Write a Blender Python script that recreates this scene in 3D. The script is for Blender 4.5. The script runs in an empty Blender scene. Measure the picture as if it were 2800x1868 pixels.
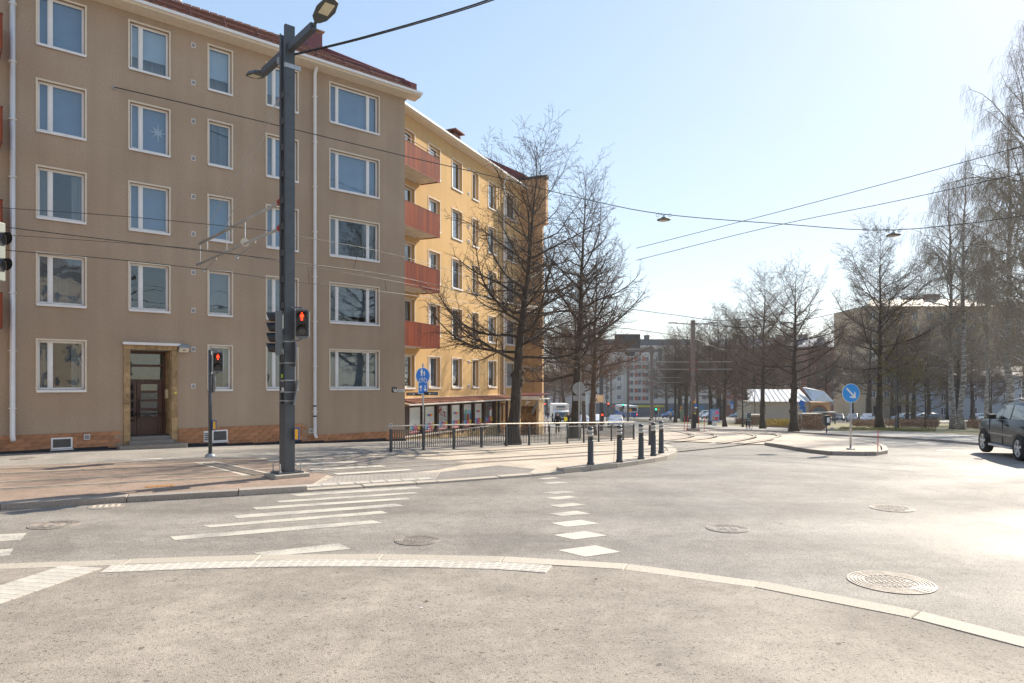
import bpy, bmesh, math, random
from mathutils import Vector, Matrix
sc = bpy.context.scene
C = sc.collection
V = Vector
PI = math.pi
# ---------------------------------------------------------------- camera
F, CX, HY, HC = 1866.7, 1400.0, 1048.0, 2.3      # focal length in photo pixels, principal column, horizon row, eye height
cam = bpy.data.objects.new('camera', bpy.data.cameras.new('camera')); C.objects.link(cam)
cam.location = (0, 0, HC); cam.rotation_euler = (PI/2, 0, 0)
cam.data.sensor_width = 36; cam.data.lens = 24.0
cam.data.shift_y = (HY-934)/2800.0
cam.data.clip_start = 0.1; cam.data.clip_end = 6000
sc.camera = cam
# ---------------------------------------------------------------- sky, sun, exposure
AZ, EL = math.radians(46.0), math.radians(36.0)
SUN = V((math.sin(AZ)*math.cos(EL), math.cos(AZ)*math.cos(EL), math.sin(EL)))
w = bpy.data.worlds.new('World'); sc.world = w; w.use_nodes = True
nt = w.node_tree; nt.nodes.clear()
sky = nt.nodes.new('ShaderNodeTexSky'); sky.sky_type = 'NISHITA'; sky.sun_disc = False
sky.sun_elevation = EL; sky.sun_rotation = AZ; sky.altitude = 100; sky.air_density = 1.0; sky.dust_density = 0.35; sky.ozone_density = 1.0
bg = nt.nodes.new('ShaderNodeBackground'); bg.inputs[1].default_value = 0.115
wo = nt.nodes.new('ShaderNodeOutputWorld')
# the camera's shoulder: bright sky rolls off towards white instead of clipping, over the whole dome
GAIN, SHOULDER = 2.7, 8.6
NN = nt.nodes.new
def mth(op, a, b):
    q = NN('ShaderNodeMath'); q.operation = op
    for k, v in ((0, a), (1, b)):
        if isinstance(v, float): q.inputs[k].default_value = v
        else: nt.links.new(v, q.inputs[k])
    return q.outputs[0]
sp = NN('ShaderNodeSeparateColor'); nt.links.new(sky.outputs[0], sp.inputs[0])
pk = mth('MULTIPLY', mth('MAXIMUM', mth('MAXIMUM', sp.outputs[0], sp.outputs[1]), sp.outputs[2]), GAIN)
kf = mth('DIVIDE', GAIN*SHOULDER, mth('ADD', pk, SHOULDER))
vs_ = NN('ShaderNodeVectorMath'); vs_.operation = 'SCALE'; nt.links.new(sky.outputs[0], vs_.inputs[0]); nt.links.new(kf, vs_.inputs['Scale'])
def vm(op, a, b):
    q = NN('ShaderNodeVectorMath'); q.operation = op; nt.links.new(a, q.inputs[0])
    if isinstance(b, float): q.inputs[1].default_value = (b, b, b)
    else: nt.links.new(b, q.inputs[1])
    return q.outputs[0]
cg = vm('MULTIPLY', sky.outputs[0], GAIN); pc = vm('DIVIDE', vm('MULTIPLY', cg, SHOULDER), vm('ADD', cg, SHOULDER))
cs = vm('ADD', vm('MULTIPLY', pc, .5), vm('MULTIPLY', vs_.outputs[0], .5))
nt.links.new(cs, bg.inputs[0]); nt.links.new(bg.outputs[0], wo.inputs[0])
sl = bpy.data.lights.new('sun', 'SUN'); sl.energy = 4.9; sl.angle = math.radians(0.53); sl.color = (1.0, 0.91, 0.77)
so = bpy.data.objects.new('sun', sl); C.objects.link(so); so.location = (0, 0, 60)
so.rotation_euler = (-SUN).to_track_quat('-Z', 'Y').to_euler()
sc.view_settings.view_transform = 'Standard'; sc.view_settings.look = 'None'
sc.view_settings.exposure = 0.78; sc.view_settings.gamma = 1; sc.view_settings.use_curve_mapping = False
sc.cycles.use_denoising = True
sc.cycles.max_bounces = 6; sc.cycles.transparent_max_bounces = 16
# ---------------------------------------------------------------- ground height and pixel -> place
KN = [(-400, 0), (19, 0), (22, -.03), (25, -.13), (28, -.27), (31, -.42), (35, -.62), (40, -.88), (46, -1.2), (53, -1.56), (60, -1.93),
      (77, -2.78), (100, -3.75), (145, -5.35), (225, -8.7), (420, -16.2), (1500, -17)]
def zg(y):
    for (a, za), (b, zb) in zip(KN, KN[1:]):
        if y <= b: return za+(zb-za)*(y-a)/(b-a)
    return KN[-1][1]
def P(px, py, y): return V(((px-CX)/F*y, y, HC+(HY-py)/F*y))
def G(px, py, up=0.0):
    """the point of the ground (raised by up) that the pixel looks at"""
    k = (py-HY)/F; lo, hi = 1.0, 1450.0
    y = lo
    while y < hi:
        y2 = y*1.02
        if HC-k*y2 < zg(y2)+up:
            for _ in range(40):
                m = (y+y2)/2
                if HC-k*m < zg(m)+up: y2 = m
                else: y = m
            break
        y = y2
    return V(((px-CX)/F*y, y, zg(y)+up))
# ---------------------------------------------------------------- materials
MT = {}
def M(name, col, rough=.8, metal=0.0, var=.12, scale=3.0, bump=0.0, bscale=80.0, spec=.5, rnd=0.0, emit=0.0, col2=None, stretch=None, coat=0.0, detail=5):
    if name in MT: return MT[name]
    m = bpy.data.materials.new(name); m.use_nodes = True; MT[name] = m
    t = m.node_tree; b = t.nodes['Principled BSDF']; L = t.links.new
    b.inputs['Roughness'].default_value = rough; b.inputs['Metallic'].default_value = metal
    b.inputs['Specular IOR Level'].default_value = spec; b.inputs['Coat Weight'].default_value = coat
    tc = t.nodes.new('ShaderNodeTexCoord'); src = tc.outputs['Object']
    if stretch:
        mp = t.nodes.new('ShaderNodeMapping'); mp.inputs['Scale'].default_value = stretch
        L(src, mp.inputs[0]); src = mp.outputs[0]
    n = t.nodes.new('ShaderNodeTexNoise'); n.inputs['Scale'].default_value = scale; n.inputs['Detail'].default_value = detail
    L(src, n.inputs['Vector'])
    r = t.nodes.new('ShaderNodeMapRange'); r.inputs[1].default_value = .3; r.inputs[2].default_value = .7
    L(n.outputs['Fac'], r.inputs[0])
    mx = t.nodes.new('ShaderNodeMix'); mx.data_type = 'RGBA'
    a2 = col2 if col2 else tuple(min(1, c*(1+var)) for c in col); a1 = col if col2 else tuple(c*(1-var) for c in col)
    mx.inputs[6].default_value = (*a1, 1); mx.inputs[7].default_value = (*a2, 1)
    L(r.outputs[0], mx.inputs[0]); out = mx.outputs[2]
    if rnd:
        oi = t.nodes.new('ShaderNodeObjectInfo'); hs = t.nodes.new('ShaderNodeHueSaturation')
        rr = t.nodes.new('ShaderNodeMapRange'); rr.inputs[3].default_value = 1-rnd; rr.inputs[4].default_value = 1+rnd
        L(oi.outputs['Random'], rr.inputs[0]); L(rr.outputs[0], hs.inputs['Value']); L(out, hs.inputs['Color']); out = hs.outputs[0]
    L(out, b.inputs['Base Color'])
    if bump:
        n2 = t.nodes.new('ShaderNodeTexNoise'); n2.inputs['Scale'].default_value = bscale; n2.inputs['Detail'].default_value = 3
        L(src, n2.inputs['Vector'])
        bp = t.nodes.new('ShaderNodeBump'); bp.inputs['Strength'].default_value = bump; bp.inputs['Distance'].default_value = .01
        L(n2.outputs['Fac'], bp.inputs['Height']); L(bp.outputs[0], b.inputs['Normal'])
    if emit:
        L(out, b.inputs['Emission Color']); b.inputs['Emission Strength'].default_value = emit
    return m
def asphalt(name, col, grain=.5, rough=.62, patch=.16, gscale=95, bump=.32, warm=(1.04, 1, .94), cracks=1.0, spec=.5, pit=1.0, tracks=0.0):
    """aggregate grain, larger worn patches and hairline cracks; bumps give the sunward sheen"""
    m = bpy.data.materials.new(name); m.use_nodes = True; MT[name] = m
    t = m.node_tree; b = t.nodes['Principled BSDF']; L = t.links.new; N = t.nodes.new
    tc = N('ShaderNodeTexCoord').outputs['Object']
    def noise(s, d=4, dist=0):
        n = N('ShaderNodeTexNoise'); n.inputs['Scale'].default_value = s; n.inputs['Detail'].default_value = d
        n.inputs['Distortion'].default_value = dist; L(tc, n.inputs['Vector']); return n.outputs['Fac']
    def rng(x, a, bb, c, d):
        r = N('ShaderNodeMapRange'); r.inputs[1].default_value = a; r.inputs[2].default_value = bb; r.inputs[3].default_value = c; r.inputs[4].default_value = d
        L(x, r.inputs[0]); return r.outputs[0]
    def mul(x, y):
        q = N('ShaderNodeMath'); q.operation = 'MULTIPLY'; L(x, q.inputs[0]); L(y, q.inputs[1]); return q.outputs[0]
    vo = N('ShaderNodeTexVoronoi'); vo.inputs['Scale'].default_value = gscale; L(tc, vo.inputs['Vector'])
    g1 = rng(vo.outputs['Color'], 0, 1, 1-grain*.55, 1+grain*.55)
    g2 = rng(noise(gscale*.45, 3), .36, .62, 1-grain*.35, 1+grain*.2)
    pt = rng(noise(.55, 5, .6), .3, .7, 1-patch, 1+patch)
    pt2 = rng(noise(2.6, 4, .3), .3, .7, 1-patch*.55, 1+patch*.55)
    mpt = N('ShaderNodeMapping'); mpt.inputs['Rotation'].default_value = (0, 0, math.radians(-24)); mpt.inputs['Scale'].default_value = (.06, .75, 1); L(tc, mpt.inputs[0])
    ntk = N('ShaderNodeTexNoise'); ntk.inputs['Scale'].default_value = 1.0; ntk.inputs['Detail'].default_value = 4; ntk.inputs['Distortion'].default_value = .4; L(mpt.outputs[0], ntk.inputs['Vector'])
    pt = mul(pt, rng(ntk.outputs['Fac'], .36, .62, 1-tracks, 1+tracks*.5))
    ck = N('ShaderNodeTexVoronoi'); ck.feature = 'DISTANCE_TO_EDGE'; ck.inputs['Scale'].default_value = .22
    wv = N('ShaderNodeVectorMath'); wv.operation = 'ADD'
    nz = N('ShaderNodeTexNoise'); nz.inputs['Scale'].default_value = 1.3; nz.inputs['Detail'].default_value = 5; L(tc, nz.inputs['Vector'])
    L(tc, wv.inputs[0]); L(nz.outputs['Color'], wv.inputs[1]); L(wv.outputs[0], ck.inputs['Vector'])
    cr = rng(ck.outputs['Distance'], .0, .003, 1-.35*cracks, 1.0)
    k = mul(mul(mul(g1, g2), mul(pt, pt2)), cr)
    sp = rng(noise(9, 2), .71, .73, 1.0, .5); k = mul(k, sp)
    pits = rng(noise(gscale*.42, 2), .60, .66, 1.0, 1-.55*pit); k = mul(k, mul(pits, rng(noise(6, 3), .35, .65, 1-.07, 1+.07)))
    hs = N('ShaderNodeHueSaturation'); hs.inputs['Color'].default_value = (col[0]*warm[0], col[1]*warm[1], col[2]*warm[2], 1); L(k, hs.inputs['Value'])
    L(hs.outputs[0], b.inputs['Base Color'])
    rr = rng(noise(.35, 4, .8), .35, .65, rough-.10, rough+.10); L(rr, b.inputs['Roughness'])
    b.inputs['Specular IOR Level'].default_value = spec
    bp = N('ShaderNodeBump'); bp.inputs['Strength'].default_value = bump; bp.inputs['Distance'].default_value = .012
    bh = N('ShaderNodeMath'); bh.operation = 'ADD'; L(vo.outputs['Distance'], bh.inputs[0]); L(noise(gscale*.9, 3), bh.inputs[1])
    L(bh.outputs[0], bp.inputs['Height']); L(bp.outputs[0], b.inputs['Normal'])
    return m
def brickmat(name, c1, c2, mortar, bw, bh, rough=.85, ms=.008, rot=0.0):
    """for pavers too far away to tell apart"""
    m = bpy.data.materials.new(name); m.use_nodes = True; MT[name] = m
    t = m.node_tree; b = t.nodes['Principled BSDF']; L = t.links.new; N = t.nodes.new
    tc = N('ShaderNodeTexCoord'); mp = N('ShaderNodeMapping'); mp.inputs['Rotation'].default_value = (0, 0, rot); L(tc.outputs['Object'], mp.inputs[0])
    br = N('ShaderNodeTexBrick'); br.inputs['Scale'].default_value = 1; br.inputs['Brick Width'].default_value = bw; br.inputs['Row Height'].default_value = bh
    br.inputs['Mortar Size'].default_value = ms; br.inputs['Color1'].default_value = (*c1, 1); br.inputs['Color2'].default_value = (*c2, 1); br.inputs['Mortar'].default_value = (*mortar, 1)
    L(mp.outputs[0], br.inputs[0])
    n = N('ShaderNodeTexNoise'); n.inputs['Scale'].default_value = .9; n.inputs['Detail'].default_value = 6; L(tc.outputs['Object'], n.inputs['Vector'])
    r = N('ShaderNodeMapRange'); r.inputs[1].default_value = .3; r.inputs[2].default_value = .7; r.inputs[3].default_value = .78; r.inputs[4].default_value = 1.15; L(n.outputs['Fac'], r.inputs[0])
    hs = N('ShaderNodeHueSaturation'); L(br.outputs['Color'], hs.inputs['Color']); L(r.outputs[0], hs.inputs['Value']); L(hs.outputs[0], b.inputs['Base Color'])
    b.inputs['Roughness'].default_value = rough
    bp = N('ShaderNodeBump'); bp.inputs['Strength'].default_value = .5; bp.inputs['Distance'].default_value = .01; L(br.outputs['Fac'], bp.inputs['Height']); bp.invert = True; L(bp.outputs[0], b.inputs['Normal'])
    return m
def glassmat(name, tint=(.66, .74, .79), ior=2.1, gloss=(.92, .97, 1.0), wobble=.03):
    m = bpy.data.materials.new(name); m.use_nodes = True; MT[name] = m
    t = m.node_tree; t.nodes.clear(); L = t.links.new; N = t.nodes.new
    o = N('ShaderNodeOutputMaterial'); mx = N('ShaderNodeMixShader'); tr = N('ShaderNodeBsdfTransparent'); gl = N('ShaderNodeBsdfGlossy'); lw = N('ShaderNodeLayerWeight')
    tr.inputs[0].default_value = (*tint, 1); gl.inputs[0].default_value = (*gloss, 1); gl.inputs['Roughness'].default_value = .015; lw.inputs[0].default_value = .5
    tc = N('ShaderNodeTexCoord'); n = N('ShaderNodeTexNoise'); n.inputs['Scale'].default_value = 1.4; L(tc.outputs['Object'], n.inputs['Vector'])
    bp = N('ShaderNodeBump'); bp.inputs['Strength'].default_value = wobble; bp.inputs['Distance'].default_value = .2; L(n.outputs['Fac'], bp.inputs['Height']); L(bp.outputs[0], gl.inputs['Normal'])
    f0 = ((ior-1)/(ior+1))**2
    p5 = N('ShaderNodeMath'); p5.operation = 'POWER'; p5.inputs[1].default_value = 5; L(lw.outputs['Facing'], p5.inputs[0])
    fa = N('ShaderNodeMath'); fa.operation = 'MULTIPLY_ADD'; fa.inputs[1].default_value = 1-f0; fa.inputs[2].default_value = f0; L(p5.outputs[0], fa.inputs[0])
    L(fa.outputs[0], mx.inputs[0]); L(tr.outputs[0], mx.inputs[1]); L(gl.outputs[0], mx.inputs[2]); L(mx.outputs[0], o.inputs[0])
    return m
def stripemat(name, c1, c2, axis, period, rough=.6, bump=.0, duty=.5):
    m = bpy.data.materials.new(name); m.use_nodes = True; MT[name] = m
    t = m.node_tree; b = t.nodes['Principled BSDF']; L = t.links.new; N = t.nodes.new
    tc = N('ShaderNodeTexCoord'); sx = N('ShaderNodeSeparateXYZ'); L(tc.outputs['Object'], sx.inputs[0])
    d = N('ShaderNodeMath'); d.operation = 'DIVIDE'; d.inputs[1].default_value = period; L(sx.outputs[axis], d.inputs[0])
    fr = N('ShaderNodeMath'); fr.operation = 'FRACT'; L(d.outputs[0], fr.inputs[0])
    g = N('ShaderNodeMath'); g.operation = 'GREATER_THAN'; g.inputs[1].default_value = duty; L(fr.outputs[0], g.inputs[0])
    mx = N('ShaderNodeMix'); mx.data_type = 'RGBA'; mx.inputs[6].default_value = (*c1, 1); mx.inputs[7].default_value = (*c2, 1); L(g.outputs[0], mx.inputs[0])
    n = N('ShaderNodeTexNoise'); n.inputs['Scale'].default_value = 1.1; L(tc.outputs['Object'], n.inputs['Vector'])
    r = N('ShaderNodeMapRange'); r.inputs[3].default_value = .75; r.inputs[4].default_value = 1.2; L(n.outputs['Fac'], r.inputs[0])
    hs = N('ShaderNodeHueSaturation'); L(mx.outputs[2], hs.inputs['Color']); L(r.outputs[0], hs.inputs['Value']); L(hs.outputs[0], b.inputs['Base Color'])
    b.inputs['Roughness'].default_value = rough
    return m
# ---------------------------------------------------------------- building meshes and objects
class MB:
    def __init__(s): s.v = []; s.f = []; s.m = []
    def add(s, vs, fs, mi=0):
        k = len(s.v); s.v += [tuple(v) for v in vs]; s.f += [tuple(i+k for i in f) for f in fs]; s.m += [mi]*len(fs); return s
    def b2(s, x0, x1, y0, y1, z0, z1, mi=0, X=None):
        vs = [V((x, y, z)) for z in (z0, z1) for y in (y0, y1) for x in (x0, x1)]
        if X is not None: vs = [X @ v for v in vs]
        return s.add(vs, [(0, 2, 3, 1), (4, 5, 7, 6), (0, 1, 5, 4), (2, 6, 7, 3), (0, 4, 6, 2), (1, 3, 7, 5)], mi)
    def quad(s, a, b, c, d, mi=0): return s.add([a, b, c, d], [(0, 1, 2, 3)], mi)
    def prism(s, pts, vec, mi=0):
        n = len(pts); vec = V(vec); p = [V(q) for q in pts]
        return s.add(p+[q+vec for q in p], [tuple(range(n))[::-1], tuple(range(n, 2*n))]+[(i, (i+1) % n, (i+1) % n+n, i+n) for i in range(n)], mi)
    def tube(s, pts, r, n=8, mi=0, cap=True):
        pts = [V(p) for p in pts]; k = len(s.v); m = len(pts)
        rs = r if isinstance(r, (list, tuple)) else [r]*m
        ref = None
        for i, p in enumerate(pts):
            d = (pts[min(i+1, m-1)]-pts[max(i-1, 0)]).normalized()
            if ref is None: ref = V((0, 0, 1)) if abs(d.z) < .9 else V((1, 0, 0))
            a = d.cross(ref).normalized(); b = d.cross(a).normalized(); ref = a.cross(d)
            for j in range(n):
                q = 2*PI*j/n; s.v.append(tuple(p+(a*math.cos(q)+b*math.sin(q))*rs[i]))
        for i in range(m-1):
            for j in range(n):
                s.f.append((k+i*n+j, k+i*n+(j+1) % n, k+(i+1)*n+(j+1) % n, k+(i+1)*n+j)); s.m.append(mi)
        if cap:
            s.f += [tuple(k+j for j in range(n))[::-1], tuple(k+(m-1)*n+j for j in range(n))]; s.m += [mi, mi]
        return s
    def lathe(s, prof, c=(0, 0, 0), n=16, axis='z', mi=0, cap=True):
        k = len(s.v); m = len(prof); c = V(c)
        for (r, h) in prof:
            for j in range(n):
                q = 2*PI*j/n; x, y = r*math.cos(q), r*math.sin(q)
                v = (x, y, h) if axis == 'z' else ((h, x, y) if axis == 'x' else (x, h, y)); s.v.append(tuple(c+V(v)))
        for i in range(m-1):
            for j in range(n): s.f.append((k+i*n+j, k+i*n+(j+1) % n, k+(i+1)*n+(j+1) % n, k+(i+1)*n+j)); s.m.append(mi)
        if cap: s.f += [tuple(k+j for j in range(n))[::-1], tuple(k+(m-1)*n+j for j in range(n))]; s.m += [mi, mi]
        return s
    def mesh(s, name, mats, smooth=False):
        me = bpy.data.meshes.new(name); me.from_pydata(s.v, [], s.f)
        for q in (mats if isinstance(mats, (list, tuple)) else [mats]):
            if q: me.materials.append(q)
        me.polygons.foreach_set('material_index', s.m)
        if smooth: me.polygons.foreach_set('use_smooth', [True]*len(s.f))
        bm = bmesh.new(); bm.from_mesh(me); bmesh.ops.recalc_face_normals(bm, faces=bm.faces); bm.to_mesh(me); bm.free()
        me.update(); return me
    def build(s, name, mats, parent=None, smooth=False, bevel=0, **kw):
        o = put(name, s.mesh(name, mats, smooth), parent, **kw)
        if bevel:
            md = o.modifiers.new('bevel', 'BEVEL'); md.width = bevel; md.segments = 2; md.limit_method = 'ANGLE'
        return o
def put(name, me, parent=None, loc=None, rz=None):
    o = bpy.data.objects.new(name, me); C.objects.link(o)
    if parent: o.parent = parent
    if loc is not None: o.location = loc
    if rz is not None: o.rotation_euler = (0, 0, rz)
    return o
def tag(o, label, cat, group=None):
    o['label'] = label; o['category'] = cat
    if group: o['group'] = group
    return o
def T(name, label, cat, loc=(0, 0, 0), rz=0.0, group=None):
    o = bpy.data.objects.new(name, None); C.objects.link(o); o.location = loc; o.rotation_euler = (0, 0, rz); o.empty_display_size = .2
    return tag(o, label, cat, group)
def S(o, kind='structure'): o['kind'] = kind; return o
def kids(o): return [c for c in bpy.data.objects if c.parent == o]
def copy_tree(o, loc=None, rz=None, scale=None, label=None, parent=None, tree=None):
    if tree is None:
        tree = {}
        for q in bpy.data.objects:
            if q.parent: tree.setdefault(q.parent.name, []).append(q)
    c = o.copy(); C.objects.link(c)
    if parent: c.parent = parent
    if loc is not None: c.location = loc
    if rz is not None: c.rotation_euler = (0, 0, rz)
    if scale is not None: c.scale = scale if isinstance(scale, tuple) else (scale,)*3
    if label: c['label'] = label
    for ch in tree.get(o.name, []): copy_tree(ch, parent=c, tree=tree)
    return c
def text_mesh(s, size, depth=.002, align='CENTER'):
    cu = bpy.data.curves.new('t', 'FONT'); cu.body = s; cu.size = size; cu.extrude = depth; cu.align_x = align; cu.align_y = 'CENTER'; cu.resolution_u = 2
    o = bpy.data.objects.new('t', cu); C.objects.link(o)
    bpy.context.view_layer.update()
    me = bpy.data.meshes.new_from_object(o.evaluated_get(bpy.context.evaluated_depsgraph_get())); bpy.data.objects.remove(o); return me
def text(s, size, mat, parent, loc, rot=(PI/2, 0, 0), depth=.002, name='lettering', sx=1.0):
    me = text_mesh(s, size, depth); me.materials.clear(); me.materials.append(mat)
    o = put(name, me, parent, loc); o.rotation_euler = rot; o.scale = (sx, 1, 1); return o
class Frame:
    """a facade: x along it to the right, y into the building, z up"""
    def __init__(s, o, a): s.o = V((o[0], o[1], 0)); s.a = a; s.d = V((math.cos(a), math.sin(a), 0)); s.n = V((-math.sin(a), math.cos(a), 0))
    def uv(s, px, py, off=0.0):
        d = V(((px-CX)/F, 1, (HY-py)/F)); t = (s.n.dot(s.o)+off)/s.n.dot(d); p = d*t
        return (p-s.o).dot(s.d), HC+d.z*t
    def x(s, px, off=0.0): return s.uv(px, HY, off)[0]
    def w(s, x, y, z): q = s.o+s.d*x+s.n*y; return V((q.x, q.y, z))
def drape(name, pts, up, mat, kind='structure', parent=None, skirt=0.0):
    """a flat sheet cut to an outline and laid on the ground"""
    bm = bmesh.new(); vs = [bm.verts.new((p[0], p[1], 0)) for p in pts]; bm.faces.new(vs)
    bmesh.ops.triangulate(bm, faces=bm.faces[:])
    for y, _ in KN[1:-1]:
        bmesh.ops.bisect_plane(bm, geom=bm.verts[:]+bm.edges[:]+bm.faces[:], plane_co=(0, y, 0), plane_no=(0, 1, 0), dist=1e-5)
    if callable(up):
        for k in range(40):
            for co, no in (((RX0+k*.45, 0, 0), (1, 0, 0)), ((0, RY0+k*.4, 0), (0, 1, 0))):
                if k*.45 < 11 and (no[0] or k*.4 < 7): bmesh.ops.bisect_plane(bm, geom=bm.verts[:]+bm.edges[:]+bm.faces[:], plane_co=co, plane_no=no, dist=1e-5)
    for v in bm.verts: v.co.z = zg(v.co.y)+(up(v.co) if callable(up) else up)
    bmesh.ops.recalc_face_normals(bm, faces=bm.faces[:])
    if bm.faces and sum(f.normal.z for f in bm.faces) < 0: bmesh.ops.reverse_faces(bm, faces=bm.faces[:])
    if skirt:
        e = [q for q in bm.edges if q.is_boundary]
        r = bmesh.ops.extrude_edge_only(bm, edges=e)
        for v in [g for g in r['geom'] if isinstance(g, bmesh.types.BMVert)]: v.co.z -= skirt
    me = bpy.data.meshes.new(name); bm.to_mesh(me); bm.free(); me.materials.append(mat)
    o = put(name, me, parent)
    if kind and not parent: S(o, kind)
    return o
def px(lst, up=0.0): return [G(a, b, up) for a, b in lst]
def smooth_line(pts, n=6):
    """Catmull-Rom through points"""
    pts = [V(p) for p in pts]; out = []
    q = [pts[0]*2-pts[1]]+pts+[pts[-1]*2-pts[-2]]
    for i in range(1, len(q)-2):
        a, b, c, d = q[i-1:i+3]
        for k in range(n):
            t = k/n; out.append(.5*((2*b)+(c-a)*t+(2*a-5*b+4*c-d)*t*t+(3*b-a-3*c+d)*t**3))
    return out+[pts[-1]]
def resample(pts, step):
    out = [pts[0]]; acc = 0.0
    for a, b in zip(pts, pts[1:]):
        d = (b-a).length
        while d > 1e-6 and acc+d >= step:
            a = a+(b-a)*((step-acc)/d); out.append(a); d = (b-a).length; acc = 0.0
        acc += d
    if (out[-1]-pts[-1]).length > step*.3: out.append(pts[-1])
    return out
def side(pts, dist):
    """offset a ground polyline to its left"""
    out = []
    for i, p in enumerate(pts):
        d = pts[min(i+1, len(pts)-1)]-pts[max(i-1, 0)]; d = V((d.x, d.y, 0)).normalized(); n = V((-d.y, d.x, 0)); out.append(V((p.x, p.y, 0))+n*dist)
    return out
def ribbon(name, pts, wid, up, mat, parent=None, thick=0.0):
    a, b = side(pts, wid/2), side(pts, -wid/2); mb = MB(); n = len(pts)
    vs = [(p.x, p.y, zg(p.y)+up) for p in a]+[(p.x, p.y, zg(p.y)+up) for p in b]
    mb.add(vs, [(i, i+1, n+i+1, n+i) for i in range(n-1)])
    o = mb.build(name, mat, parent)
    return o
def kerb(name, pts, width, h, step, mat, parent=None, piece='kerb_stone', gap=.008, low=-.05, seed=1):
    """a row of kerb stones, each its own piece, along the outer edge pts; width to the left of the line"""
    rg = random.Random(seed)
    root = parent or S(put(name, None)); p = resample(pts, step); q = side(p, width)
    for i in range(len(p)-1):
        a, b, c, d = V((p[i].x, p[i].y, 0)), V((p[i+1].x, p[i+1].y, 0)), q[i+1], q[i]
        e = (b-a).normalized()*gap; f = (c-d).normalized()*gap
        a, b, c, d = a+e, b-e, c-f, d+f; dz = rg.uniform(-.006, .006); hh = h if not callable(h) else h(i/(len(p)-1))
        ctr = (a+b+c+d)/4; bz = zg(ctr.y)
        ins = .012
        def up(v, z): return V((v.x, v.y, zg(v.y)+z))-V((ctr.x, ctr.y, bz))
        m4 = [a, b, c, d]; cc = ctr
        top = [v+(cc-v).normalized()*ins for v in m4]
        vs = [up(v, low) for v in m4]+[up(v, hh-ins+dz) for v in m4]+[up(v, hh+dz) for v in top]
        mb = MB().add(vs, [(0, 1, 5, 4), (1, 2, 6, 5), (2, 3, 7, 6), (3, 0, 4, 7), (4, 5, 9, 8), (5, 6, 10, 9), (6, 7, 11, 10), (7, 4, 8, 11), (8, 9, 10, 11)])
        mb.build(piece, mat, root, loc=(ctr.x, ctr.y, bz))
    return root
# ================================================================ the ground
A_road = asphalt('asphalt_road', (.265, .248, .23), grain=.42, rough=.64, gscale=75, cracks=.35, spec=.25, tracks=.18)
A_fore = asphalt('asphalt_pavement', (.30, .272, .243), grain=.28, rough=.75, gscale=95, patch=.17, cracks=.10, spec=.25, pit=.85, tracks=.07)
A_red = asphalt('asphalt_red', (.31, .235, .19), grain=.4, rough=.75, patch=.14)
A_side = asphalt('asphalt_sidewalk', (.31, .295, .275), grain=.35, rough=.75)
A_dark = asphalt('asphalt_dark', (.225, .21, .20), grain=.35, rough=.75)
M_beige = brickmat('beige_pavers', (.56, .475, .375), (.51, .425, .335), (.33, .27, .215), .28, .14, rot=math.radians(31))
M_granite = M('granite', (.34, .30, .26), .8, var=.25, scale=40, bump=.5, bscale=60, rnd=.12)
M_kerbl = M('granite_light', (.45, .395, .325), .8, var=.22, scale=45, bump=.5, bscale=70, rnd=.08)
M_conc = M('concrete', (.52, .45, .365), .85, var=.15, scale=8, bump=.3)
M_white = M('road_paint', (.55, .50, .425), .75, var=.10, scale=14, bump=.3, bscale=120)
def paintmat():
    """worn road paint: chips and rubbed-off bits show the asphalt"""
    m = bpy.data.materials.new('road_paint_worn'); m.use_nodes = True
    t = m.node_tree; b = t.nodes['Principled BSDF']; L = t.links.new; N = t.nodes.new
    tc = N('ShaderNodeTexCoord').outputs['Object']
    n1 = N('ShaderNodeTexNoise'); n1.inputs['Scale'].default_value = 40; n1.inputs['Detail'].default_value = 6; L(tc, n1.inputs['Vector'])
    n2 = N('ShaderNodeTexNoise'); n2.inputs['Scale'].default_value = 1.7; n2.inputs['Detail'].default_value = 3; L(tc, n2.inputs['Vector'])
    a = N('ShaderNodeMath'); a.operation = 'MULTIPLY_ADD'; a.inputs[1].default_value = .9; L(n2.outputs['Fac'], a.inputs[0]); L(n1.outputs['Fac'], a.inputs[2])
    r = N('ShaderNodeMapRange'); r.inputs[1].default_value = .82; r.inputs[2].default_value = .98; L(a.outputs[0], r.inputs[0])
    mx = N('ShaderNodeMix'); mx.data_type = 'RGBA'; mx.inputs[6].default_value = (.33, .305, .275, 1); mx.inputs[7].default_value = (.53, .485, .41, 1)
    L(r.outputs[0], mx.inputs[0]); L(mx.outputs[2], b.inputs['Base Color']); b.inputs['Roughness'].default_value = .75
    bp = N('ShaderNodeBump'); bp.inputs['Strength'].default_value = .4; bp.inputs['Distance'].default_value = .006; L(n1.outputs['Fac'], bp.inputs['Height']); L(bp.outputs[0], b.inputs['Normal'])
    return m
M_paint = paintmat()
M_steel = M('rail_steel', (.45, .42, .38), .28, 1.0, var=.2, scale=6)
M_groove = M('rail_groove', (.17, .145, .12), .9)
M_grass = M('park_soil', (.20, .15, .09), .95, var=.0, scale=.35, col2=(.16, .17, .06), bump=.6, bscale=30)
M_iron = M('cast_iron', (.36, .315, .27), .5, .2, var=.3, scale=9, bump=.3, bscale=50)
# one sheet to the horizon
mb = MB(); ys = [-60, -20, -5]+[k for k, _ in KN[1:]]; xs = [-1200, -300, -60, -20, 0, 20, 60, 300, 1200]
for y in ys:
    for x in xs: mb.v.append((x, y, zg(y)))
nx = len(xs)
for i in range(len(ys)-1):
    for j in range(nx-1): mb.f.append((i*nx+j, i*nx+j+1, (i+1)*nx+j+1, (i+1)*nx+j)); mb.m.append(0)
S(mb.build('road', A_road))
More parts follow.
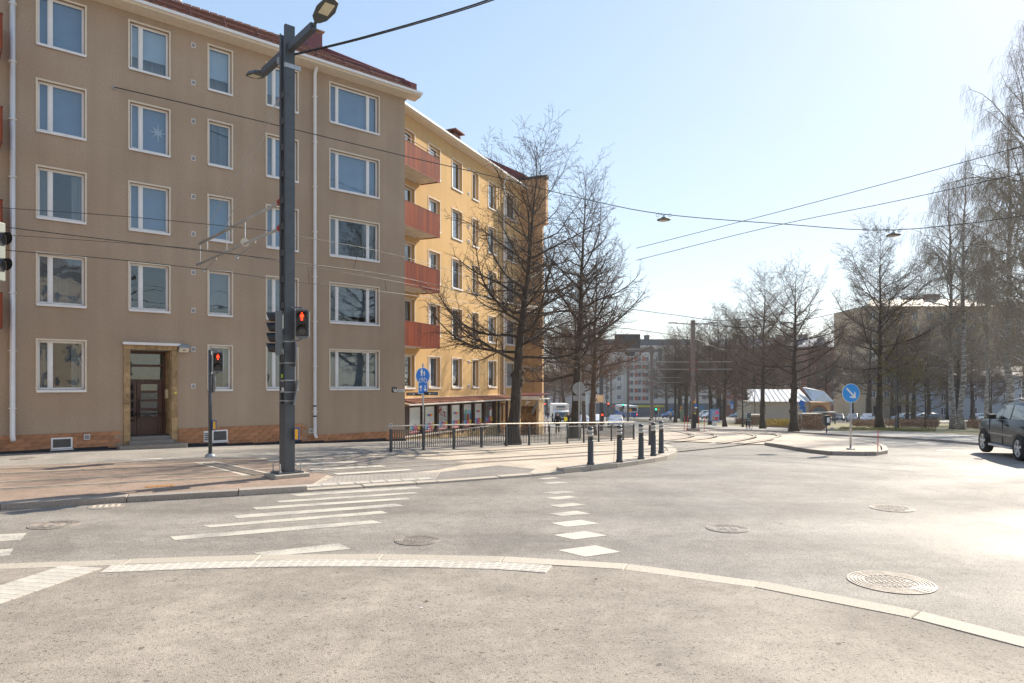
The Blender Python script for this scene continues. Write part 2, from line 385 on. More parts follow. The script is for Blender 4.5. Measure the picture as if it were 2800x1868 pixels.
# ---- the pavement the camera stands on, its kerb, tactile tiles and paver band
UPF = .035
k_out = smooth_line(px([(0, 1549), (277, 1540), (542, 1530), (800, 1524), (1055, 1523), (1367, 1529), (1530, 1540), (1676, 1546), (1800, 1559), (1959, 1575), (2071, 1597), (2189, 1617), (2374, 1650), (2493, 1677), (2658, 1720), (2800, 1756)]), 5)
k_out = [k_out[0]+(k_out[0]-k_out[4])*12]+k_out+[k_out[-1]+(k_out[-1]-k_out[-4])*10]
inner = side(k_out, -.28)
S(drape('pavement', inner+[V((12, -12, 0)), V((-30, -12, 0)), V((-30, 7, 0))], UPF, A_fore))
kr = [V((p.x, p.y, 0)) for p in k_out]
kerb('pavement_kerb', kr[::-1], .275, .040, 1.6, M_kerbl, low=-.03, gap=.003)
M_tac = M('tactile_concrete', (.52, .475, .41), .8, var=.1, scale=12, rnd=.06)
strip0 = side(k_out, -.295)
seg = [p for p in strip0 if G(252, 1560).x < p.x < G(1548, 1562).x]
seg = resample([V((p.x, p.y, 0)) for p in seg], .345)
tact = S(put('tactile_paving', None))
tm = MB(); TL = .337; TW = .33
tm.b2(-TL/2, TL/2, -TW/2, TW/2, -.03, .004)
for iy in range(4):
    for ix in range(3):
        cx, cy = (-TL/2+TL*(ix+.5)/3), (-TW/2+TW*(iy+.5)/4); a, b = .042, .020
        tm.add([(cx-a, cy-b, .004), (cx+a, cy-b, .004), (cx+a, cy+b, .004), (cx-a, cy+b, .004), (cx-a+.009, cy-b+.009, .0085), (cx+a-.009, cy-b+.009, .0085), (cx+a-.009, cy+b-.009, .0085), (cx-a+.009, cy+b-.009, .0085)],
               [(0, 1, 5, 4), (1, 2, 6, 5), (2, 3, 7, 6), (3, 0, 4, 7), (4, 5, 6, 7)])
tme = tm.mesh('tactile_tile', M_tac)
for a, b in zip(seg, seg[1:]):
    d = (b-a).normalized(); c = (a+b)/2+V((d.y, -d.x, 0))*(TW/2+.004)
    put('tactile_tile', tme, tact, (c.x, c.y, UPF+.004+random.Random(c.x).uniform(-.002, .002)), math.atan2(d.y, d.x))
# light paver band running towards the camera at the left
M_pav = M('light_paver', (.50, .46, .40), .85, var=.12, scale=10, bump=.3, rnd=.08)
pb = S(put('paver_band', None)); pav = [MB().b2(-.139, .139, -.065, .065, -.05, .006).mesh('paver', M_pav), MB().b2(-.066, .066, -.065, .065, -.05, .006).mesh('paver_half', M_pav)]
bx0 = G(0, 1611).x; e0 = G(175, 1554); e1 = G(0, 1611); bd = (e0-e1); bd.z = 0; ba = math.atan2(bd.y, bd.x)-PI/2; bn = V((math.cos(ba), math.sin(ba), 0)); bl = V((-math.sin(ba), math.cos(ba), 0))
for r in range(22):
    o = V((e0.x, e0.y, 0))-bl*(.10+r*.137)
    if r % 2: lay = [(.07, 1), (.285, 0), (.50, 1)]
    else: lay = [(.142, 0), (.43, 0)]
    for off, k in lay:
        c = o+bn*off; put('paver', pav[k], pb, (c.x, c.y, UPF+.002), ba)
# ---- raised tram side, left
UPL = .10
edge_px = [(0, 1396), (64, 1391), (351, 1374), (542, 1362.5), (700, 1354.5), (840, 1345), (1000, 1335), (1200, 1322), (1298, 1314.6), (1459, 1302.7), (1551, 1293.8), (1632, 1285), (1694, 1279), (1755, 1270), (1799, 1263), (1828, 1256), (1849, 1246), (1850, 1238), (1826, 1225), (1781, 1209)]
ep = [V((p.x, p.y, 0)) for p in px(edge_px)]
left0 = ep[0]+(ep[0]-ep[2]).normalized()*30
back = [V((p.x, p.y, 0)) for p in px([(1735, 1201), (1640, 1196), (1560, 1187), (1505, 1172), (1488, 1155)])]+[G(1470, 1142)]
plat_edge = [left0]+ep+back
ins = side(plat_edge, .30)
DK0, DK1 = ep[5], ep[9]; RX0, RY0 = DK0.x-1.8, DK0.y-.8
def ramp(p):
    """height of the tram side: it dips to the dropped kerb"""
    q = V((p[0], p[1], 0)); d = 9.0
    for a, b in zip(ep[5:9], ep[6:10]):
        t = max(0, min(1, (q-a).dot(b-a)/(b-a).length_squared)); d = min(d, (q-(a+(b-a)*t)).length)
    w_ = max(0, min(1, 1-(d-.28)/1.5)); w_ = w_*w_*(3-2*w_); return UPL-.062*w_
def rplus(e): return lambda p: ramp(p)+e
S(drape('tram_paving', ins+[V((-30, 150, 0)), V((-90, 150, 0)), V((-90, 0, 0))], ramp, M_beige))
kerb('tram_kerb', resample([left0]+ep[:6], 2.0)+[ep[5]], .30, lambda f: .115 if f < .97 else .075, 2.0, M_granite)
kerb('dropped_kerb', [ep[5], ep[6], ep[7]], .30, .042, 1.2, M_kerbl)
kerb('low_kerb', [ep[7], ep[8], ep[9]], .30, .045, 1.6, M_kerbl)
kerb('tram_kerb', smooth_line(ep[9:], 3), .30, lambda f: min(.125, .06+f*1.2), .95, M_kerbl)
kerb('avenue_kerb', [ep[-1]]+back, .28, .115, 3.0, M_kerbl)
# surfaces laid on it
def pad(name, pts, up, mat): return drape(name, [V((p.x, p.y, 0)) for p in pts], up, mat)
redA = px([(0, 1277), (300, 1266), (523, 1258.5), (600, 1256)], UPL)
redB = px([(905, 1294), (862, 1315)], UPL)+[ins[6], ins[5], ins[4], ins[3], ins[2], ins[1], ins[0]]
pad('tram_lane', [V((-38, redA[0].y-9, 0))]+redA+[G(700, 1252.5, UPL), G(760, 1263, UPL), G(850, 1284, UPL)]+redB, rplus(.004), A_red)
pad('sidewalk', [V((-45, redA[0].y-8.9, 0))]+px([(0, 1276), (300, 1265), (523, 1257.5), (720, 1251), (1000, 1243), (1068, 1240), (1200, 1233), (1350, 1226), (1500, 1216), (1650, 1206), (1730, 1201.5), (1640, 1198), (1570, 1189), (1520, 1174)], UPL)+[V((-8, 80, 0)), V((-45, 80, 0))], UPL+.004, A_side)
pad('crossing_asphalt', px([(724, 1252), (905, 1247.5), (1130, 1253), (1215, 1258), (1290, 1266), (1200, 1284), (1140, 1290), (920, 1303), (850, 1290), (775, 1266)], UPL), rplus(.005), A_dark)
pad('asphalt_patch', [ins[8]+(ins[8]-ins[9])*.0]+px([(1205, 1289), (1363, 1273), (1464, 1279)], UPL)+[ins[10], ins[9]], rplus(.006), A_dark)
sm_set = brickmat('grey_setts', (.42, .375, .325), (.38, .335, .29), (.19, .165, .145), .12, .10, ms=.006, rot=math.radians(20))
pad('crossing_setts', px([(870, 1316), (915, 1303), (1140, 1291), (1200, 1290)], UPL)+[ins[8], ins[7], ins[6]], rplus(.007), sm_set)
# tactile rows at the dropped kerb
ws = [side([ins[6], ins[7], ins[8]], .22)[0], side([ins[6], ins[7], ins[8]], .22)[2]]; dW = (ws[1]-ws[0]); nW = int(dW.length/.345); t2 = S(put('tactile_paving', None))
for i in range(nW):
    c = ws[0]+dW*((i+.5)/nW); put('tactile_tile', tme, t2, (c.x, c.y, zg(c.y)+ramp(c)+.012), math.atan2(dW.y, dW.x)+PI/2)
# concrete drain strips across the lane
def strip_px(name, quad, up, mat): return pad(name, px(quad, UPL), up, mat)
strip_px('drain_strip', [(523, 1263.5), (590, 1262.5), (760, 1299), (665, 1301)], UPL+.008, M_conc)
gr = T('drain_grate', 'flat steel drain grate across the tram lane left of the lattice pole', 'drain grate', G(640, 1283, UPL)+V((0, 0, .012)), 0)
a0, a1 = G(560, 1265, UPL), G(700, 1297, UPL); dd = (a1-a0); ang = math.atan2(dd.y, dd.x); gr.rotation_euler.z = ang; gl_ = dd.length
gb = MB().b2(-gl_/2, gl_/2, -.17, -.15, 0, .01).b2(-gl_/2, gl_/2, .15, .17, 0, .01); gb.build('frame', M_steel, gr)
bar = MB().b2(-.012, .012, -.15, .15, 0, .008).mesh('bar', M_iron)
for i in range(int(gl_/.08)): put('bar', bar, gr, (-gl_/2+.04+i*.08, 0, 0))
# rails
RA = [(0, 1283), (250, 1274), (523, 1264), (700, 1258), (1000, 1247), (1300, 1234), (1498, 1222.5), (1650, 1213), (1780, 1204), (1860, 1197), (1892, 1192), (1892, 1187.5), (1860, 1180), (1790, 1170), (1735, 1162)]
RB = [(0, 1296), (250, 1285), (523, 1274), (700, 1267), (1000, 1255), (1250, 1244), (1450, 1231), (1620, 1220), (1780, 1210), (1900, 1200), (1950, 1194), (1958, 1189), (1935, 1183), (1870, 1175), (1790, 1165), (1752, 1160)]
RC = [(0, 1320), (350, 1303), (700, 1286), (1000, 1272), (1200, 1261.5), (1410, 1249.5), (1690, 1233), (1850, 1221), (1980, 1208), (2048, 1198), (2066, 1191), (2040, 1184.5), (1970, 1177), (1880, 1169), (1810, 1162)]
RD = [(0, 1338), (350, 1320), (700, 1301), (1000, 1285), (1200, 1272), (1450, 1256.5), (1610, 1245.5), (1800, 1232.5), (1950, 1219), (2060, 1207), (2118, 1198), (2132, 1191), (2110, 1185.5), (2040, 1179), (1950, 1172), (1850, 1164), (1825, 1161)]
rails = S(put('tram_track', None))
for R in (RA, RB, RC, RD):
    p = px(R, UPL); p = [V((q.x, q.y, 0)) for q in p]; p = [p[0]+(p[0]-p[1]).normalized()*15]+p; p = smooth_line(p, 6)
    ribbon('rail_bed', p, .24, UPL+.010, M_conc if R in (RA, RD) else M_conc, rails)
    ribbon('rail_groove', p, .075, UPL+.013, M_groove, rails)
    ribbon('rail', side(p, -.03), .055, UPL+.017, M_steel, rails)
# beige paving of the track curve and the traffic island on the right
isl = [V((p.x, p.y, 0)) for p in px([(2090, 1217.6), (2163, 1229.7), (2240, 1242), (2310, 1247), (2396, 1246), (2427, 1242), (2420, 1226), (2395, 1217), (2350, 1210), (2250, 1200), (2150, 1189)])]
curve_pts = px([(1781, 1209), (1850, 1214), (1900, 1214), (2090, 1218), (2150, 1221)]); 
pad('track_paving', [V((p.x, p.y, 0)) for p in px([(1690, 1203), (1781, 1206), (1860, 1208), (1960, 1212), (2092, 1217)])]+px([(2150, 1189), (2100, 1181), (2000, 1174), (1900, 1166), (1840, 1160), (1800, 1157.5), (1715, 1159), (1760, 1170), (1790, 1180), (1780, 1192)]), .03, M_beige)
pad('traffic_island_paving', side(isl, .18), .11, M_beige)
kerb('island_kerb', smooth_line(isl[:1]+isl[1:5], 3), .17, .125, 1.1, M_granite)
kerb('island_kerb', smooth_line(isl[4:], 3), .17, .12, 1.1, M_kerbl)
# far pavement and park on the right
rk = px([(1700, 1146), (1760, 1153), (1850, 1165), (2000, 1178), (2145, 1183), (2223, 1187), (2300, 1193), (2500, 1203), (2688, 1219), (2800, 1230)]); rk = [V((p.x, p.y, 0)) for p in rk]
rk = rk+[rk[-1]+(rk[-1]-rk[-2]).normalized()*25]
kerb('far_kerb', rk[::-1], -.25, .11, 2.6, M_granite)
rs = px([(1700, 1141.5), (1760, 1147), (1850, 1157), (1960, 1163), (2053, 1166.5), (2096, 1167.5), (2145, 1170), (2178, 1175), (2245, 1178), (2300, 1177), (2450, 1180), (2560, 1184), (2690, 1191), (2800, 1199)], .1); rs = [V((p.x, p.y, 0)) for p in rs]; rs = rs+[rs[-1]+(rs[-1]-rs[-2]).normalized()*25]
pad('far_pavement', side(rk, .24)+rs[::-1], .10, A_side)
pad('park_ground', rs+[V((90, 60, 0)), V((110, 95, 0)), V((34, 108, 0)), V((22, 118, 0))], .105, M_grass)
kerb('planting_edge', [V((p.x, p.y, 0)) for p in px([(2053, 1166.5), (2096, 1167.5), (2145, 1170), (2178, 1175), (2245, 1178), (2277, 1175), (2284, 1170)], .1)], .2, .24, 1.5, M_granite, low=.05)
# ---- road markings
def mark(name, quad, up=.004, raised=0.0, m=M_paint): return drape(name, [V((p.x, p.y, 0)) for p in px(quad, raised)], raised+up, m)
ZS = [[(791, 1352.5), (1132, 1331), (1162, 1335.5), (817, 1357)], [(753, 1370), (1132, 1346), (1147, 1349.5), (766, 1375)], [(689, 1388), (1108, 1361), (1124, 1365.5), (702, 1394)],
      [(635, 1410), (1082, 1378), (1106, 1384), (650, 1418)], [(554, 1438), (1043, 1397.5), (1062, 1404), (575, 1443)], [(464, 1468), (1019, 1423.5), (1046, 1430.5), (478, 1478)], [(693, 1512.7), (927, 1486.5), (960, 1502), (730, 1522.5)]]
for q in ZS: mark('crossing_stripe', q)
for q in [[(724, 1259.6), (909, 1252.5), (918, 1255.5), (739, 1263)], [(806, 1269), (966, 1262), (982, 1265.5), (812, 1273)], [(842, 1284), (1040, 1273.5), (1058, 1277), (858, 1288.5)], [(909, 1296), (1114, 1284), (1132, 1287.2), (924, 1300)]]:
    mark('crossing_stripe', q, .014, UPL, M_white)
for q in [[(1095, 1025), (1440, 980), (1670, 1040), (1345, 1085)], [(1050, 885), (1340, 850), (1550, 890), (1240, 927)], [(1030, 775), (1300, 745), (1475, 780), (1175, 810)], [(1010, 688), (1265, 662), (1395, 690), (1130, 712)],
          [(1010, 612), (1230, 588), (1350, 607), (1125, 630)], [(970, 542), (1195, 525), (1275, 540), (1080, 560)], [(945, 493), (1160, 478), (1265, 493), (1060, 508)], [(940, 405), (1100, 394), (1190, 404), (1020, 415)], [(900, 365), (1050, 355), (1110, 362), (960, 372)]]:
    mark('cycle_crossing_square', [(1200+a/3.358, 1200+b/3.358) for a, b in q], m=M_white if q[0][1] > 740 else M_paint)
mark('lane_mark', [(-240, 1516), (37, 1501), (25, 1519), (-240, 1556)]); mark('lane_mark', [(-240, 1474), (73, 1458), (57, 1477), (-240, 1496)])
for q in [[(1869, 1218), (1925, 1213), (1931, 1214.5), (1876, 1219.5)], [(1942, 1212), (1982, 1207.5), (1987, 1208.5), (1950, 1213)], [(1815, 1204), (1842, 1201.5), (1845, 1202.5), (1818, 1205)], [(2560, 1232), (2600, 1229), (2604, 1230.5), (2565, 1233.5)], [(2640, 1236), (2680, 1233), (2684, 1234.5), (2645, 1237.5)]]: mark('lane_mark', q, m=M_white)
strip_px('access_cover_plate', [(355, 1258), (440, 1253), (444, 1255.5), (370, 1259.5)], UPL+.010, M_white)
# ---- iron covers
def manhole(px_, py_, rad, label, up=0.0, rings=3, kind='grid', rust=False):
    g = G(px_, py_, up); t = T('manhole_cover', label, 'manhole cover', g+V((0, 0, .003)), 0, 'manhole covers in the roadway')
    im = M_iron
    mb = MB()
    for i in range(rings):
        r1 = rad*(1-i*.085); r0 = r1-rad*.05; n = 40
        for j in range(n):
            q0, q1 = 2*PI*j/n, 2*PI*(j+1)/n; vs = []
            for r in (r0, r1):
                for q in (q0, q1):
                    for z in (-.01, .008): vs.append((r*math.cos(q), r*math.sin(q), z))
            mb.add(vs, [(1, 3, 7, 5), (0, 1, 3, 2), (4, 6, 7, 5)])
    mb.build('frame', im, t)
    MB().lathe([(rad*.985, -.02), (rad*.985, .001)], n=40).build('lid', M('iron_dark', (.26, .23, .205), .6, .2, var=.3, scale=12), t)
    R = rad*(1-rings*.085); mb = MB(); st = R/4.5
    if kind == 'grid':
        y = -R+st*.6
        while y < R:
            hw = math.sqrt(max(0, R*R-y*y))*.94; x = -hw
            while x < hw-st*.4: mb.b2(x, x+st*.62, y, y+st*.5, .001, .007); x += st
            y += st*.9
    else:
        for k, (c, ww, hh) in enumerate([(0, .36, .22)]+[(s*.42, .12, hh) for s in (-1, 1) for hh in (.5,)]+[(s*.62, .10, .34) for s in (-1, 1)]+[(s*.24, .05, .6) for s in (-1, 1)]):
            mb.b2(R*(c-ww/2), R*(c+ww/2), -R*hh, R*hh, .001, .007)
        for s in (-1, 1): mb.b2(-R*.55, R*.55, s*R*.78-.02, s*R*.78+.02, .001, .007)
    S(mb.build('tread_pattern', im, t), 'stuff')
    return t
manhole(148, 1436, .36, 'brown iron manhole cover in the road at the far left by the lane mark', kind='bars', rings=4)
manhole(1142, 1478, .33, 'reddish iron manhole cover right of the last crossing stripe', kind='grid', rings=4)
manhole(1989, 1446, .33, 'round manhole cover in the middle of the road below the bollards', kind='bars', rings=4)
manhole(2439, 1391, .37, 'glaring manhole cover farthest right, below the island sign', kind='grid')
manhole(2436, 1593, .46, 'large ringed manhole cover nearest the camera at lower right', kind='grid', rings=5)
manhole(66, 1254, .33, 'faint round cover in the sidewalk near the left downpipe', UPL+.006, kind='grid')
g = G(290, 1385); t = T('gutter_grate', 'worn oval gutter grate at the foot of the long granite kerb', 'drain grate', g+V((0, 0, .004)), math.radians(24))
MB().lathe([(.30, -.01), (.30, .004)], n=28).build('frame', M_iron, t); mb = MB()
for i in range(5): mb.b2(-.22+i*.1, -.17+i*.1, -.14, .14, .004, .008)
mb.build('bars', M_conc, t)
g = G(437, 1330, UPL); t = T('hatch_cover', 'small rusty square hatch cover in the red tram lane', 'hatch cover', g+V((0, 0, .006)), math.radians(24))
MB().b2(-.28, .28, -.16, .16, -.01, .004).build('lid', M('rust', (.33, .17, .07), .9, var=.3, scale=20), t)
mb = MB()
for i in range(6): mb.b2(-.24+i*.09, -.2+i*.09, -.12, .12, .004, .009)
mb.build('ribs', MT['rust'], t)
# leaf litter in front
for i, (a, b, cl) in enumerate([(1165, 1646, (.05, .03, .02)), (1153, 1664, (.55, .45, .5)), (1630, 1584, (.18, .09, .04))]):
    g = G(a, b, UPF); mb = MB().add([(-.03, 0, .003), (-.006, -.013, .009), (.03, -.004, .004), (.006, .012, .011)], [(0, 1, 2), (0, 2, 3)])
    tag(mb.build('fallen_leaf', M('leaf%d' % i, cl, .8), None, loc=g+V((0, 0, .002)), rz=i*1.1), ['curled dark dry leaf on the pavement in front', 'pale scrap of leaf on the pavement nearest the camera', 'small reddish leaf beside the curved kerb'][i], 'leaf')
# ================================================================ the corner apartment house
F1 = Frame((-4.85, 30.9), math.atan2(.651, .759))
F2 = Frame((-5.94, 32.18), math.atan2(.916, .400))
def stucco(name, col, col2, seed=0):
    m = bpy.data.materials.new(name); m.use_nodes = True; MT[name] = m
    t = m.node_tree; b = t.nodes['Principled BSDF']; L = t.links.new; N = t.nodes.new
    tc = N('ShaderNodeTexCoord').outputs['Object']
    def noise(s, d, st=None):
        n = N('ShaderNodeTexNoise'); n.inputs['Scale'].default_value = s; n.inputs['Detail'].default_value = d
        if st:
            mp = N('ShaderNodeMapping'); mp.inputs['Scale'].default_value = st; L(tc, mp.inputs[0]); L(mp.outputs[0], n.inputs['Vector'])
        else: L(tc, n.inputs['Vector'])
        return n.outputs['Fac']
    def rng(x, a, bb, c, d):
        r = N('ShaderNodeMapRange'); r.inputs[1].default_value = a; r.inputs[2].default_value = bb; r.inputs[3].default_value = c; r.inputs[4].default_value = d; L(x, r.inputs[0]); return r.outputs[0]
    mx = N('ShaderNodeMix'); mx.data_type = 'RGBA'; mx.inputs[6].default_value = (*col, 1); mx.inputs[7].default_value = (*col2, 1)
    L(rng(noise(.35, 5), .35, .65, 0, 1), mx.inputs[0])
    q = N('ShaderNodeMath'); q.operation = 'MULTIPLY'; L(rng(noise(22, 4), .3, .7, .88, 1.10), q.inputs[0]); L(rng(noise(.9, 5, (2.4, 2.4, .14)), .35, .75, 1.03, .92), q.inputs[1])
    q2 = N('ShaderNodeMath'); q2.operation = 'MULTIPLY'; L(q.outputs[0], q2.inputs[0]); L(rng(noise(.16, 6), .42, .62, 1.04, .90), q2.inputs[1])
    hs = N('ShaderNodeHueSaturation'); L(mx.outputs[2], hs.inputs['Color']); L(q2.outputs[0], hs.inputs['Value']); L(hs.outputs[0], b.inputs['Base Color'])
    b.inputs['Roughness'].default_value = .95; b.inputs['Specular IOR Level'].default_value = .15
    bp = N('ShaderNodeBump'); bp.inputs['Strength'].default_value = .6; bp.inputs['Distance'].default_value = .012; L(noise(110, 3), bp.inputs['Height']); L(bp.outputs[0], b.inputs['Normal'])
    return m
M_st1 = stucco('stucco_beige', (.395, .29, .205), (.43, .325, .238))
M_st2 = stucco('stucco_yellow', (.60, .385, .175), (.63, .42, .205))
M_trim = M('trim_cream', (.66, .57, .45), .85, var=.06, scale=5)
M_wfr = M('window_white', (.78, .76, .74), .45, var=.04)
M_sill = M('sill_metal', (.74, .72, .70), .4, var=.06)
M_glass = glassmat('window_glass')
M_blind = stripemat('blind_slats', (.30, .40, .52), (.21, .30, .41), 'Z', .04)
M_roll = M('roller_blind', (.58, .66, .72), .8, var=.04)
M_curt = M('curtain', (.36, .35, .32), .9, var=.25, scale=2, stretch=(12, 12, .3))
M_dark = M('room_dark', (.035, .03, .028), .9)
M_pipe = M('downpipe_white', (.72, .70, .69), .45, var=.05)
M_vent = M('vent_white', (.70, .68, .66), .5); M_ventd = M('vent_dark', (.10, .10, .11), .7)
M_redm = M('roof_sheet_red', (.17, .045, .045), .5, var=.12, scale=3)
M_tile = M('roof_tile', (.17, .075, .052), .8, var=.35, scale=9, rnd=.28)
M_brk = M('plinth_brick', (.40, .19, .095), .9, var=.2, scale=7, bump=.5, rnd=.2)
M_mort = M('mortar', (.36, .25, .17), .95)
M_ston = M('door_stone', (.36, .235, .115), .8, var=.3, scale=6, bump=.4, bscale=30, rnd=.2)
M_wood = M('door_wood', (.085, .034, .02), .45, var=.25, scale=4, stretch=(6, 6, .6))
M_gran = M('step_granite', (.24, .21, .18), .85, var=.25, scale=30, bump=.4)
def wall_holes(x0, x1, z0, z1, holes, depth, y=0.0, thick=None):
    """a wall in the x-z plane with rectangular openings and their reveals"""
    mb = MB(); xs = sorted({x0, x1, *[h[i] for h in holes for i in (0, 1)]}); zs = sorted({z0, z1, *[h[i] for h in holes for i in (2, 3)]})
    for a, b in zip(xs, xs[1:]):
        for c, d in zip(zs, zs[1:]):
            mx_, mz = (a+b)/2, (c+d)/2
            if any(h[0] < mx_ < h[1] and h[2] < mz < h[3] for h in holes): continue
            mb.quad((a, y, c), (b, y, c), (b, y, d), (a, y, d))
    for (a, b, c, d) in holes:
        e = y+depth
        mb.quad((a, y, c), (a, y, d), (a, e, d), (a, e, c)); mb.quad((b, y, c), (b, e, c), (b, e, d), (b, y, d))
        mb.quad((a, y, d), (b, y, d), (b, e, d), (a, e, d)); mb.quad((a, y, c), (a, e, c), (b, e, c), (b, y, c))
    return mb
def window(root, x0, x1, z0, z1, splits, style, rec=.13, trim=True, seed=0, opening=None, trimw=.055, glass=None):
    """white frame with mullions; panes, metal sill, plaster trim and blind are its sub-parts.  Local origin: lower left corner"""
    W, H = x1-x0, z1-z0; fw = .042; mb = MB(); rg = random.Random(seed)
    mb.b2(0, W, rec, rec+.07, 0, fw); mb.b2(0, W, rec, rec+.07, H-fw, H); mb.b2(0, fw, rec, rec+.07, fw, H-fw); mb.b2(W-fw, W, rec, rec+.07, fw, H-fw)
    cuts = [0]+[W*s for s in splits]+[W]
    for c in cuts[1:-1]: mb.b2(c-.048, c+.048, rec-.005, rec+.065, fw, H-fw)
    w_ = mb.build('window', M_wfr, root, loc=(x0, 0, z0))
    for i in range(len(cuts)-1):
        a = cuts[i]+(fw if i == 0 else .048); b = cuts[i+1]-(fw if i == len(cuts)-2 else .048)
        s = MB(); e = .026
        s.b2(a, b, rec+.012, rec+.05, fw, fw+e); s.b2(a, b, rec+.012, rec+.05, H-fw-e, H-fw); s.b2(a, a+e, rec+.012, rec+.05, fw+e, H-fw-e); s.b2(b-e, b, rec+.012, rec+.05, fw+e, H-fw-e)
        pane = MB().quad((a+e, rec+.03, fw+e), (b-e, rec+.03, fw+e), (b-e, rec+.03, H-fw-e), (a+e, rec+.03, H-fw-e))
        if opening == i:
            so_ = s.build('sash', M_wfr, w_); po = pane.build('pane', glass or M_glass, w_)
            for q in (so_, po):
                q.location = (b, rec+.03, 0); q.rotation_euler = (0, 0, math.radians(14)); q.data.transform(Matrix.Translation((-b, -rec-.03, 0)))
        else:
            s.build('sash', M_wfr, w_); pane.build('pane', glass or M_glass, w_)
    MB().b2(-.04, W+.04, -.05, rec+.01, -.045, -.012).b2(-.04, W+.04, -.056, -.05, -.09, -.012).build('sill', M_sill, w_)
    if trim:
        t = trimw; y0, y1 = -.022, .004
        MB().b2(-t, 0, y0, y1, -.03, H+t).b2(W, W+t, y0, y1, -.03, H+t).b2(0, W, y0, y1, H, H+t).build('trim', M_trim, w_)
    ya = rec+.16
    if style == 'blind': MB().b2(.05, W-.05, ya, ya+.02, .06, H-.05).build('blind', M_blind, w_)
    elif style == 'half':
        MB().b2(.05, W-.05, ya, ya+.02, H*.32, H-.05).build('blind', M_roll, w_); MB().b2(.05, W-.05, ya+.3, ya+.32, .06, H*.9).build('curtain', M_curt, w_)
    elif style == 'roll2': MB().b2(.05, W-.05, ya, ya+.02, .10, H-.05).build('blind', M_roll, w_)
    elif style == 'lowered': MB().b2(.05, W-.05, ya, ya+.02, H*.17, H-.05).build('blind', MT.get('grey_slats') or stripemat('grey_slats', (.24, .25, .25), (.15, .155, .16), 'Z', .045), w_)
    elif style == 'curtain':
        for (a, b) in ((.05, W*.22), (W*.74, W-.05)):
            s = MB(); n = 14; p = [(a+(b-a)*k/n, ya+.05+.03*(k % 2)) for k in range(n+1)]
            for (u, v), (u2, v2) in zip(p, p[1:]): s.quad((u, v, .06), (u2, v2, .06), (u2, v2, H-.05), (u, v, H-.05))
            s.build('curtain', M_curt, w_)
    elif style == 'sheer': MB().b2(.05, W-.05, ya, ya+.02, .06, H-.05).build('curtain', M('sheer', (.17, .19, .20), .9, var=.2, scale=2, stretch=(9, 9, .2)), w_)
    return w_
ZS0, ST = 2.09, 2.795
b1 = T('apartment_building', 'shaded beige stucco apartment house with white windows and brown entrance door', 'building', (F1.o.x, F1.o.y, 0), F1.a)
XL = F1.x(33)      # the white downpipe at the left
cols = {'a': (F1.x(103), F1.x(232), [.27]), 'b': (F1.x(355), F1.x(462), [.29]), 'c': (F1.x(571), F1.x(633), []), 'd': (F1.x(730), F1.x(813), [.26, .74]), 'e': (F1.x(903), F1.x(1035), [.16, .80])}
stl = {'a': ['curtain', 'sheer', 'curtain', 'blind', 'blind'], 'b': [None, 'roll', 'blind', 'blind', 'half'], 'c': ['curtain', 'lowered', 'blind', 'sheer', 'half'], 'd': ['sheer', 'sheer', 'blind', 'blind', 'half'], 'e': ['sheer', 'lowered', 'curtain', 'blind', 'blind']}
HW = 1.60
holes = []; wins = []
for ci, (k, (x0, x1, sp)) in enumerate(cols.items()):
    for r in range(5):
        if k == 'b' and r == 0: continue
        z0 = ZS0+ST*r; holes.append((x0, x1, z0, z0+HW)); wins.append((x0, x1, z0, z0+HW, sp, stl[k][r], 10*ci+r, 0 if (k == 'b' and r in (3, 4)) else None))
WT1 = F1.uv(1106, 268)[1]     # wall top
dx0, dx1 = F1.x(355), F1.x(468); dz0, dz1 = .42, F1.uv(410, 957)[1]
pz0 = dz0
holes.append((dx0, dx1, -.6, dz1))
bw = [(F1.x(144), F1.x(193), .20, .47), (F1.x(583), F1.x(618), .16, .50)]
X0 = XL-14.0
wm = wall_holes(X0, 0, -.6, WT1, holes, .30)
DEP = 12.0
wm.quad((0, 0, -.9), (0, DEP, -.9), (0, DEP, WT1), (0, 0, WT1)); wm.quad((X0, 0, -.6), (X0, 0, WT1), (X0, DEP, WT1), (X0, DEP, -.6))
wm.quad((X0, DEP, -.9), (0, DEP, -.9), (0, DEP, WT1), (X0, DEP, WT1)); wm.quad((X0, .05, WT1), (0, .05, WT1), (0, DEP, WT1), (X0, DEP, WT1))
wm.build('wall', M_st1, b1)
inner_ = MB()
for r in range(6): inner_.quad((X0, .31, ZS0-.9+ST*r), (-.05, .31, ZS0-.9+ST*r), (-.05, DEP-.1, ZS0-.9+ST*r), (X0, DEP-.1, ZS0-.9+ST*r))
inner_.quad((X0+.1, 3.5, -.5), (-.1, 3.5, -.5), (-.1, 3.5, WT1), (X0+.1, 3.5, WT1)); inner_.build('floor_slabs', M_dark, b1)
for w_ in wins: window(b1, *w_[:5], w_[5] if w_[5] != 'roll' else 'roll', seed=w_[6], opening=w_[7])
# a star hanging in one window
bx0, bx1, _ = cols['b']; st_ = MB(); n = 16
pts = [(bx0+.95+(.30 if i % 2 == 0 else .10)*math.sin(2*PI*i/n)*(.9 if i % 4 else 1.25), .24, ZS0+3*ST+.80+(.36 if i % 2 == 0 else .10)*math.cos(2*PI*i/n)*(.8 if i % 4 else 1.2)) for i in range(n)]
st_.prism(pts, (0, .015, 0)); st_.build('paper_star', M('paper', (.62, .66, .68), .9), b1)
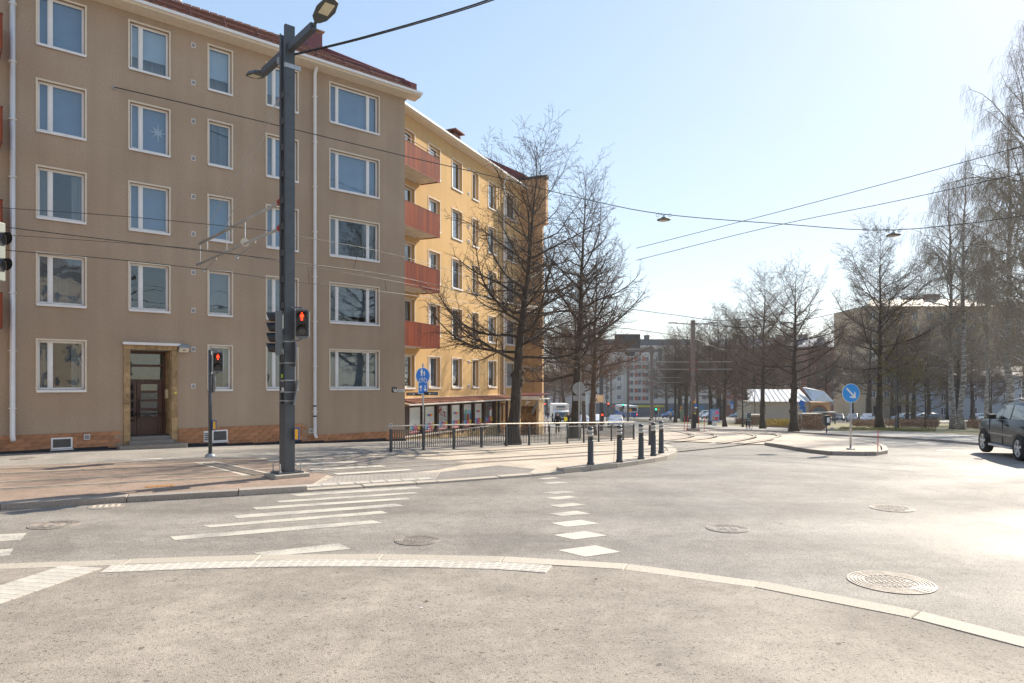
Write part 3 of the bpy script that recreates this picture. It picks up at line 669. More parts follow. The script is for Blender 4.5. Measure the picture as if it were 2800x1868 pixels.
# vents
vx0, vx1 = F1.x(523), F1.x(534)
def vent(root, xa, xb, za, zb, y=0.0):
    v = MB().b2(xa, xb, y-.02, y+.01, za, zb).build('vent', M_vent, root)
    s = MB(); k = 4; hh = (zb-za)
    for i in range(k): s.b2(xa+.02, xb-.02, y-.026, y-.02, za+hh*(.16+.18*i), za+hh*(.27+.18*i))
    s.build('louvre', M_ventd, v); return v
for py_ in (124, 226, 332, 433, 538, 640, 745, 849, 955, 1056):
    z = F1.uv(528, py_)[1]; vent(b1, vx0, vx1, z-.09, z+.09)
for (a, b) in ((237, 1195), (707, 1178)):
    x, z = F1.uv(a if a != 707 else 849, b if a != 707 else 1178); vent(b1, x-.09, x+.09, z-.09, z+.09, -.05)
x, z = F1.uv(1069, 1163); vent(b1, x-.08, x+.08, z-.08, z+.08)
# plinth of bricks
PT1, PT2 = .66, .17; xs_ = F1.x(840)
pl = MB(); y0 = -.012
for (a, b, t) in ((X0, dx0-.22, PT1), (dx1+.22, xs_, PT1), (xs_, .012, PT2)): pl.b2(a, b, y0, .02, -.6, t)
pl.build('plinth', M_mort, b1)
bm_ = MB().b2(-.176, .176, -.03, -.010, -.060, .060).mesh('brick', M_brk); bh_ = MB().b2(-.085, .085, -.03, -.010, -.060, .060).mesh('brick_half', M_brk); nb = 0
for (a, b, t) in ((XL-.6, dx0-.23, PT1), (dx1+.23, xs_, PT1), (xs_, -.01, PT2)):
    row = 0; z = t-.068
    while z > -.42 and nb < 296:
        gx = (a+b)/2
        if z < zg(F1.w(gx, 0, 0).y)+.02: break
        x = a+(.09 if row % 2 else 0)
        if row % 2: put('brick', bh_, b1, (a+.085, 0, z)); x = a+.18+.176; nb += 1
        else: x = a+.18
        while x < b-.17 and nb < 298:
            put('brick', bm_, b1, (x, 0, z)); nb += 1; x += .362
        z -= .131; row += 1
for i, (a, b, c, d) in enumerate(bw):
    wq = MB().b2(a-.05, b+.05, -.05, -.031, c-.05, d+.05).build('basement_window', M_wfr, b1)
    MB().b2(a, b if i == 0 else b, -.054, -.05, c, d).build('pane', M('basement_glass', (.06, .065, .07), .25), wq)
    MB().b2(a-.07, b+.07, -.09, -.03, c-.09, c-.06).build('sill', M_sill, wq)
    if i: vent(b1, a-.35, a-.06, c-.04, d+.03, -.035)
fd = MB(); pts = [(X0, zg(20)+.10)]
for k in range(30):
    x = X0+(0-X0)*k/29; z = zg(F1.w(x, 0, 0).y)+.10+.09+.05*math.sin(k*1.7)*random.Random(k).random(); fd.b2(x, x+(0-X0)/29 if k < 29 else .03, -.045-.001*(k % 2), 0, -.8, z)
fd.build('foundation_strip', M('bitumen', (.022, .022, .026), .85, var=.3), b1)
# entrance: stone surround, steps, timber door
sur = []; rgs = random.Random(4)
def stones(x0, x1, z0, z1, y, cw, ch, vertical=False):
    z = z0
    while z < z1-.05:
        h = min(ch*rgs.uniform(.85, 1.15), z1-z)
        if z1-z-h < .08: h = z1-z
        x = x0; n = max(1, round((x1-x0)/cw))
        for i in range(n):
            a, b = x0+(x1-x0)*i/n, x0+(x1-x0)*(i+1)/n
            MB().b2(a+.005, b-.005, y+rgs.uniform(-.006, .0), y+.05, z+.005, z+h-.005).build('stone', M_ston, b1)
        z += h
zb = .30
stones(dx0-.20, dx0, .02, dz1, -.06, .2, .26); stones(dx1, dx1+.20, -.02, dz1, -.06, .2, .26); stones(dx0-.20, dx1+.20, dz1, dz1+.17, -.06, .36, .17)
MB().b2(dx0-.24, dx1+.28, -.14, .0, dz1+.18, dz1+.25).b2(dx0-.24, dx1+.28, -.16, -.14, dz1+.16, dz1+.25).build('flashing', M_sill, b1)
# stone clad reveal on the right, as separate slabs
z = .45
while z < dz1-.05:
    h = min(.30, dz1-z)
    for i in range(3): 
        a = .0+i*.24; MB().b2(dx1-.028+rgs.uniform(-.004, .004), dx1+.002, a+.004-.005, a+.232, z+.004, z+h-.004).build('stone', M_ston, b1)
    z += h
MB().b2(dx0, dx0+.02, 0, .75, .3, dz1).b2(dx0, dx1, 0, .75, dz1-.02, dz1).b2(dx0, dx1, .0, .75, -.3, .42).build('porch_lining', M_gran, b1)
MB().b2(dx0-.06, dx1+.06, -.26, .0, -.3, .30).build('step', M_gran, b1, bevel=.015); MB().b2(dx0-.42, dx1+.42, -.55, .0, -.4, .165).build('step', M_gran, b1, bevel=.03)
dy = .68; door = MB(); dw = dx1-.03-dx0-.02
door.b2(dx0+.02, dx1-.03, dy, dy+.08, dz1-.12, dz1-.02)
zd = F1.uv(405, 1042, .6)[1]
fr = [dx0+.02, dx0+.02+dw*.20, dx1-.03-.08, dx1-.03]
door.b2(dx0+.02, dx0+.07, dy, dy+.07, .42, dz1-.12); door.b2(dx1-.11, dx1-.03, dy, dy+.07, .42, dz1-.12)
door.b2(dx0+.07, dx1-.11, dy, dy+.07, zd-.02, zd+.06); zt = (zd+dz1)/2; door.b2(dx0+.07, dx1-.11, dy, dy+.07, zt-.04, zt+.05)
do = door.build('door_frame', M_wood, b1)
lf = MB(); la, lb = dx0+.07+dw*.22, dx1-.13
lf.b2(la-.10, la, dy+.01, dy+.06, .44, zd-.03); lf.b2(la+.012, la+.14, dy-.005, dy+.05, .44, zd-.03); lf.b2(lb-.15, lb, dy-.005, dy+.05, .44, zd-.03)
npz = 4; bot = .44+.62; hh = (zd-.06-bot)/npz
for i in range(npz+1): lf.b2(la+.14, lb-.15, dy-.004, dy+.05, bot+i*hh-.055, bot+i*hh+.03)
lf.b2(la+.14, lb-.15, dy+.005, dy+.045, .44, bot-.05); lf.b2(dx0+.07, la-.10, dy+.012, dy+.06, .44, .95)
for i in range(npz+1): lf.b2(dx0+.07, la-.10, dy+.011, dy+.06, bot+i*hh-.055, bot+i*hh+.03)
dr = lf.build('door', M_wood, b1)
for i in range(npz): MB().quad((la+.14, dy+.03, bot+i*hh+.03), (lb-.15, dy+.03, bot+i*hh+.03), (lb-.15, dy+.03, bot+(i+1)*hh-.05), (la+.14, dy+.03, bot+(i+1)*hh-.05)).build('pane', M_glass, dr)
for (a, b) in ((zd+.06, zt-.04), (zt+.05, dz1-.12)): MB().quad((dx0+.07, dy+.03, a), (dx1-.11, dy+.03, a), (dx1-.11, dy+.03, b), (dx0+.07, dy+.03, b)).build('pane', M_glass, do)
MB().tube([(la+.07, dy-.07, 1.05), (la+.07, dy-.07, 1.75)], .017).tube([(la+.07, dy-.07, 1.1), (la+.07, dy, 1.1)], .012).tube([(la+.07, dy-.07, 1.7), (la+.07, dy, 1.7)], .012).build('handle', M('black_iron', (.02, .02, .022), .5), dr)
MB().b2(dx0, dx1, dy+1.3, dy+1.32, .3, dz1).b2(dx0, dx0+.02, dy+.1, dy+1.3, .3, dz1).b2(dx1-.02, dx1, dy+.1, dy+1.3, .3, dz1).b2(dx0, dx1, dy+.1, dy+1.3, .40, .42).b2(dx0, dx1, dy+.1, dy+1.3, dz1-.01, dz1).build('vestibule', M('vestibule', (.16, .12, .09), .8), b1)
MB().b2(dx1-.10, dx1-.03, .30, .46, 1.75, 2.08).build('door_phone', M('phone', (.55, .47, .30), .5), b1)
MB().b2(dx1+.10, dx1+.16, -.068, -.06, 1.92, 1.98).build('sticker', M('yellow', (.75, .72, .05), .6), b1)
# entrance lamp
lx, lz = F1.uv(501, 953); lp = MB().prism([(lx-.19, -.02, lz+.16), (lx-.19, -.16, lz+.12), (lx-.19, -.22, lz+.02), (lx-.19, -.10, lz-.14), (lx-.19, -.02, lz-.14)], (.36, 0, 0)).build('lamp', M('lamp_grey', (.25, .26, .27), .5), b1)
MB().prism([(lx-.17, -.225, lz+.01), (lx-.17, -.105, lz-.145), (lx-.17, -.10, lz-.13)], (.32, 0, 0)).build('diffuser', M('opal', (.72, .66, .55), .4), lp)
text('B', .17, MT['black_iron'], lp, (lx-.01, -.175, lz-.06), (PI/2-.66, 0, 0))
# pipes, gutter, eaves
def pipe(root, pts, r, mat=M_pipe):
    o = MB().tube(pts, r, 12).build('downpipe', mat, root, smooth=True)
    for p, q in zip(pts, pts[1:]):
        p, q = V(p), V(q)
        if abs((q-p).z) > 3:
            n = int(abs((q-p).z)/1.75)
            for i in range(n):
                c = p+(q-p)*((i+.5)/n); MB().b2(c.x-r*1.35, c.x+r*1.35, c.y-r*1.2, c.y+r*2.2, c.z-.012, c.z+.012).build('clamp', M_sill, o)
    return o
pz = zg(F1.w(XL, 0, 0).y)+.1
pipe(b1, [(XL, -.14, WT1-.1), (XL, -.14, F1.uv(33, 1195)[1]), (XL+.02, -.20, F1.uv(33, 1206)[1])], .075)
xp = F1.x(857.5); pipe(b1, [(xp, -.30, WT1+.02), (xp, -.13, WT1-.25), (xp, -.13, F1.uv(858, 1186)[1]), (xp+.02, -.22, F1.uv(858, 1197)[1])], .065)
zb1 = F1.uv(858, 1110)[1]
for dz in (0, .42): MB().tube([(xp, -.13, zb1-dz-.03), (xp, -.13, zb1-dz+.03)], .0665, 12).build('pipe_band', MT['black_iron'], b1)
OV = .55
MB().prism([(X0, -OV, WT1+.02), (X0, .0, WT1-.03), (X0, .0, WT1+.25), (X0, -OV, WT1+.14)], (-X0+.52, 0, 0)).build('eaves', M_trim, b1)
MB().b2(X0, .55, -OV-.10, -OV+.01, WT1+.10, WT1+.20).build('gutter', M_sill, b1)
# roof
q = 9.6; rise = F1.uv(449, 0, q)[1]-(WT1+.2)
RS = math.hypot(q+OV, rise); sl_ = math.atan2(rise, q+OV)
rf = MB(); e0_, e1_ = (-OV, WT1+.2), (q, WT1+.2+rise)
rf.prism([(X0, e0_[0], e0_[1]), (X0, e1_[0], e1_[1]), (X0, 2*q+OV, WT1+.2), (X0, 2*q+OV, WT1-.1), (X0, e0_[0], e0_[1]-.08)], (-X0+.30, 0, 0))
roof = rf.build('roof', M('roof_under', (.16, .06, .04), .9), b1)
tl = MB(); tw, th = .30, .37
prof = [(-.15, .0), (-.09, .045), (-.03, .06), (.04, .035), (.10, .0), (.15, .0)]
for (x, h), (x2, h2) in zip(prof, prof[1:]):
    tl.quad((x, 0, h+.045), (x2, 0, h2+.045), (x2, th+.04, h2), (x, th+.04, h)); tl.quad((x, 0, h+.045), (x2, 0, h2+.045), (x2, 0, 0), (x, 0, 0))
tme_ = tl.mesh('roof_tile', M_tile)
many = MB(); nt_ = 0; RX = Matrix.Rotation(sl_, 4, 'X'); rgt = random.Random(9)
xa = F1.x(250, -OV); ncol = int((.25-xa)/tw); nrow = int(RS/th)
for r in range(nrow):
    for c in range(ncol):
        x = .12-c*tw; s = r*th; y = -OV+math.cos(sl_)*s; z = WT1+.215+math.sin(sl_)*s
        if r < 5 and nt_ < 298:
            o = put('roof_tile', tme_, roof, (x, y, z)); o.rotation_euler = (sl_+rgt.uniform(-.012, .012), 0, 0); nt_ += 1
        else:
            X = Matrix.Translation((x, y, z)) @ Matrix.Rotation(sl_+rgt.uniform(-.012, .012), 4, 'X')
            many.add([X @ V(v.co) for v in tme_.vertices], [tuple(p.vertices) for p in tme_.polygons])
S(many.build('roof_tiles', M('roof_tile_far', (.17, .075, .052), .8, var=.45, scale=2.4), roof), 'stuff')
rc = MB().tube([(-.17, 0, 0), (.17, 0, .02)], .13, 8).mesh('ridge_tile', M_tile)
for i in range(int((.2-xa)/.42)+6): put('ridge_tile', rc, roof, (.1-i*.42, q, WT1+.2+rise+.05))
# snow guard rails near the eave
for k, (s_, hgt) in enumerate(((1.05, .20), (1.05, .32), (.9, .12))):
    y = -OV+math.cos(sl_)*s_; z = WT1+.2+math.sin(sl_)*s_+hgt; MB().tube([(xa, y-.05*k, z), (.2, y-.05*k, z)], .018, 6).build('snow_rail', M('rail_red', (.15, .055, .04), .6), roof)
for i in range(16):
    x = -.3-i*1.25; y = -OV+math.cos(sl_)*1.05; z = WT1+.2+math.sin(sl_)*1.05; MB().prism([(x, y-.25, z-.1), (x, y+.25, z+.1), (x, y+.02, z+.36)], (.03, 0, 0)).build('snow_rail_bracket', MT['rail_red'], roof)
# red sheet-metal verge up the gable, chimney
RZ = WT1+.2+rise
MB().prism([(.10, -.30, WT1+.15), (.10, -.30, WT1+.66), (.10, q+.1, RZ+.45), (.10, q+.1, RZ-.4)], (.34, 0, 0)).build('verge_sheet', M_redm, roof)
MB().b2(-.75, .10, q-.9, q+.1, RZ-.8, RZ+.55).build('chimney', M_redm, roof); MB().b2(-.35, .35, q-.7, q+.2, RZ+.82, RZ+.88).b2(-.2, .2, q-.5, q+.1, RZ+.55, RZ+.82).build('chimney_cap', M('cap', (.35, .25, .18), .7), roof)
MB().tube([(F1.x(491,q), q, RZ-.2), (F1.x(491,q), q, RZ+.62)], .10, 10).build('vent_pipe', M_sill, roof)
# the balconies at the far left, just inside the frame
M_balc = M('balcony_sheet', (.36, .068, .010), .65, col2=(.16, .026, .014), scale=1.6, stretch=(2.6, 2.6, .15), detail=3)
def balcony(root, x0, x1, zt_, zb_, y, depth, name='balcony'):
    """corrugated front and end sheets, slab and rail; origin at the lower outer corner"""
    mb = MB(); n = int((x1-x0)/.09); pts = []
    for i in range(n+1):
        x = x0+(x1-x0)*i/n; pts += [(x, y), (x+.04, y), (x+.05, y+.022), (x+.085, y+.022)] if i < n else [(x1, y)]
    for (a, b), (c, d) in zip(pts, pts[1:]): mb.quad((a, b, zb_), (c, d, zb_), (c, d, zt_), (a, b, zt_))
    for xe in (x0, x1):
        m = int(depth/.09); pe = []
        for i in range(m): yy = y+depth*i/m; pe += [(xe, yy), (xe, yy+.04), (xe-.022 if xe == x1 else xe+.022, yy+.05), (xe-.022 if xe == x1 else xe+.022, yy+.085)]
        for (a, b), (c, d) in zip(pe, pe[1:]): mb.quad((a, b, zb_), (c, d, zb_), (c, d, zt_), (a, b, zt_))
    o = mb.build(name, M_balc, root)
    MB().b2(x0+.03, x1-.03, y+.04, y+depth, zb_+.05, zb_+.20).build('slab', M('balcony_slab', (.62, .54, .44), .9), o)
    MB().b2(x0-.01, x1+.01, y-.012, y+.03, zt_, zt_+.02).b2(x1-.03, x1+.012, y+.03, y+depth, zt_, zt_+.02).b2(x0, x1, y-.004, y+.03, zb_-.02, zb_).build('edge_bar', M('balcony_bar', (.16, .04, .025), .6), o)
    return o
for r in range(1, 5):
    xb = F1.x(7, -1.1); z = F1.uv(5, {1: 897, 2: 0, 3: 0, 4: 0}[1], -1.1)[1]; z = z+(r-1)*ST
    balcony(b1, xb-4.2, xb, z+1.05, z, -1.1, 1.1)
# house number and street name
nx_, nz_ = F1.uv(1077.5, 1066); pq = MB().b2(nx_-.12, nx_+.12, -.02, 0, nz_-.12, nz_+.12).build('number_plate', MT['black_iron'], b1); text('11', .20, M_wfr, pq, (nx_, -.023, nz_))
nx_, nz_ = F1.uv(1099, 1068.5); nx_ = min(nx_, -.30); pq = MB().b2(nx_-.27, nx_+.27, -.03, -.01, nz_-.055, nz_+.055).build('street_name_plate', M('plate_white', (.70, .68, .64), .5), b1); text('Sepänkatu', .095, MT['black_iron'], pq, (nx_, -.033, nz_))
# wire anchor on the wall
ax_, az_ = F1.uv(312, 242); MB().lathe([(.06, 0), (.06, -.03), (.02, -.05), (.02, -.12)], (ax_, 0, az_), 10, 'y').build('wire_anchor', M('galv', (.35, .35, .35), .5, .6), b1)
# ================================================================ the sunlit wing with balconies and the shop
b2_ = T('apartment_wing', 'sunlit yellow stucco apartment wing with four red balconies behind bare trees', 'building', (F2.o.x, F2.o.y, 0), F2.a)
XE = F2.x(1425); WT2 = F2.uv(1434, 528)[1]
c2 = {'a': (.25, F2.x(1133), [.5]), 'b': (F2.x(1172), F2.x(1203), [.35]), 'c': (F2.x(1236), F2.x(1263), [.3]), 'd': (F2.x(1292), F2.x(1308), []), 'e': (F2.x(1335), F2.x(1357), [.3]), 'f': (F2.x(1382), F2.x(1412), [.3])}
holes = []; wins = []
for ci, (k, (x0, x1, sp)) in enumerate(c2.items()):
    for r in range(5):
        z0 = ZS0+ST*r-(.75 if (k == 'a' and r) else 0); z1 = ZS0+ST*r+HW
        holes.append((x0, x1, z0, z1)); wins.append((x0, x1, z0, z1, sp, random.Random(ci*7+r).choice(['half', 'curtain', 'blind', 'half', 'roll2']), 60+ci*10+r))
wm = wall_holes(.0, XE+2, -1.6, WT2, holes, .30)
wm.quad((-.02, 10, -1.6), (XE+2, 10, -1.6), (XE+2, 10, WT2), (-.02, 10, WT2)); wm.quad((XE+2, 0, -1.6), (XE+2, 10, -1.6), (XE+2, 10, WT2), (XE+2, 0, WT2)); wm.quad((-.02, .05, WT2), (XE+2, .05, WT2), (XE+2, 10, WT2), (-.02, 10, WT2))
wm.quad((-.02, 0, -1.6), (-.02, 10, -1.6), (-.02, 10, WT2), (-.02, 0, WT2))
wm.build('wall', M_st2, b2_)
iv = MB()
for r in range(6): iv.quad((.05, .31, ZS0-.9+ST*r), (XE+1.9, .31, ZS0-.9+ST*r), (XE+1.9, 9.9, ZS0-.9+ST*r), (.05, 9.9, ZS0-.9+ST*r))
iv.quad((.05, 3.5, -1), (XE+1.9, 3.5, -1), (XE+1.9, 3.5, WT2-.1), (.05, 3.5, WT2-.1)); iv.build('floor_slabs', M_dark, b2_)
M_glass2 = glassmat('window_glass_sky', ior=3.0, wobble=.02)
for w_ in wins: window(b2_, *w_[:6], seed=w_[6], rec=.16, glass=M_glass2)
OV2 = .40
MB().prism([(-.3, -OV2, WT2+.05), (-.3, 0, WT2-.02), (-.3, 0, WT2+.25), (-.3, -OV2, WT2+.16)], (XE+.3+.1, 0, 0)).build('eaves', M_trim, b2_)
MB().b2(-.4, XE+.2, -OV2-.10, -OV2+.01, WT2+.11, WT2+.21).build('gutter', M_sill, b2_)
MB().prism([(0, -OV2, WT2+.18), (0, 6, WT2+3.1), (0, 12, WT2+.18)], (XE+.1, 0, 0)).build('roof', M('roof_far_red', (.20, .07, .045), .85, var=.3, scale=5), b2_)
xv = F2.x(1428); MB().prism([(xv, -.3, WT2+.2), (xv, -.3, WT2+1.1), (xv, 6.2, WT2+4.6), (xv, 6.2, WT2+.2)], (.4, 0, 0)).build('verge_sheet', M_redm, b2_)
xc = F2.x(1236, 2.0); MB().b2(xc-.4, xc+.4, 1.6, 2.4, WT2+.6, WT2+2.0).build('chimney', M('chim', (.20, .12, .09), .8), b2_); MB().b2(xc-.6, xc+.6, 1.4, 2.6, WT2+2.15, WT2+2.22).b2(xc-.3, xc-.25, 1.7, 1.75, WT2+2, WT2+2.15).b2(xc+.25, xc+.3, 1.7, 1.75, WT2+2, WT2+2.15).build('chimney_cap', MT['chim'], b2_)
for py_, col_ in ((464, 0), (530, 0), (620, 0), (660, 0), (730, 0), (790, 0), (865, 0), (920, 0), (990, 0), (1056, 0)):
    x, z = F2.uv(1281.5, py_); vent(b2_, x-.10, x+.10, z-.10, z+.10)
xq = F2.x(1373.5); pipe(b2_, [(xq, -.35, WT2+.05), (xq, -.12, WT2-.3), (xq, -.12, 1.45), (xq+.5, -.2, 1.2)], .07)
MB().b2(xq-.62, xq-.22, -.03, .0, .9, WT2-.05).build('darker_strip', M('darker_strip', (.50, .33, .16), .95), b2_)  # flat strip left of the downpipe, darker than the wall
BO = -1.15; bx = F2.x(1203, BO); zt4 = F2.uv(1203, 439, BO)[1]; zb4 = F2.uv(1203, 500, BO)[1]
for r in range(4):
    o = balcony(b2_, -.5, bx, zt4-ST*r, zb4-ST*r, BO, -BO)
    if r == 0: MB().tube([(-.5, BO+.03, zt4+.18), (bx-.02, BO+.03, zt4+.18), (bx-.02, 0, zt4+.18)], .02, 6).tube([(bx-1.2, BO+.03, zt4), (bx-1.2, BO+.03, zt4+.18)], .015, 6).tube([(bx-2.6, BO+.03, zt4), (bx-2.6, BO+.03, zt4+.18)], .015, 6).tube([(bx-.06, BO+.03, zt4), (bx-.06, BO+.03, zt4+.18)], .015, 6).build('handrail', MT['balcony_bar'], o)
# ---- projecting end tower of the wing
tw_ = T('end_tower', 'shaded tan stair tower at the far end of the yellow wing', 'building', (F2.w(XE, 0, 0).x, F2.w(XE, 0, 0).y, 0), F2.a)
TT = WT2+.75
def tower(o, l, z0, z1): return MB().prism([(0-o, .4, z0), (0-o, -1.55-l, z0), (.30+o, -1.55-l, z0), (4.5, 5, z0), (-1, 5, z0)], (0, 0, z1-z0))
tower(0, 0, -2.2, TT-3.2).build('wall', M('tower_stucco', (.50, .315, .165), .95, var=.08, scale=2, bump=.4), tw_)
tower(.05, .30, TT-3.2, TT-.05).build('upper_wall', MT['tower_stucco'], tw_)
tower(.09, .36, TT-.05, TT+.12).build('coping', M('coping_dark', (.05, .045, .04), .7), tw_)
MB().b2(-.006, .0, -.92, -.90, 1.4, TT-3.2).build('joint', MT['coping_dark'], tw_)
# ---- shop at the foot of the wing
SP = .62; FS = Frame(F2.w(0, -SP, 0), F2.a)
sh = T('shop_front', 'low shop with seven poster windows under a small tiled canopy', 'shop', (FS.o.x, FS.o.y, 0), F2.a)
wpx = [(1120, 1153.6), (1161, 1192), (1198.6, 1228), (1234, 1261), (1267, 1292.5), (1297.7, 1320.7), (1327, 1350)]
ZT, ZB = FS.uv(1120, 1113)[1], FS.uv(1240, 1174)[1]; EV = FS.uv(1240, 1101)[1]
M_brown = M('shop_brown', (.06, .03, .02), .6); M_tan = brickmat('shop_stone', (.50, .34, .16), (.40, .26, .12), (.24, .17, .09), .30, .12)
xs0, xs1 = FS.x(1090), FS.x(1390); hl = [(FS.x(a), FS.x(b), ZB, ZT) for a, b in wpx]; xd0, xd1 = FS.x(1366), FS.x(1388); hl.append((xd0, xd1, -1.2, ZT))
wall_holes(xs0, xs1, -1.8, EV+.1, hl, .12).build('wall', M_brown, sh)
# stone cladding below the windows, stone by stone
rgq = random.Random(21); stm = [MB().b2(-.145, .145, -.03, -.002, -.056, .056).mesh('stone', M('shop_stone_piece', (.50, .34, .17), .85, var=.25, scale=8, rnd=.22)), None]
row = 0; z = ZB-.17
while z > -1.35:
    x = FS.x(1108)+(.15 if row % 2 else 0)
    while x < xd0-.2:
        if z > zg(FS.w(x, 0, 0).y)+.04: put('stone', stm[0], sh, (x, 0, z))
        x += .30
    z -= .122; row += 1
MB().b2(xs0, xd0, -.09, .06, ZB-.10, ZB-.03).build('window_ledge', M('ledge', (.62, .52, .44), .8), sh)
for zz in (0, 1):
    pass
stx = FS.x(1352); z = -1.2
while z < ZT:
    put('stone', stm[0], sh, ((stx+xd0)/2, -.004, z+.06)); z += .122
PC = [(.75, .72, .05), (.10, .55, .80), (.03, .22, .60), (.28, .06, .30), (.80, .06, .22), (.78, .05, .06), (.90, .38, .03), (.85, .60, .03)]
PM = [M('poster_colour%d' % i, c, .5, var=.03) for i, c in enumerate(PC)]
M_post = M('poster_white', (.78, .75, .70), .6, var=.1, scale=2); M_rb = M('poster_red', (.55, .05, .05), .6)
for i, (x0, x1, z0, z1) in enumerate(hl[:7]):
    wd = x1-x0; H = z1-z0; mb = MB(); e = .045
    mb.b2(0, wd, .04, .09, 0, e).b2(0, wd, .04, .09, H-e, H).b2(0, e, .04, .09, e, H-e).b2(wd-e, wd, .04, .09, e, H-e)
    wn = mb.build('shop_window', M_brown, sh, loc=(x0, 0, z0))
    MB().quad((e, .06, e), (wd-e, .06, e), (wd-e, .06, H-e), (e, .06, H-e)).build('pane', MT.get('shop_glass') or glassmat('shop_glass', tint=(.93, .94, .94), ior=1.45), wn)
    MB().b2(e, wd-e, .075, .085, e, H-e).build('poster', M_post if i != 6 else M('poster_grey', (.16, .15, .14), .6), wn)
    y = .0735
    # row of coloured letter blocks along the bottom
    n = 8; bw_ = (wd-2*e)/n
    for j in range(n):
        up = .03*math.sin(j*1.9+i); s = MB().b2(e+j*bw_, e+(j+1)*bw_, y-.004, y, .20+up, .45+up).build('letter_block', PM[j], wn)
        if 0 < j < 7: text('UUSHIN'[j-1], .17, M_wfr, s, (e+(j+.5)*bw_, y-.006, .325+up), depth=.0005, sx=.75)
    for k in range(2): MB().b2(e, wd-e, y-.002, y, .05+k*.075, .10+k*.075).build('stripe', M_rb, wn)
    if i in (1, 3, 5):
        lw = wd*.55/8
        for j in range(8): MB().b2(wd*.25+j*lw, wd*.25+(j+1)*lw, y-.004, y, H*.60+.012*math.sin(j), H*.60+.12+.012*math.sin(j)).build('logo_block', PM[j], wn)
    if i == 2:
        r_ = random.Random(3)
        for a in range(8):
            for b in range(11):
                red = (b > 6 and a < 3+(11-b)*.2) or (4 <= b <= 7 and a < 6 and r_.random() < .7) or (a in (5, 6) and 2 < b < 5 and r_.random() < .6)
                cw, ch = (wd-2*e)/8, (H-.55)/11
                MB().b2(e+a*cw+.012, e+(a+1)*cw-.012, y-.003, y, .50+b*ch+.012, .50+(b+1)*ch-.012).build('painted_brick', M_rb if red and r_.random() < .75 else M_wfr, wn)
        MB().b2(e, wd-e, y-.0005, y+.0008, .49, H-e).build('painted_mortar', MT['poster_grey'] if 'poster_grey' in MT else M('poster_grey', (.16, .15, .14), .6), wn)
    if i == 4:
        MB().b2(e, wd-e, y-.001, y, .45, H*.72).build('painted_sky', M('paint_sky', (.30, .50, .62), .7, var=.15), wn)
        for (a, b, c, h, cl) in ((.05, .28, .42, .85, (.18, .17, .25)), (.32, .44, .42, 1.08, (.10, .36, .10)), (.45, .74, .42, .80, (.45, .10, .05)), (.78, .96, .42, .80, (.08, .17, .35))):
            MB().prism([(wd*a, y-.002, c), (wd*b, y-.002, c), (wd*(b-.02), y-.002, h-.08), (wd*(a+b)/2, y-.002, h), (wd*(a+.02), y-.002, h-.08)], (0, -.003, 0)).build('painted_house', M('ph%g' % a, cl, .7), wn)
    if i == 6:
        MB().lathe([(.02, .45), (.12, .6), (.12, .9), (.06, 1.02), (.0, 1.05)], (wd*.62, y-.0, 0), 10).build('painted_rocket', M_wfr, wn).scale = (1, .04, 1)
        MB().lathe([(.12, .86), (.10, .98), (.0, 1.06)], (wd*.62, y-.002, 0), 10).build('rocket_tip', M_rb, wn).scale = (1, .06, 1)
        MB().prism([(wd*.80, y-.004, .5), (wd*.84, y-.004, .5), (wd*.86, y-.004, .8), (wd*.92, y-.004, .95), (wd*.85, y-.004, .92), (wd*.78, y-.004, 1.05), (wd*.78, y-.004, .8)], (0, -.003, 0)).build('painted_bird', M_wfr, wn)
# posts between the windows
for a, b in zip(hl[:6], hl[1:7]): MB().b2(a[1]+.03, b[0]-.03, -.05, 0, ZB-.25, EV).build('post', M_brown, sh)
# canopy: boards, gutter and pantiles
CO = .55
ec = MB(); zr = F2.uv(1240, 1087)[1]
ec.prism([(xs0, SP-.02, zr), (xs0, -CO, EV+.05), (xs0, -CO, EV), (xs0, SP-.02, EV)], (xs1+.4-xs0, 0, 0)); cn = ec.build('canopy', M('canopy_board', (.20, .14, .10), .8), sh)
MB().b2(xs0, xs1+.4, -CO-.06, -CO, EV+.0, EV+.07).build('gutter', M('gutter_pale', (.60, .54, .48), .5), cn)
can_a = math.atan2(zr-EV-.05, CO+SP); clen = math.hypot(zr-EV-.05, CO+SP); tcm = MB(); tcw = .17
pr2 = [(-.085, .0), (-.04, .04), (.0, .05), (.04, .02), (.085, 0)]
for (x, h), (x2, h2) in zip(pr2, pr2[1:]): tcm.quad((x, 0, h+.03), (x2, 0, h2+.03), (x2, clen/3+.02, h2), (x, clen/3+.02, h)); tcm.quad((x, 0, h+.03), (x2, 0, h2+.03), (x2, 0, -.01), (x, 0, -.01))
tcm_ = tcm.mesh('pantile', M('pantile', (.24, .10, .06), .85, var=.3, scale=12, rnd=.25)); npn = 0
x = FS.x(1110)
while x < xs1+.35:
    for r in range(3):
        s = r*clen/3; o = put('pantile', tcm_, cn, (x, -CO-.03+math.cos(can_a)*s, EV+.06+math.sin(can_a)*s)); o.rotation_euler = (can_a, 0, 0); npn += 1
    x += tcw
MB().b2(xs0, xs1+.3, SP-.10, SP-.0, zr-.02, zr+.06).build('flashing', M_sill, cn)
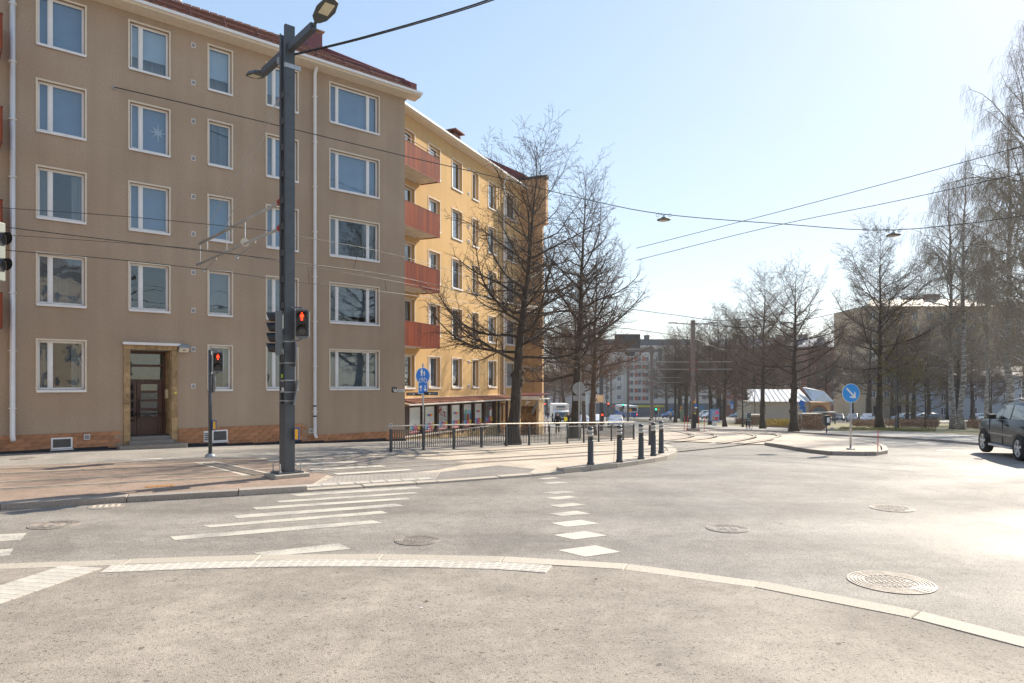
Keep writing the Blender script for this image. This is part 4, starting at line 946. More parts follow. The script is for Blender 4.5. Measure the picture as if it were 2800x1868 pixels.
# shop door and black rain pipe
M_or = M('door_orange_wood', (.22, .075, .03), .5)
dd_ = MB(); H0, H1 = -1.15, ZT-.1
for (a, b) in ((0, .09), (.44, .56), (.91, 1)): dd_.b2(xd0+(xd1-xd0)*a, xd0+(xd1-xd0)*b, .06, .11, H0, H1)
for z in (H0, H0+.5, H0+.75, H1-.12): dd_.b2(xd0, xd1, .062, .108, z, z+.1)
dq = dd_.build('door', M_or, sh); MB().quad((xd0, .085, H0), (xd1, .085, H0), (xd1, .085, H1), (xd0, .085, H1)).build('pane', MT['shop_glass'], dq)
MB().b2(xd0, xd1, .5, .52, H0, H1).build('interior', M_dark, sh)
xg = FS.x(1359); MB().tube([(xg, -.10, EV), (xg, -.10, -.55), (xg+.25, -.16, -.72)], .05, 8).build('rain_pipe', MT['black_iron'], sh)
# ---- stone porch at the end of the shop
pg = G(1440, 1191, UPL); pr = T('stone_porch', 'sunlit stone porch with flat white-edged roof behind the nearest tree', 'porch', (P(1411, HY, 42.8).x, 42.8, 0), F2.a-PI/2)
W_ = P(1466, HY, 42.6).x-P(1411, HY, 42.8).x+.15; zb_ = zg(43)-.2; zt_ = HC-(1092-HY)/F*42.7
rgp = random.Random(5); spc = M('porch_stone', (.40, .23, .10), .85, var=.3, scale=6, bump=.5, bscale=25, rnd=.3)
MB().b2(.1, W_, .55, .75, zb_, zt_).build('back_wall', M('porch_mortar', (.24, .15, .08), .9), pr)
z = zb_+.15
while z < zt_-.06:
    x = .1
    while x < W_-.05:
        l = min(rgp.uniform(.18, .36), W_-x); MB().b2(x+.006, x+l-.006, .53+rgp.uniform(-.01, .01), .56, z+.005, z+.145).build('stone', spc, pr); x += l
    z += .15
for xa_ in (-.14, W_-.02):
    c = MB().b2(xa_, xa_+.16, -.05, .76, zb_, zt_).build('pillar', M('pillar_stone', (.55, .38, .20), .85, var=.2, scale=6), pr); z = zb_+.15
MB().b2(-.35, W_+.25, -.15, 1.6, zt_+.0, zt_+.06).b2(-.36, W_+.26, -.17, -.15, zt_-.02, zt_+.20).build('roof', M('porch_fascia', (.75, .68, .58), .7), pr)
MB().prism([(-.35, -.14, zt_+.2), (W_+.25, -.14, zt_+.2), (W_+.25, 1.6, zt_+.34), (-.35, 1.6, zt_+.34)], (0, 0, .03)).build('roof_sheet', M_redm, pr)
MB().b2(0, W_, -.03, .2, zt_-.42, zt_).build('lintel', MT['pillar_stone'], pr)
for xa_ in (-.05, W_-.05):
    X = Matrix.Translation((xa_, -.22, zt_-.5)) @ Matrix.Rotation(.45, 4, 'Y'); MB().b2(-.06, .06, -.05, .05, -.42, .42, X=X).build('floodlight', M('flood', (.22, .22, .21), .5), pr)
MB().prism([(W_*.55, -.2, zt_-.05), (W_*.75, -.2, zt_-.15), (W_*.5, -.2, zt_-.38)], (0, .12, 0)).build('wall_lamp', M_trim, pr)
# striped awning pole leaning beyond the tower
q0, q1 = P(1479, 1072, 48), P(1520, 1026, 47.5); MB().tube([q0, q1], .06, 8).build('flagpole', M('pole_wood', (.62, .48, .30), .6), tw_).matrix_world = Matrix()
for o in bpy.data.objects:
    if o.name.startswith('flagpole'): o.matrix_parent_inverse = (Matrix.Translation(tw_.location) @ Matrix.Rotation(F2.a, 4, 'Z')).inverted()
# ================================================================ street furniture
M_pole = M('pole_grey', (.075, .085, .095), .45, .3, var=.12, scale=5)
M_gal = M('galvanised', (.42, .43, .44), .45, .7, var=.15, scale=9)
M_blk = M('signal_black', (.018, .018, .02), .45); M_lensoff = M('lens_off', (.05, .05, .052), .25)
M_hous = M('signal_grey', (.13, .15, .165), .5)
M_red = M('signal_red_lit', (1.0, .05, .012), .5, emit=1.7, var=0); M_tube = M('cantilever_tube', (.36, .35, .33), .45, .2); M_iso = M('insulator_red', (.30, .03, .02), .5)
M_blue = M('sign_blue', (.015, .16, .55), .45, var=.03); M_sgw = M('sign_white', (.74, .74, .72), .5, var=.03); M_back = M('sign_back', (.30, .31, .32), .5, .3)
M_conb = M('footing', (.40, .36, .30), .9, var=.2, scale=12, bump=.5)
def ped_head(root, c, rz, lit=True, h=.66, name='pedestrian_signal'):
    """two-lens pedestrian head; root-local centre c, facing -y before rz"""
    X = Matrix.Translation(c) @ Matrix.Rotation(rz, 4, 'Z'); mb = MB(); w_ = h*.46
    pts = [(-w_/2, h/2-.05), (-w_/2+.04, h/2), (w_/2-.04, h/2), (w_/2, h/2-.05), (w_/2, -h/2+.05), (w_/2-.04, -h/2), (-w_/2+.04, -h/2), (-w_/2, -h/2+.05)]
    mb.prism([X @ V((x, 0, z)) for x, z in pts], X.to_3x3() @ V((0, .20, 0)))
    o = mb.build(name, M_hous, root)
    MB().b2(-w_/2+.025, w_/2-.025, -.012, 0, -h/2+.05, h/2-.05, X=X).build('face_plate', M_blk, o)
    for k, z in enumerate((h*.23, -h*.22)):
        R = h*.165; v = MB(); n = 16; vs = []
        for i in range(n+1):
            q = PI*(-.12+1.24*i/n); dep = .13*math.sin(PI*i/n)**.5+.02
            vs += [X @ V((R*1.12*math.cos(q), -.012, z+R*1.12*math.sin(q))), X @ V((R*1.12*math.cos(q), -.012-dep, z+R*1.12*math.sin(q)))]
        v.add(vs, [(2*i, 2*i+2, 2*i+3, 2*i+1) for i in range(n)]); v.build('visor', M_blk, o)
        l = MB(); m = []
        for r_, y in ((R, -.014), (R*.7, -.03), (0.001, -.04)):
            m.append([X @ V((r_*math.cos(2*PI*i/16), y, z+r_*math.sin(2*PI*i/16))) for i in range(16)])
        l.add(sum(m, []), [(a*16+i, a*16+(i+1) % 16, (a+1)*16+(i+1) % 16, (a+1)*16+i) for a in range(2) for i in range(16)]); l.build('lens', M_lensoff, o, smooth=True)
        if k == 0:
            f = MB(); s = R*1.25
            def rect(x0, x1, z0, z1): f.b2(x0*s, x1*s, -.048, -.042, z+z0*s, z+z1*s, X=X)
            f.prism([X @ V((.13*s*math.cos(2*PI*i/10), -.048, z+.58*s+.13*s*math.sin(2*PI*i/10))) for i in range(10)], X.to_3x3() @ V((0, .006, 0)))
            rect(-.16, .16, -.08, .40); rect(-.30, -.18, -.05, .36); rect(.18, .30, -.05, .36); rect(-.15, -.02, -.62, -.09); rect(.02, .15, -.62, -.09)
            f.build('lit_figure', M_red, o)
    MB().tube([X @ V((0, .12, h/2)), X @ V((0, .12, h/2+.04)), X @ V((-.12, .12, h/2+.045)), X @ V((-.26, .14, h/2+.04))], .02, 6).tube([X @ V((0, .12, -h/2)), X @ V((-.1, .12, -h/2-.05)), X @ V((-.26, .14, -h/2-.05))], .02, 6).build('bracket', M_hous, o)
    return o
def veh_head(root, c, rz, n=4, R=.105, name='vehicle_signal'):
    """a column of hooded lenses facing -x before rz"""
    X = Matrix.Translation(c) @ Matrix.Rotation(rz, 4, 'Z'); h = n*.245+.06
    o = MB().b2(.0, .16, -.17, .17, -h/2, h/2, X=X).b2(-.012, 0, -.15, .15, -h/2+.02, h/2-.02, X=X).build(name, M_hous, root, bevel=.02)
    for k in range(n):
        z = h/2-.15-k*.245; v = MB(); m = 16; vs = []
        for i in range(m+1):
            q = PI*(-.25+1.5*i/m); dep = .24-.10*abs(i/m-.5)*2
            vs += [X @ V((-.012, R*1.15*math.cos(q), z+R*1.15*math.sin(q))), X @ V((-.012-dep, R*1.15*math.cos(q), z+R*1.15*math.sin(q)))]
        v.add(vs, [(2*i, 2*i+2, 2*i+3, 2*i+1) for i in range(m)]); v.build('visor', M_blk, o)
        MB().lathe([(R, -.012), (R*.6, -.035), (.001, -.045)], (0, 0, 0), 14, 'x').build('lens', M_lensoff, o, smooth=True).data.transform(X @ Matrix.Translation((0, 0, z)))
    return o
def button_box(root, c, rz):
    X = Matrix.Translation(c) @ Matrix.Rotation(rz, 4, 'Z')
    o = MB().b2(-.06, .06, -.05, .05, -.15, .15, X=X).build('push_button_box', M('button_blue', (.02, .07, .22), .5), root, bevel=.008)
    MB().b2(-.045, .03, -.056, -.05, -.12, .12, X=X).build('button_plate', M('button_yellow', (.80, .42, .03), .5), o)
def disc_sign(root, c, R, rz, col=M_sgw, thick=.02, name='round_sign', rim=None, tilt=0.0):
    o = MB().lathe([(R, 0), (R, thick)], n=32, axis='y').build(name, [col], root); o.location = c; o.rotation_euler = (tilt, 0, rz); return o
# ---- the big lattice pole with two street lamps
base = G(785, 1303, UPL); PA = F1.a
mp = T('lattice_pole', 'tall dark grey steel lattice pole with two street lamps and signals, foreground left', 'utility pole', base, PA)
H = P(785, 77, base.y).z-base.z; Hs = P(785, 1104, base.y).z-base.z     # where the closed lower box ends
D2, W2 = .165, .115
ch = MB()
for s in (-1, 1):
    y = s*D2; ch.b2(-W2, W2, y-.012 if s < 0 else y-.012, y+.012, Hs, H if s < 0 else H-.12); 
    for xx in (-W2, W2-.012): ch.b2(xx, xx+.012, y+.012 if s < 0 else y-.075, y+.075 if s < 0 else y-.012, Hs, H if s < 0 else H-.12)
ch.build('channels', M_pole, mp)
MB().b2(-W2, W2, -D2-.012, D2+.012, .09, Hs).build('lower_box', M_pole, mp)
z = Hs+.45; bt = MB().b2(-.006, .006, -D2+.02, D2-.02, -.07, .07).mesh('batten', M_pole)
while z < H-1.2:
    for xx in (-W2+.006, W2-.006): put('batten', bt, mp, (xx, 0, z))
    z += .62
MB().b2(-.42, .42, -.36, .36, -.12, .09).build('footing', M_conb, mp, bevel=.02)
MB().b2(-.30, .30, -.26, .26, .09, .125).build('base_plate', M_pole, mp)
for sx in (-1, 1):
    for sy in (-1, 1): MB().tube([(sx*.25, sy*.21, .12), (sx*.25, sy*.21, .33)], .016, 8).lathe([(.035, .125), (.035, .16)], (sx*.25, sy*.21, 0), 6).build('anchor_bolt', M_gal, mp)
def led_lamp(root, c, ax, tilt):
    """flat LED head; ax = outward direction in local x-y"""
    R_ = Matrix.Translation(c) @ Matrix.Rotation(math.atan2(ax[1], ax[0]), 4, 'Z') @ Matrix.Rotation(-tilt, 4, 'Y')
    out = [(-.05, .06), (.10, .17), (.42, .22), (.72, .15), (.80, .0)]; pts = out+[(x, -y) for x, y in out[::-1][1:]]
    lo = [R_ @ V((x, y, -.035)) for x, y in pts]; mb = MB(); n = len(pts); hi = [R_ @ V((x*.95+.01, y*.75, .045)) for x, y in pts]
    mb.add(lo+hi, [tuple(range(n))[::-1], tuple(range(n, 2*n))]+[(i, (i+1) % n, (i+1) % n+n, i+n) for i in range(n)])
    o = mb.build('street_lamp', M('lamp_body', (.06, .065, .065), .5), root, bevel=.01)
    MB().b2(.26, .62, -.11, .11, -.042, -.036, X=R_).build('led_panel', M('led_panel', (.62, .58, .42), .3), o)
    return o
zl = P(785, 138, base.y).z-base.z
for s in (-1, 1):
    L_ = 1.45
    MB().b2(-.07, .07, min(s*D2, s*L_), max(s*D2, s*L_), zl-.07+(-.02), zl+.07).build('lamp_arm', M_pole, mp)
    MB().tube([(0, s*(L_-.05), zl), (0, s*(L_+.22), zl+.05)], .035, 8).build('lamp_spigot', M_pole, mp); led_lamp(mp, V((0, s*(L_+.20), zl+.05)), (0, s), math.radians(12))
MB().b2(-W2-.02, W2+.14, -D2-.03, -D2+.02, zl-.48, zl-.38).build('wire_clamp', M_gal, mp)
def zof(py): return P(785, py, base.y).z-base.z
# cantilevers over the tracks (towards +y local)
zu, zd_ = zof(546), zof(618)
MB().tube([(-.02, D2+.22, zu), (-.02, 6.75, zu)], .042, 10).build('cantilever_tube', M_tube, mp, smooth=True); MB().tube([(-.02, D2+.22, zd_), (-.02, 7.0, zd_)], .036, 10).build('cantilever_tube', M_tube, mp, smooth=True)
for zz in (zu, zd_): MB().lathe([(.05, D2), (.09, D2+.05), (.09, D2+.1), (.05, D2+.12), (.09, D2+.15), (.09, D2+.2), (.05, D2+.24)], (-.02, 0, zz), 12, 'y').build('insulator', M_iso, mp); MB().b2(-.09, .05, D2, D2+.07, zz+.08, zz+.22).build('bracket', M_gal, mp)
zs = zof(241)
for y, r_ in ((4.35, .012), (6.7, .012)): MB().tube([(-.02, D2+.05, zs), (-.02, y, zu+.05)], .008, 5).build('stay_rod', M_gal, mp)
MB().b2(-.09, .05, D2, D2+.10, zs-.06, zs+.04).build('bracket', M_gal, mp); MB().b2(-.14, .02, D2, D2+.10, zs+.62, zs+.76).build('bracket', M_gal, mp)
for y in (4.2, 6.65): MB().tube([(-.02, y, zu), (-.02, y, zd_)], .010, 6).build('drop_rod', M_gal, mp); MB().lathe([(.055, y-.03), (.055, y+.03)], (-.02, 0, zu), 8, 'y').lathe([(.05, y-.03), (.05, y+.03)], (-.02, 0, zd_), 8, 'y').build('clamp', M_gal, mp)
zc = 5.75-base.z
for y0_, y1_ in ((2.0, 3.35), (5.15, 6.3)): MB().tube([(-.02, y0_, zd_-.08), (-.02, y1_, zc)], .018, 8).tube([(-.02, y0_, zd_), (-.02, y0_, zd_-.1)], .02, 6).build('registration_arm', M_tube, mp); MB().lathe([(.04, zc-.05), (.04, zc+.05)], (-.02, y1_, 0), 8).build('contact_clip', M_gal, mp)
for y, ch_ in ((2.75, .48), (5.95, .3)):
    MB().tube([(-.02, y, zu), (-.02, y, zu-ch_)], .016, 6).build('hanger', M_gal, mp)
MB().lathe([(.11, -.02), (.11, .02)], (-.02, 2.75, zu-.58), 18, 'y').build('pulley', M('pulley', (.55, .50, .40), .5), mp)
# signals on it
c_ = V((.16, -.16, zof(886))); 
def toward(px_, py_, y): q = P(px_, py_, y); r = Matrix.Rotation(-PA, 4, 'Z') @ (q-base); return r
ped_head(mp, toward(826, 885, base.y-.25), -PA+math.radians(12), h=.68)
veh_head(mp, toward(757, 911, base.y+.05), -PA+math.radians(8), n=4, R=.11)
sgn = disc_sign(mp, toward(806, 968, base.y-.05), .30, -PA+math.radians(-66), M_back)
X = Matrix.Translation(toward(808, 1072, base.y-.08)) @ Matrix.Rotation(-PA+math.radians(-64), 4, 'Z') @ Matrix.Rotation(math.radians(-9), 4, 'X'); MB().b2(-.20, .20, -.012, .012, -.30, .28, X=X).build('angled_plate', M_back, mp)
button_box(mp, toward(812, 1187, base.y-.12), -PA+math.radians(15))
q = toward(771.5, 1055, base.y-.02); X = Matrix.Rotation(-PI/2, 4, 'Z'); pl_ = MB().b2(q.x-.008, q.x, q.y-.10, q.y+.10, q.z-.14, q.z+.14).build('pole_number', M_sgw, mp)
text('2', .22, M_blk, pl_, (q.x-.012, q.y+.02, q.z-.03), (PI/2, 0, -PI/2)); text('5', .10, M_blk, pl_, (q.x-.012, q.y-.055, q.z+.07), (PI/2, 0, -PI/2))
MB().b2(q.x-.008, q.x, q.y-.03, q.y+.03, q.z+.19, q.z+.27).build('sticker', M('lime', (.45, .75, .02), .5), mp)
bd = MB().b2(-W2-.006, W2+.006, -D2-.02, D2+.02, -.012, .012).mesh('band', M_gal)
for py_ in (935, 993, 1040, 1072, 1096): put('band', bd, mp, (0, 0, zof(py_)))
# ---- slim signal post by the building
sb = G(575, 1250, UPL); sp_ = T('signal_post', 'slim grey post with red pedestrian light in front of the beige house', 'traffic signal', sb, 0)
def zs_(py): return P(575, py, sb.y).z-sb.z
def sx_(px_, py_, dy=0.0): q = P(px_, py_, sb.y+dy); return q-sb
MB().tube([(0, 0, 0), (0, 0, zs_(957))], .055, 12).build('post', M_pole, sp_, smooth=True); MB().lathe([(.15, 0), (.15, .04), (.11, .09), (.06, .11)], n=18).build('base', M_gal, sp_, smooth=True)
ped_head(sp_, sx_(596, 990, -.12), math.radians(20), h=.62); disc_sign(sp_, sx_(583, 1048, -.03), .28, math.radians(-55), M_back); button_box(sp_, sx_(585, 1163, -.04), math.radians(40))
# ---- signal at the very left edge
g = G(-12, 1330, UPL); lt = T('edge_signal', 'traffic signal head with shiny hoods cut off by the left edge', 'traffic signal', (P(-34, HY, 13.0).x, 13.0, UPL), 0)
MB().tube([(0, 0, 0), (0, 0, 5.6)], .06, 10).build('post', M_pole, lt)
o = MB().b2(.0, .26, -.12, .12, P(0, 768, 13).z-UPL, P(0, 607, 13).z-UPL).build('signal_head', M('housing_pale', (.22, .235, .21), .5), lt, bevel=.02)
for py_ in (657, 728):
    z = P(0, py_, 13).z-UPL; v = MB(); vs = []
    for i in range(17):
        q = PI*(-.2+1.4*i/16); vs += [V((.26, .14*math.cos(q), z+.14*math.sin(q)+.02)), V((.26+.14*(.25+.75*math.sin(PI*i/16)**.5), .14*math.cos(q), z+.14*math.sin(q)+.02))]
    v.add(vs, [(2*i, 2*i+2, 2*i+3, 2*i+1) for i in range(16)]); v.build('visor', M('visor_shiny', (.05, .05, .055), .18, .6), o, smooth=True); MB().lathe([(.13, .255), (.13, .262)], (0, 0, z+.02), 14, 'x').build('lens', M_lensoff, o)
# ---- guard fence
fpx = [(1068.5, 1236), (1158, 1231), (1241, 1228), (1316.5, 1224.5), (1384.5, 1221), (1447, 1218), (1502.5, 1215.5), (1551.5, 1212.8), (1596.5, 1210.5), (1637, 1208.5), (1672, 1206), (1704, 1204), (1733, 1202)]
fp = [G(a, b, UPL) for a, b in fpx]
fe = T('guard_fence', 'dark grey railing with pale handrail between sidewalk and tram tracks', 'fence', fp[0], 0)
M_fen = M('fence_grey', (.07, .075, .078), .5, .3); M_rail = M('handrail_steel', (.48, .43, .37), .45, .3)
FH = .84
pm = MB().b2(-.032, .032, -.032, .032, 0, .74).mesh('post', M_fen); bsm = MB().tube([(0, 0, .74), (0, 0, FH)], .014, 6).mesh('stem', M_gal); bpm = MB().b2(-.07, .07, -.06, .06, 0, .015).mesh('base', M_fen)
MB().tube([p-fp[0]+V((0, 0, FH)) for p in [fp[0]+(fp[0]-fp[1]).normalized()*.18]+fp], .024, 8).build('handrail', M_rail, fe, smooth=True)
for i, p in enumerate(fp):
    d = (fp[min(i+1, len(fp)-1)]-fp[max(i-1, 0)]); a = math.atan2(d.y, d.x); o = put('post', pm, fe, p-fp[0], a); put('base_plate', bpm, o); put('stem', bsm, o)
    if i < len(fp)-1:
        e = fp[i+1]-p; ln = e.length; u = e/ln; A = math.atan2(e.y, e.x); up_ = V((0, 0, 1)); s0 = p-fp[0]+u*.06; s1 = p-fp[0]+u*(ln-.06)
        fr_ = MB().tube([s0+up_*.70, s1+up_*.70, s1+up_*.10, s0+up_*.10, s0+up_*.70], .011, 5); pn = fr_.build('panel', M_fen, fe)
        br_ = MB().b2(-.009, .009, -.009, .009, .10, .70).mesh('bar', M_fen); n = 13
        for k in range(1, n): put('bar', br_, pn, s0+(s1-s0)*(k/n), A)
# ---- bollards
bl = [(1615, 1271, 'nearest white-banded grey bollard on the curved kerb'), (1694, 1264, 'second grey bollard from the left on the curved kerb'), (1753, 1256, 'third grey bollard from the left on the curved kerb'), (1786.5, 1247, 'grey bollard directly in front of a farther one'), (1808, 1239.5, 'rightmost grey bollard at the tip of the kerb'), (1779, 1217, 'farthest grey bollard half hidden behind another')]
M_bol = M('bollard_grey', (.065, .07, .075), .5, .2); M_refl = M('reflector_white', (.50, .485, .45), .5); b0 = None
for a, b, lab in bl:
    g = G(a, b, UPL+.02)
    if b0 is None:
        b0 = T('bollard', lab, 'bollard', g, 0, 'bollards along the tram paving'); MB().lathe([(.10, 0), (.10, .05), (.083, .07), (.075, .62), (.072, .66)], n=18).build('post', M_bol, b0, smooth=True)
        for z in (.80, .90): MB().lathe([(.073, z-.038), (.073, z+.038)], n=18).build('reflective_band', M_refl, b0, smooth=True)
        MB().lathe([(.071, .66), (.071, .955), (.078, .962), (.078, .985), (.05, 1.01), (.001, 1.02)], n=18).build('head', M_bol, b0, smooth=True)
    else: copy_tree(b0, g, label=lab)
# ---- sign: pedestrians and cyclists, two-way plate, wayfinding boards
sg = G(1157, 1230.5, UPL); sgn = T('cycle_path_sign', 'blue round pedestrian and cycle sign above two-way plate and black direction boards', 'road sign', sg, 0)
def z2(py): return P(1157, py, sg.y).z-sg.z
MB().tube([(0, 0, 0), (0, 0, z2(994))], .030, 10).build('post', M_gal, sgn, smooth=True)
r2 = math.radians(40); R = .29; cz = z2(1028)
face = put('round_plate', None, sgn, (0, -.04, cz), r2); 
bpy.data.objects.remove(face)
def plate(root, name, pts, y, th, mat, c, rz):
    o = MB().prism([(x, y, z) for x, z in pts], (0, th, 0)).build(name, mat, root); o.location = c; o.rotation_euler = (0, 0, rz); return o
def circ(r, n=36, cx=0, cz_=0): return [(cx+r*math.cos(2*PI*i/n), cz_+r*math.sin(2*PI*i/n)) for i in range(n)]
dp = plate(sgn, 'round_plate', circ(R), 0, .015, M_sgw, (0, -.05, cz), r2)
plate(dp, 'blue_field', circ(R*.93), -.003, .003, M_blue, (0, 0, 0), 0)
def person_icon(root, cx, cz_, s):
    for nm, pts in (('head', circ(.13*s, 14, cx, cz_+.86*s)), ('body', [(cx-.17*s, cz_+.68*s), (cx+.17*s, cz_+.68*s), (cx+.30*s, cz_+.22*s), (cx+.20*s, cz_+.20*s), (cx+.14*s, cz_+.42*s), (cx+.16*s, cz_-.45*s), (cx+.03*s, cz_-.45*s), (cx, cz_+.0*s), (cx-.03*s, cz_-.45*s), (cx-.16*s, cz_-.45*s), (cx-.14*s, cz_+.42*s), (cx-.20*s, cz_+.20*s), (cx-.30*s, cz_+.22*s)])):
        plate(root, 'figure_'+nm, pts, -.006, .003, M_sgw, (0, 0, 0), 0)
person_icon(dp, -.055, .075, .175); person_icon(dp, .05, .055, .115)
def ring(root, cx, cz_, r): 
    mb = MB(); mb.tube([(cx+r*math.cos(2*PI*i/20), -.006, cz_+r*math.sin(2*PI*i/20)) for i in range(21)], .008, 4); mb.build('bicycle_wheel', M_sgw, root)
ring(dp, -.09, -.155, .062); ring(dp, .09, -.155, .062)
MB().tube([(-.09, -.006, -.155), (-.04, -.006, -.075), (.045, -.006, -.09), (.0, -.006, -.16), (.09, -.006, -.155), (.045, -.006, -.085)], .007, 4).tube([(.0, -.006, -.16), (-.04, -.006, -.075), (-.05, -.006, -.045), (-.02, -.006, -.04)], .007, 4).tube([(.03, -.006, -.055), (.075, -.006, -.055)], .008, 4).build('bicycle_frame', M_sgw, dp)
hw = .185; zq = z2(1080-.5-9); sq = plate(sgn, 'arrow_plate', [(-hw, -.19), (hw, -.19), (hw, .19), (-hw, .19)], 0, .012, M_sgw, (0, -.05, z2(1062)), r2)
plate(sq, 'blue_field', [(-hw+.015, -.175), (hw-.015, -.175), (hw-.015, .175), (-hw+.015, .175)], -.003, .003, M_blue, (0, 0, 0), 0)
for sx in (-1, 1):
    k = -sx
    plate(sq, 'arrow', [(sx*.085-.014, -.10*k), (sx*.085+.014, -.10*k), (sx*.085+.014, .03*k), (sx*.085+.055, .01*k), (sx*.085+.055, .04*k), (sx*.085, .11*k), (sx*.085-.055, .04*k), (sx*.085-.055, .01*k), (sx*.085-.014, .03*k)], -.006, .003, M_sgw, (0, 0, 0), 0)
for s, pxe, lb1, lb2 in ((-1, 1112, 'Tammelan koulu', 'Sammonkatu'), (1, 1198, 'Keskusta', 'Centrum')):
    e = P(pxe, 1077, sg.y+(.25 if s < 0 else -.15))-sg; ln = math.hypot(e.x, e.y); A = math.atan2(e.y, e.x) if s > 0 else math.atan2(-e.y, -e.x); zc_ = z2(1077)
    xa, xb_ = (.05, ln) if s > 0 else (-ln, -.05); bo = MB().b2(xa, xb_, -.03, -.01, -.055, .055).build('direction_board', M('board_black', (.02, .02, .024), .5), sgn, loc=(0, 0, zc_-(.01 if s < 0 else -.01)), rz=A)
    for j in range(2): MB().b2(xa+.18 if s > 0 else xb_-.62, xa+.50-.1*j if s > 0 else xb_-.14-.1*j, -.032, -.03, .012-.035*j, .026-.035*j).build('lettering_line', M('faint_text', (.35, .36, .38), .6), bo)
    MB().lathe([(.028, -.033), (.028, -.03)], (xb_-.30 if s > 0 else xa+.30, 0, 0), 12, 'y').build('bus_symbol', M_sgw, bo)
    MB().b2(xb_-.07, xb_-.03, -.033, -.03, -.02, .02).build('arrow_symbol', M_blue, bo) if s > 0 else MB().b2(xa+.03, xa+.07, -.033, -.03, -.02, .02).build('arrow_symbol', M_rb, bo)
# ---- keep-right sign and red marker stick on the island
ig = G(2326, 1229, .115); ks = T('keep_right_sign', 'round blue keep-right arrow sign on the traffic island', 'road sign', ig, 0)
cz = P(2324, 1075, ig.y).z-ig.z; ze = 0
MB().tube([(0, 0, 0), (0, 0, cz+.2)], .033, 10).build('post', M_gal, ks, smooth=True); MB().b2(-.11, .11, -.10, .10, 0, .05).build('foot', M_gal, ks, bevel=.01)
R = .325; dp = plate(ks, 'round_plate', circ(R), 0, .015, M_sgw, (-.01, -.05, cz), math.radians(8)); plate(dp, 'blue_field', circ(R*.955), -.003, .003, M('sign_blue_bright', (.02, .28, .72), .4, var=.03), (0, 0, 0), 0)
u, v = V((.7071, -.7071)), V((.7071, .7071))
def uv2(a, b): q = u*a+v*b; return (q.x, q.y)
plate(dp, 'arrow', [uv2(a*R, b*R) for a, b in ((-.72, -.09), (.38, -.09), (.10, -.37), (.36, -.37), (.76, 0), (.36, .37), (.10, .37), (.38, .09), (-.72, .09))], -.006, .003, M_sgw, (0, 0, 0), 0)
g = G(2400, 1236, .115); t = T('marker_stick', 'thin red marker stick at the end of the traffic island', 'marker stick', g); MB().tube([(0, 0, 0), (.015, 0, P(2401, 1175, g.y).z-g.z)], .012, 6).build('rod', M('stick_red', (.60, .05, .06), .5), t); MB().lathe([(.03, 0), (.03, .02)], n=8).build('socket', M_gal, t)
# ---- thin rusty stick by the second bollard
g = G(1678, 1268, UPL); t = T('snow_stick', 'hair-thin wire stick between the first two bollards', 'marker stick', g); MB().tube([(0, 0, 0), (.02, 0, .45), (.03, 0, .98)], .005, 4).build('rod', M('wire_rust', (.35, .22, .12), .7), t); MB().lathe([(.012, 0), (.012, .03)], n=6).build('socket', M_gal, t)
# ---- round sign from behind
g = G(1583, 1206, UPL); t = T('sign_from_behind', 'grey back of a round sign with a small plate below, beside the second tree', 'road sign', g); zc_ = P(1582, 1063, g.y).z-g.z
MB().tube([(0, 0, 0), (0, 0, zc_+.30)], .028, 8).build('post', M_gal, t); plate(t, 'round_plate', circ(.29), 0, .012, M_back, (0, .04, zc_), 0); z = P(1582, 1089, g.y).z-g.z; plate(t, 'lower_plate', [(-.28, -.12), (.28, -.12), (.28, .12), (-.28, .12)], 0, .012, M_back, (.02, .04, z), 0)
# ================================================================ overhead wires
M_wire = M('wire', (.035, .033, .03), .5, .4)
def wire(label, pts, r=.008, sag=0, name='overhead_wire', cat='wire'):
    p = [P(*q) if isinstance(q, tuple) else q for q in pts]
    return tag(MB().tube(smooth_line(p, 5), r, 5, cap=False).build(name, M_wire), label, cat, 'overhead wires')
wire('thick contact wire above the nearer tram track', [(-60, 607, 14.7), (24, 622, 15.1), (300, 656, 16.4), (693, 702, 18.6), (804, 717.5, 19.5), (1112, 762, 24), (1430, 838, 30), (1600, 868, 40), (1760, 898, 52), (1895, 925, 60)], .011)
wire('messenger wire highest above the nearer tram track', [(-60, 562, 15.9), (0, 568, 16.2), (340, 592, 17.3), (690, 626, 18.7), (804, 644, 19.6), (1112, 705, 24), (1420, 800, 31), (1600, 848, 40), (1890, 905, 60)], .008)
wire('contact wire above the farther tram track', [(-60, 675, 17.3), (24, 685, 17.7), (300, 708, 19), (581, 739, 20.8), (804, 770, 22.8), (1112, 806, 27), (1430, 850, 36), (1650, 885, 46), (1895, 932, 60)], .011)
wire('thin messenger wire above the farther tram track', [(-60, 636, 17.6), (24, 643, 18), (300, 662, 19.4), (575, 685, 21), (804, 723, 23), (1071, 768, 27), (1400, 830, 36), (1650, 870, 46), (1892, 915, 60)], .007)
for i, (a, b) in enumerate((((980, 687, 22), (965, 742, 22)), ((841, 731, 22), (845, 774, 22)), ((1052, 766, 25), (1056, 798, 25)))): wire('short dropper wire number %s from the pole' % ['one', 'two', 'three'][i] if 0 else ['dropper wire in front of the downpipe', 'dropper wire left of the corner windows', 'dropper wire near the house corner'][(1, 0, 2)[i]], [a, b], .006)
wire('pair of insulated cables from the lattice pole towards the upper right', [P(797, 150, base.y), P(1000, 100, 15.0), P(1300, 12, 13.6), P(1480, -60, 12.8)], .017); wire('second cable bundled below the first from the lattice pole', [P(797, 153, base.y), P(1000, 104, 15.0), P(1300, 17, 13.6), P(1480, -54, 12.8)], .012)
an = F1.w(ax_, -.12, az_)
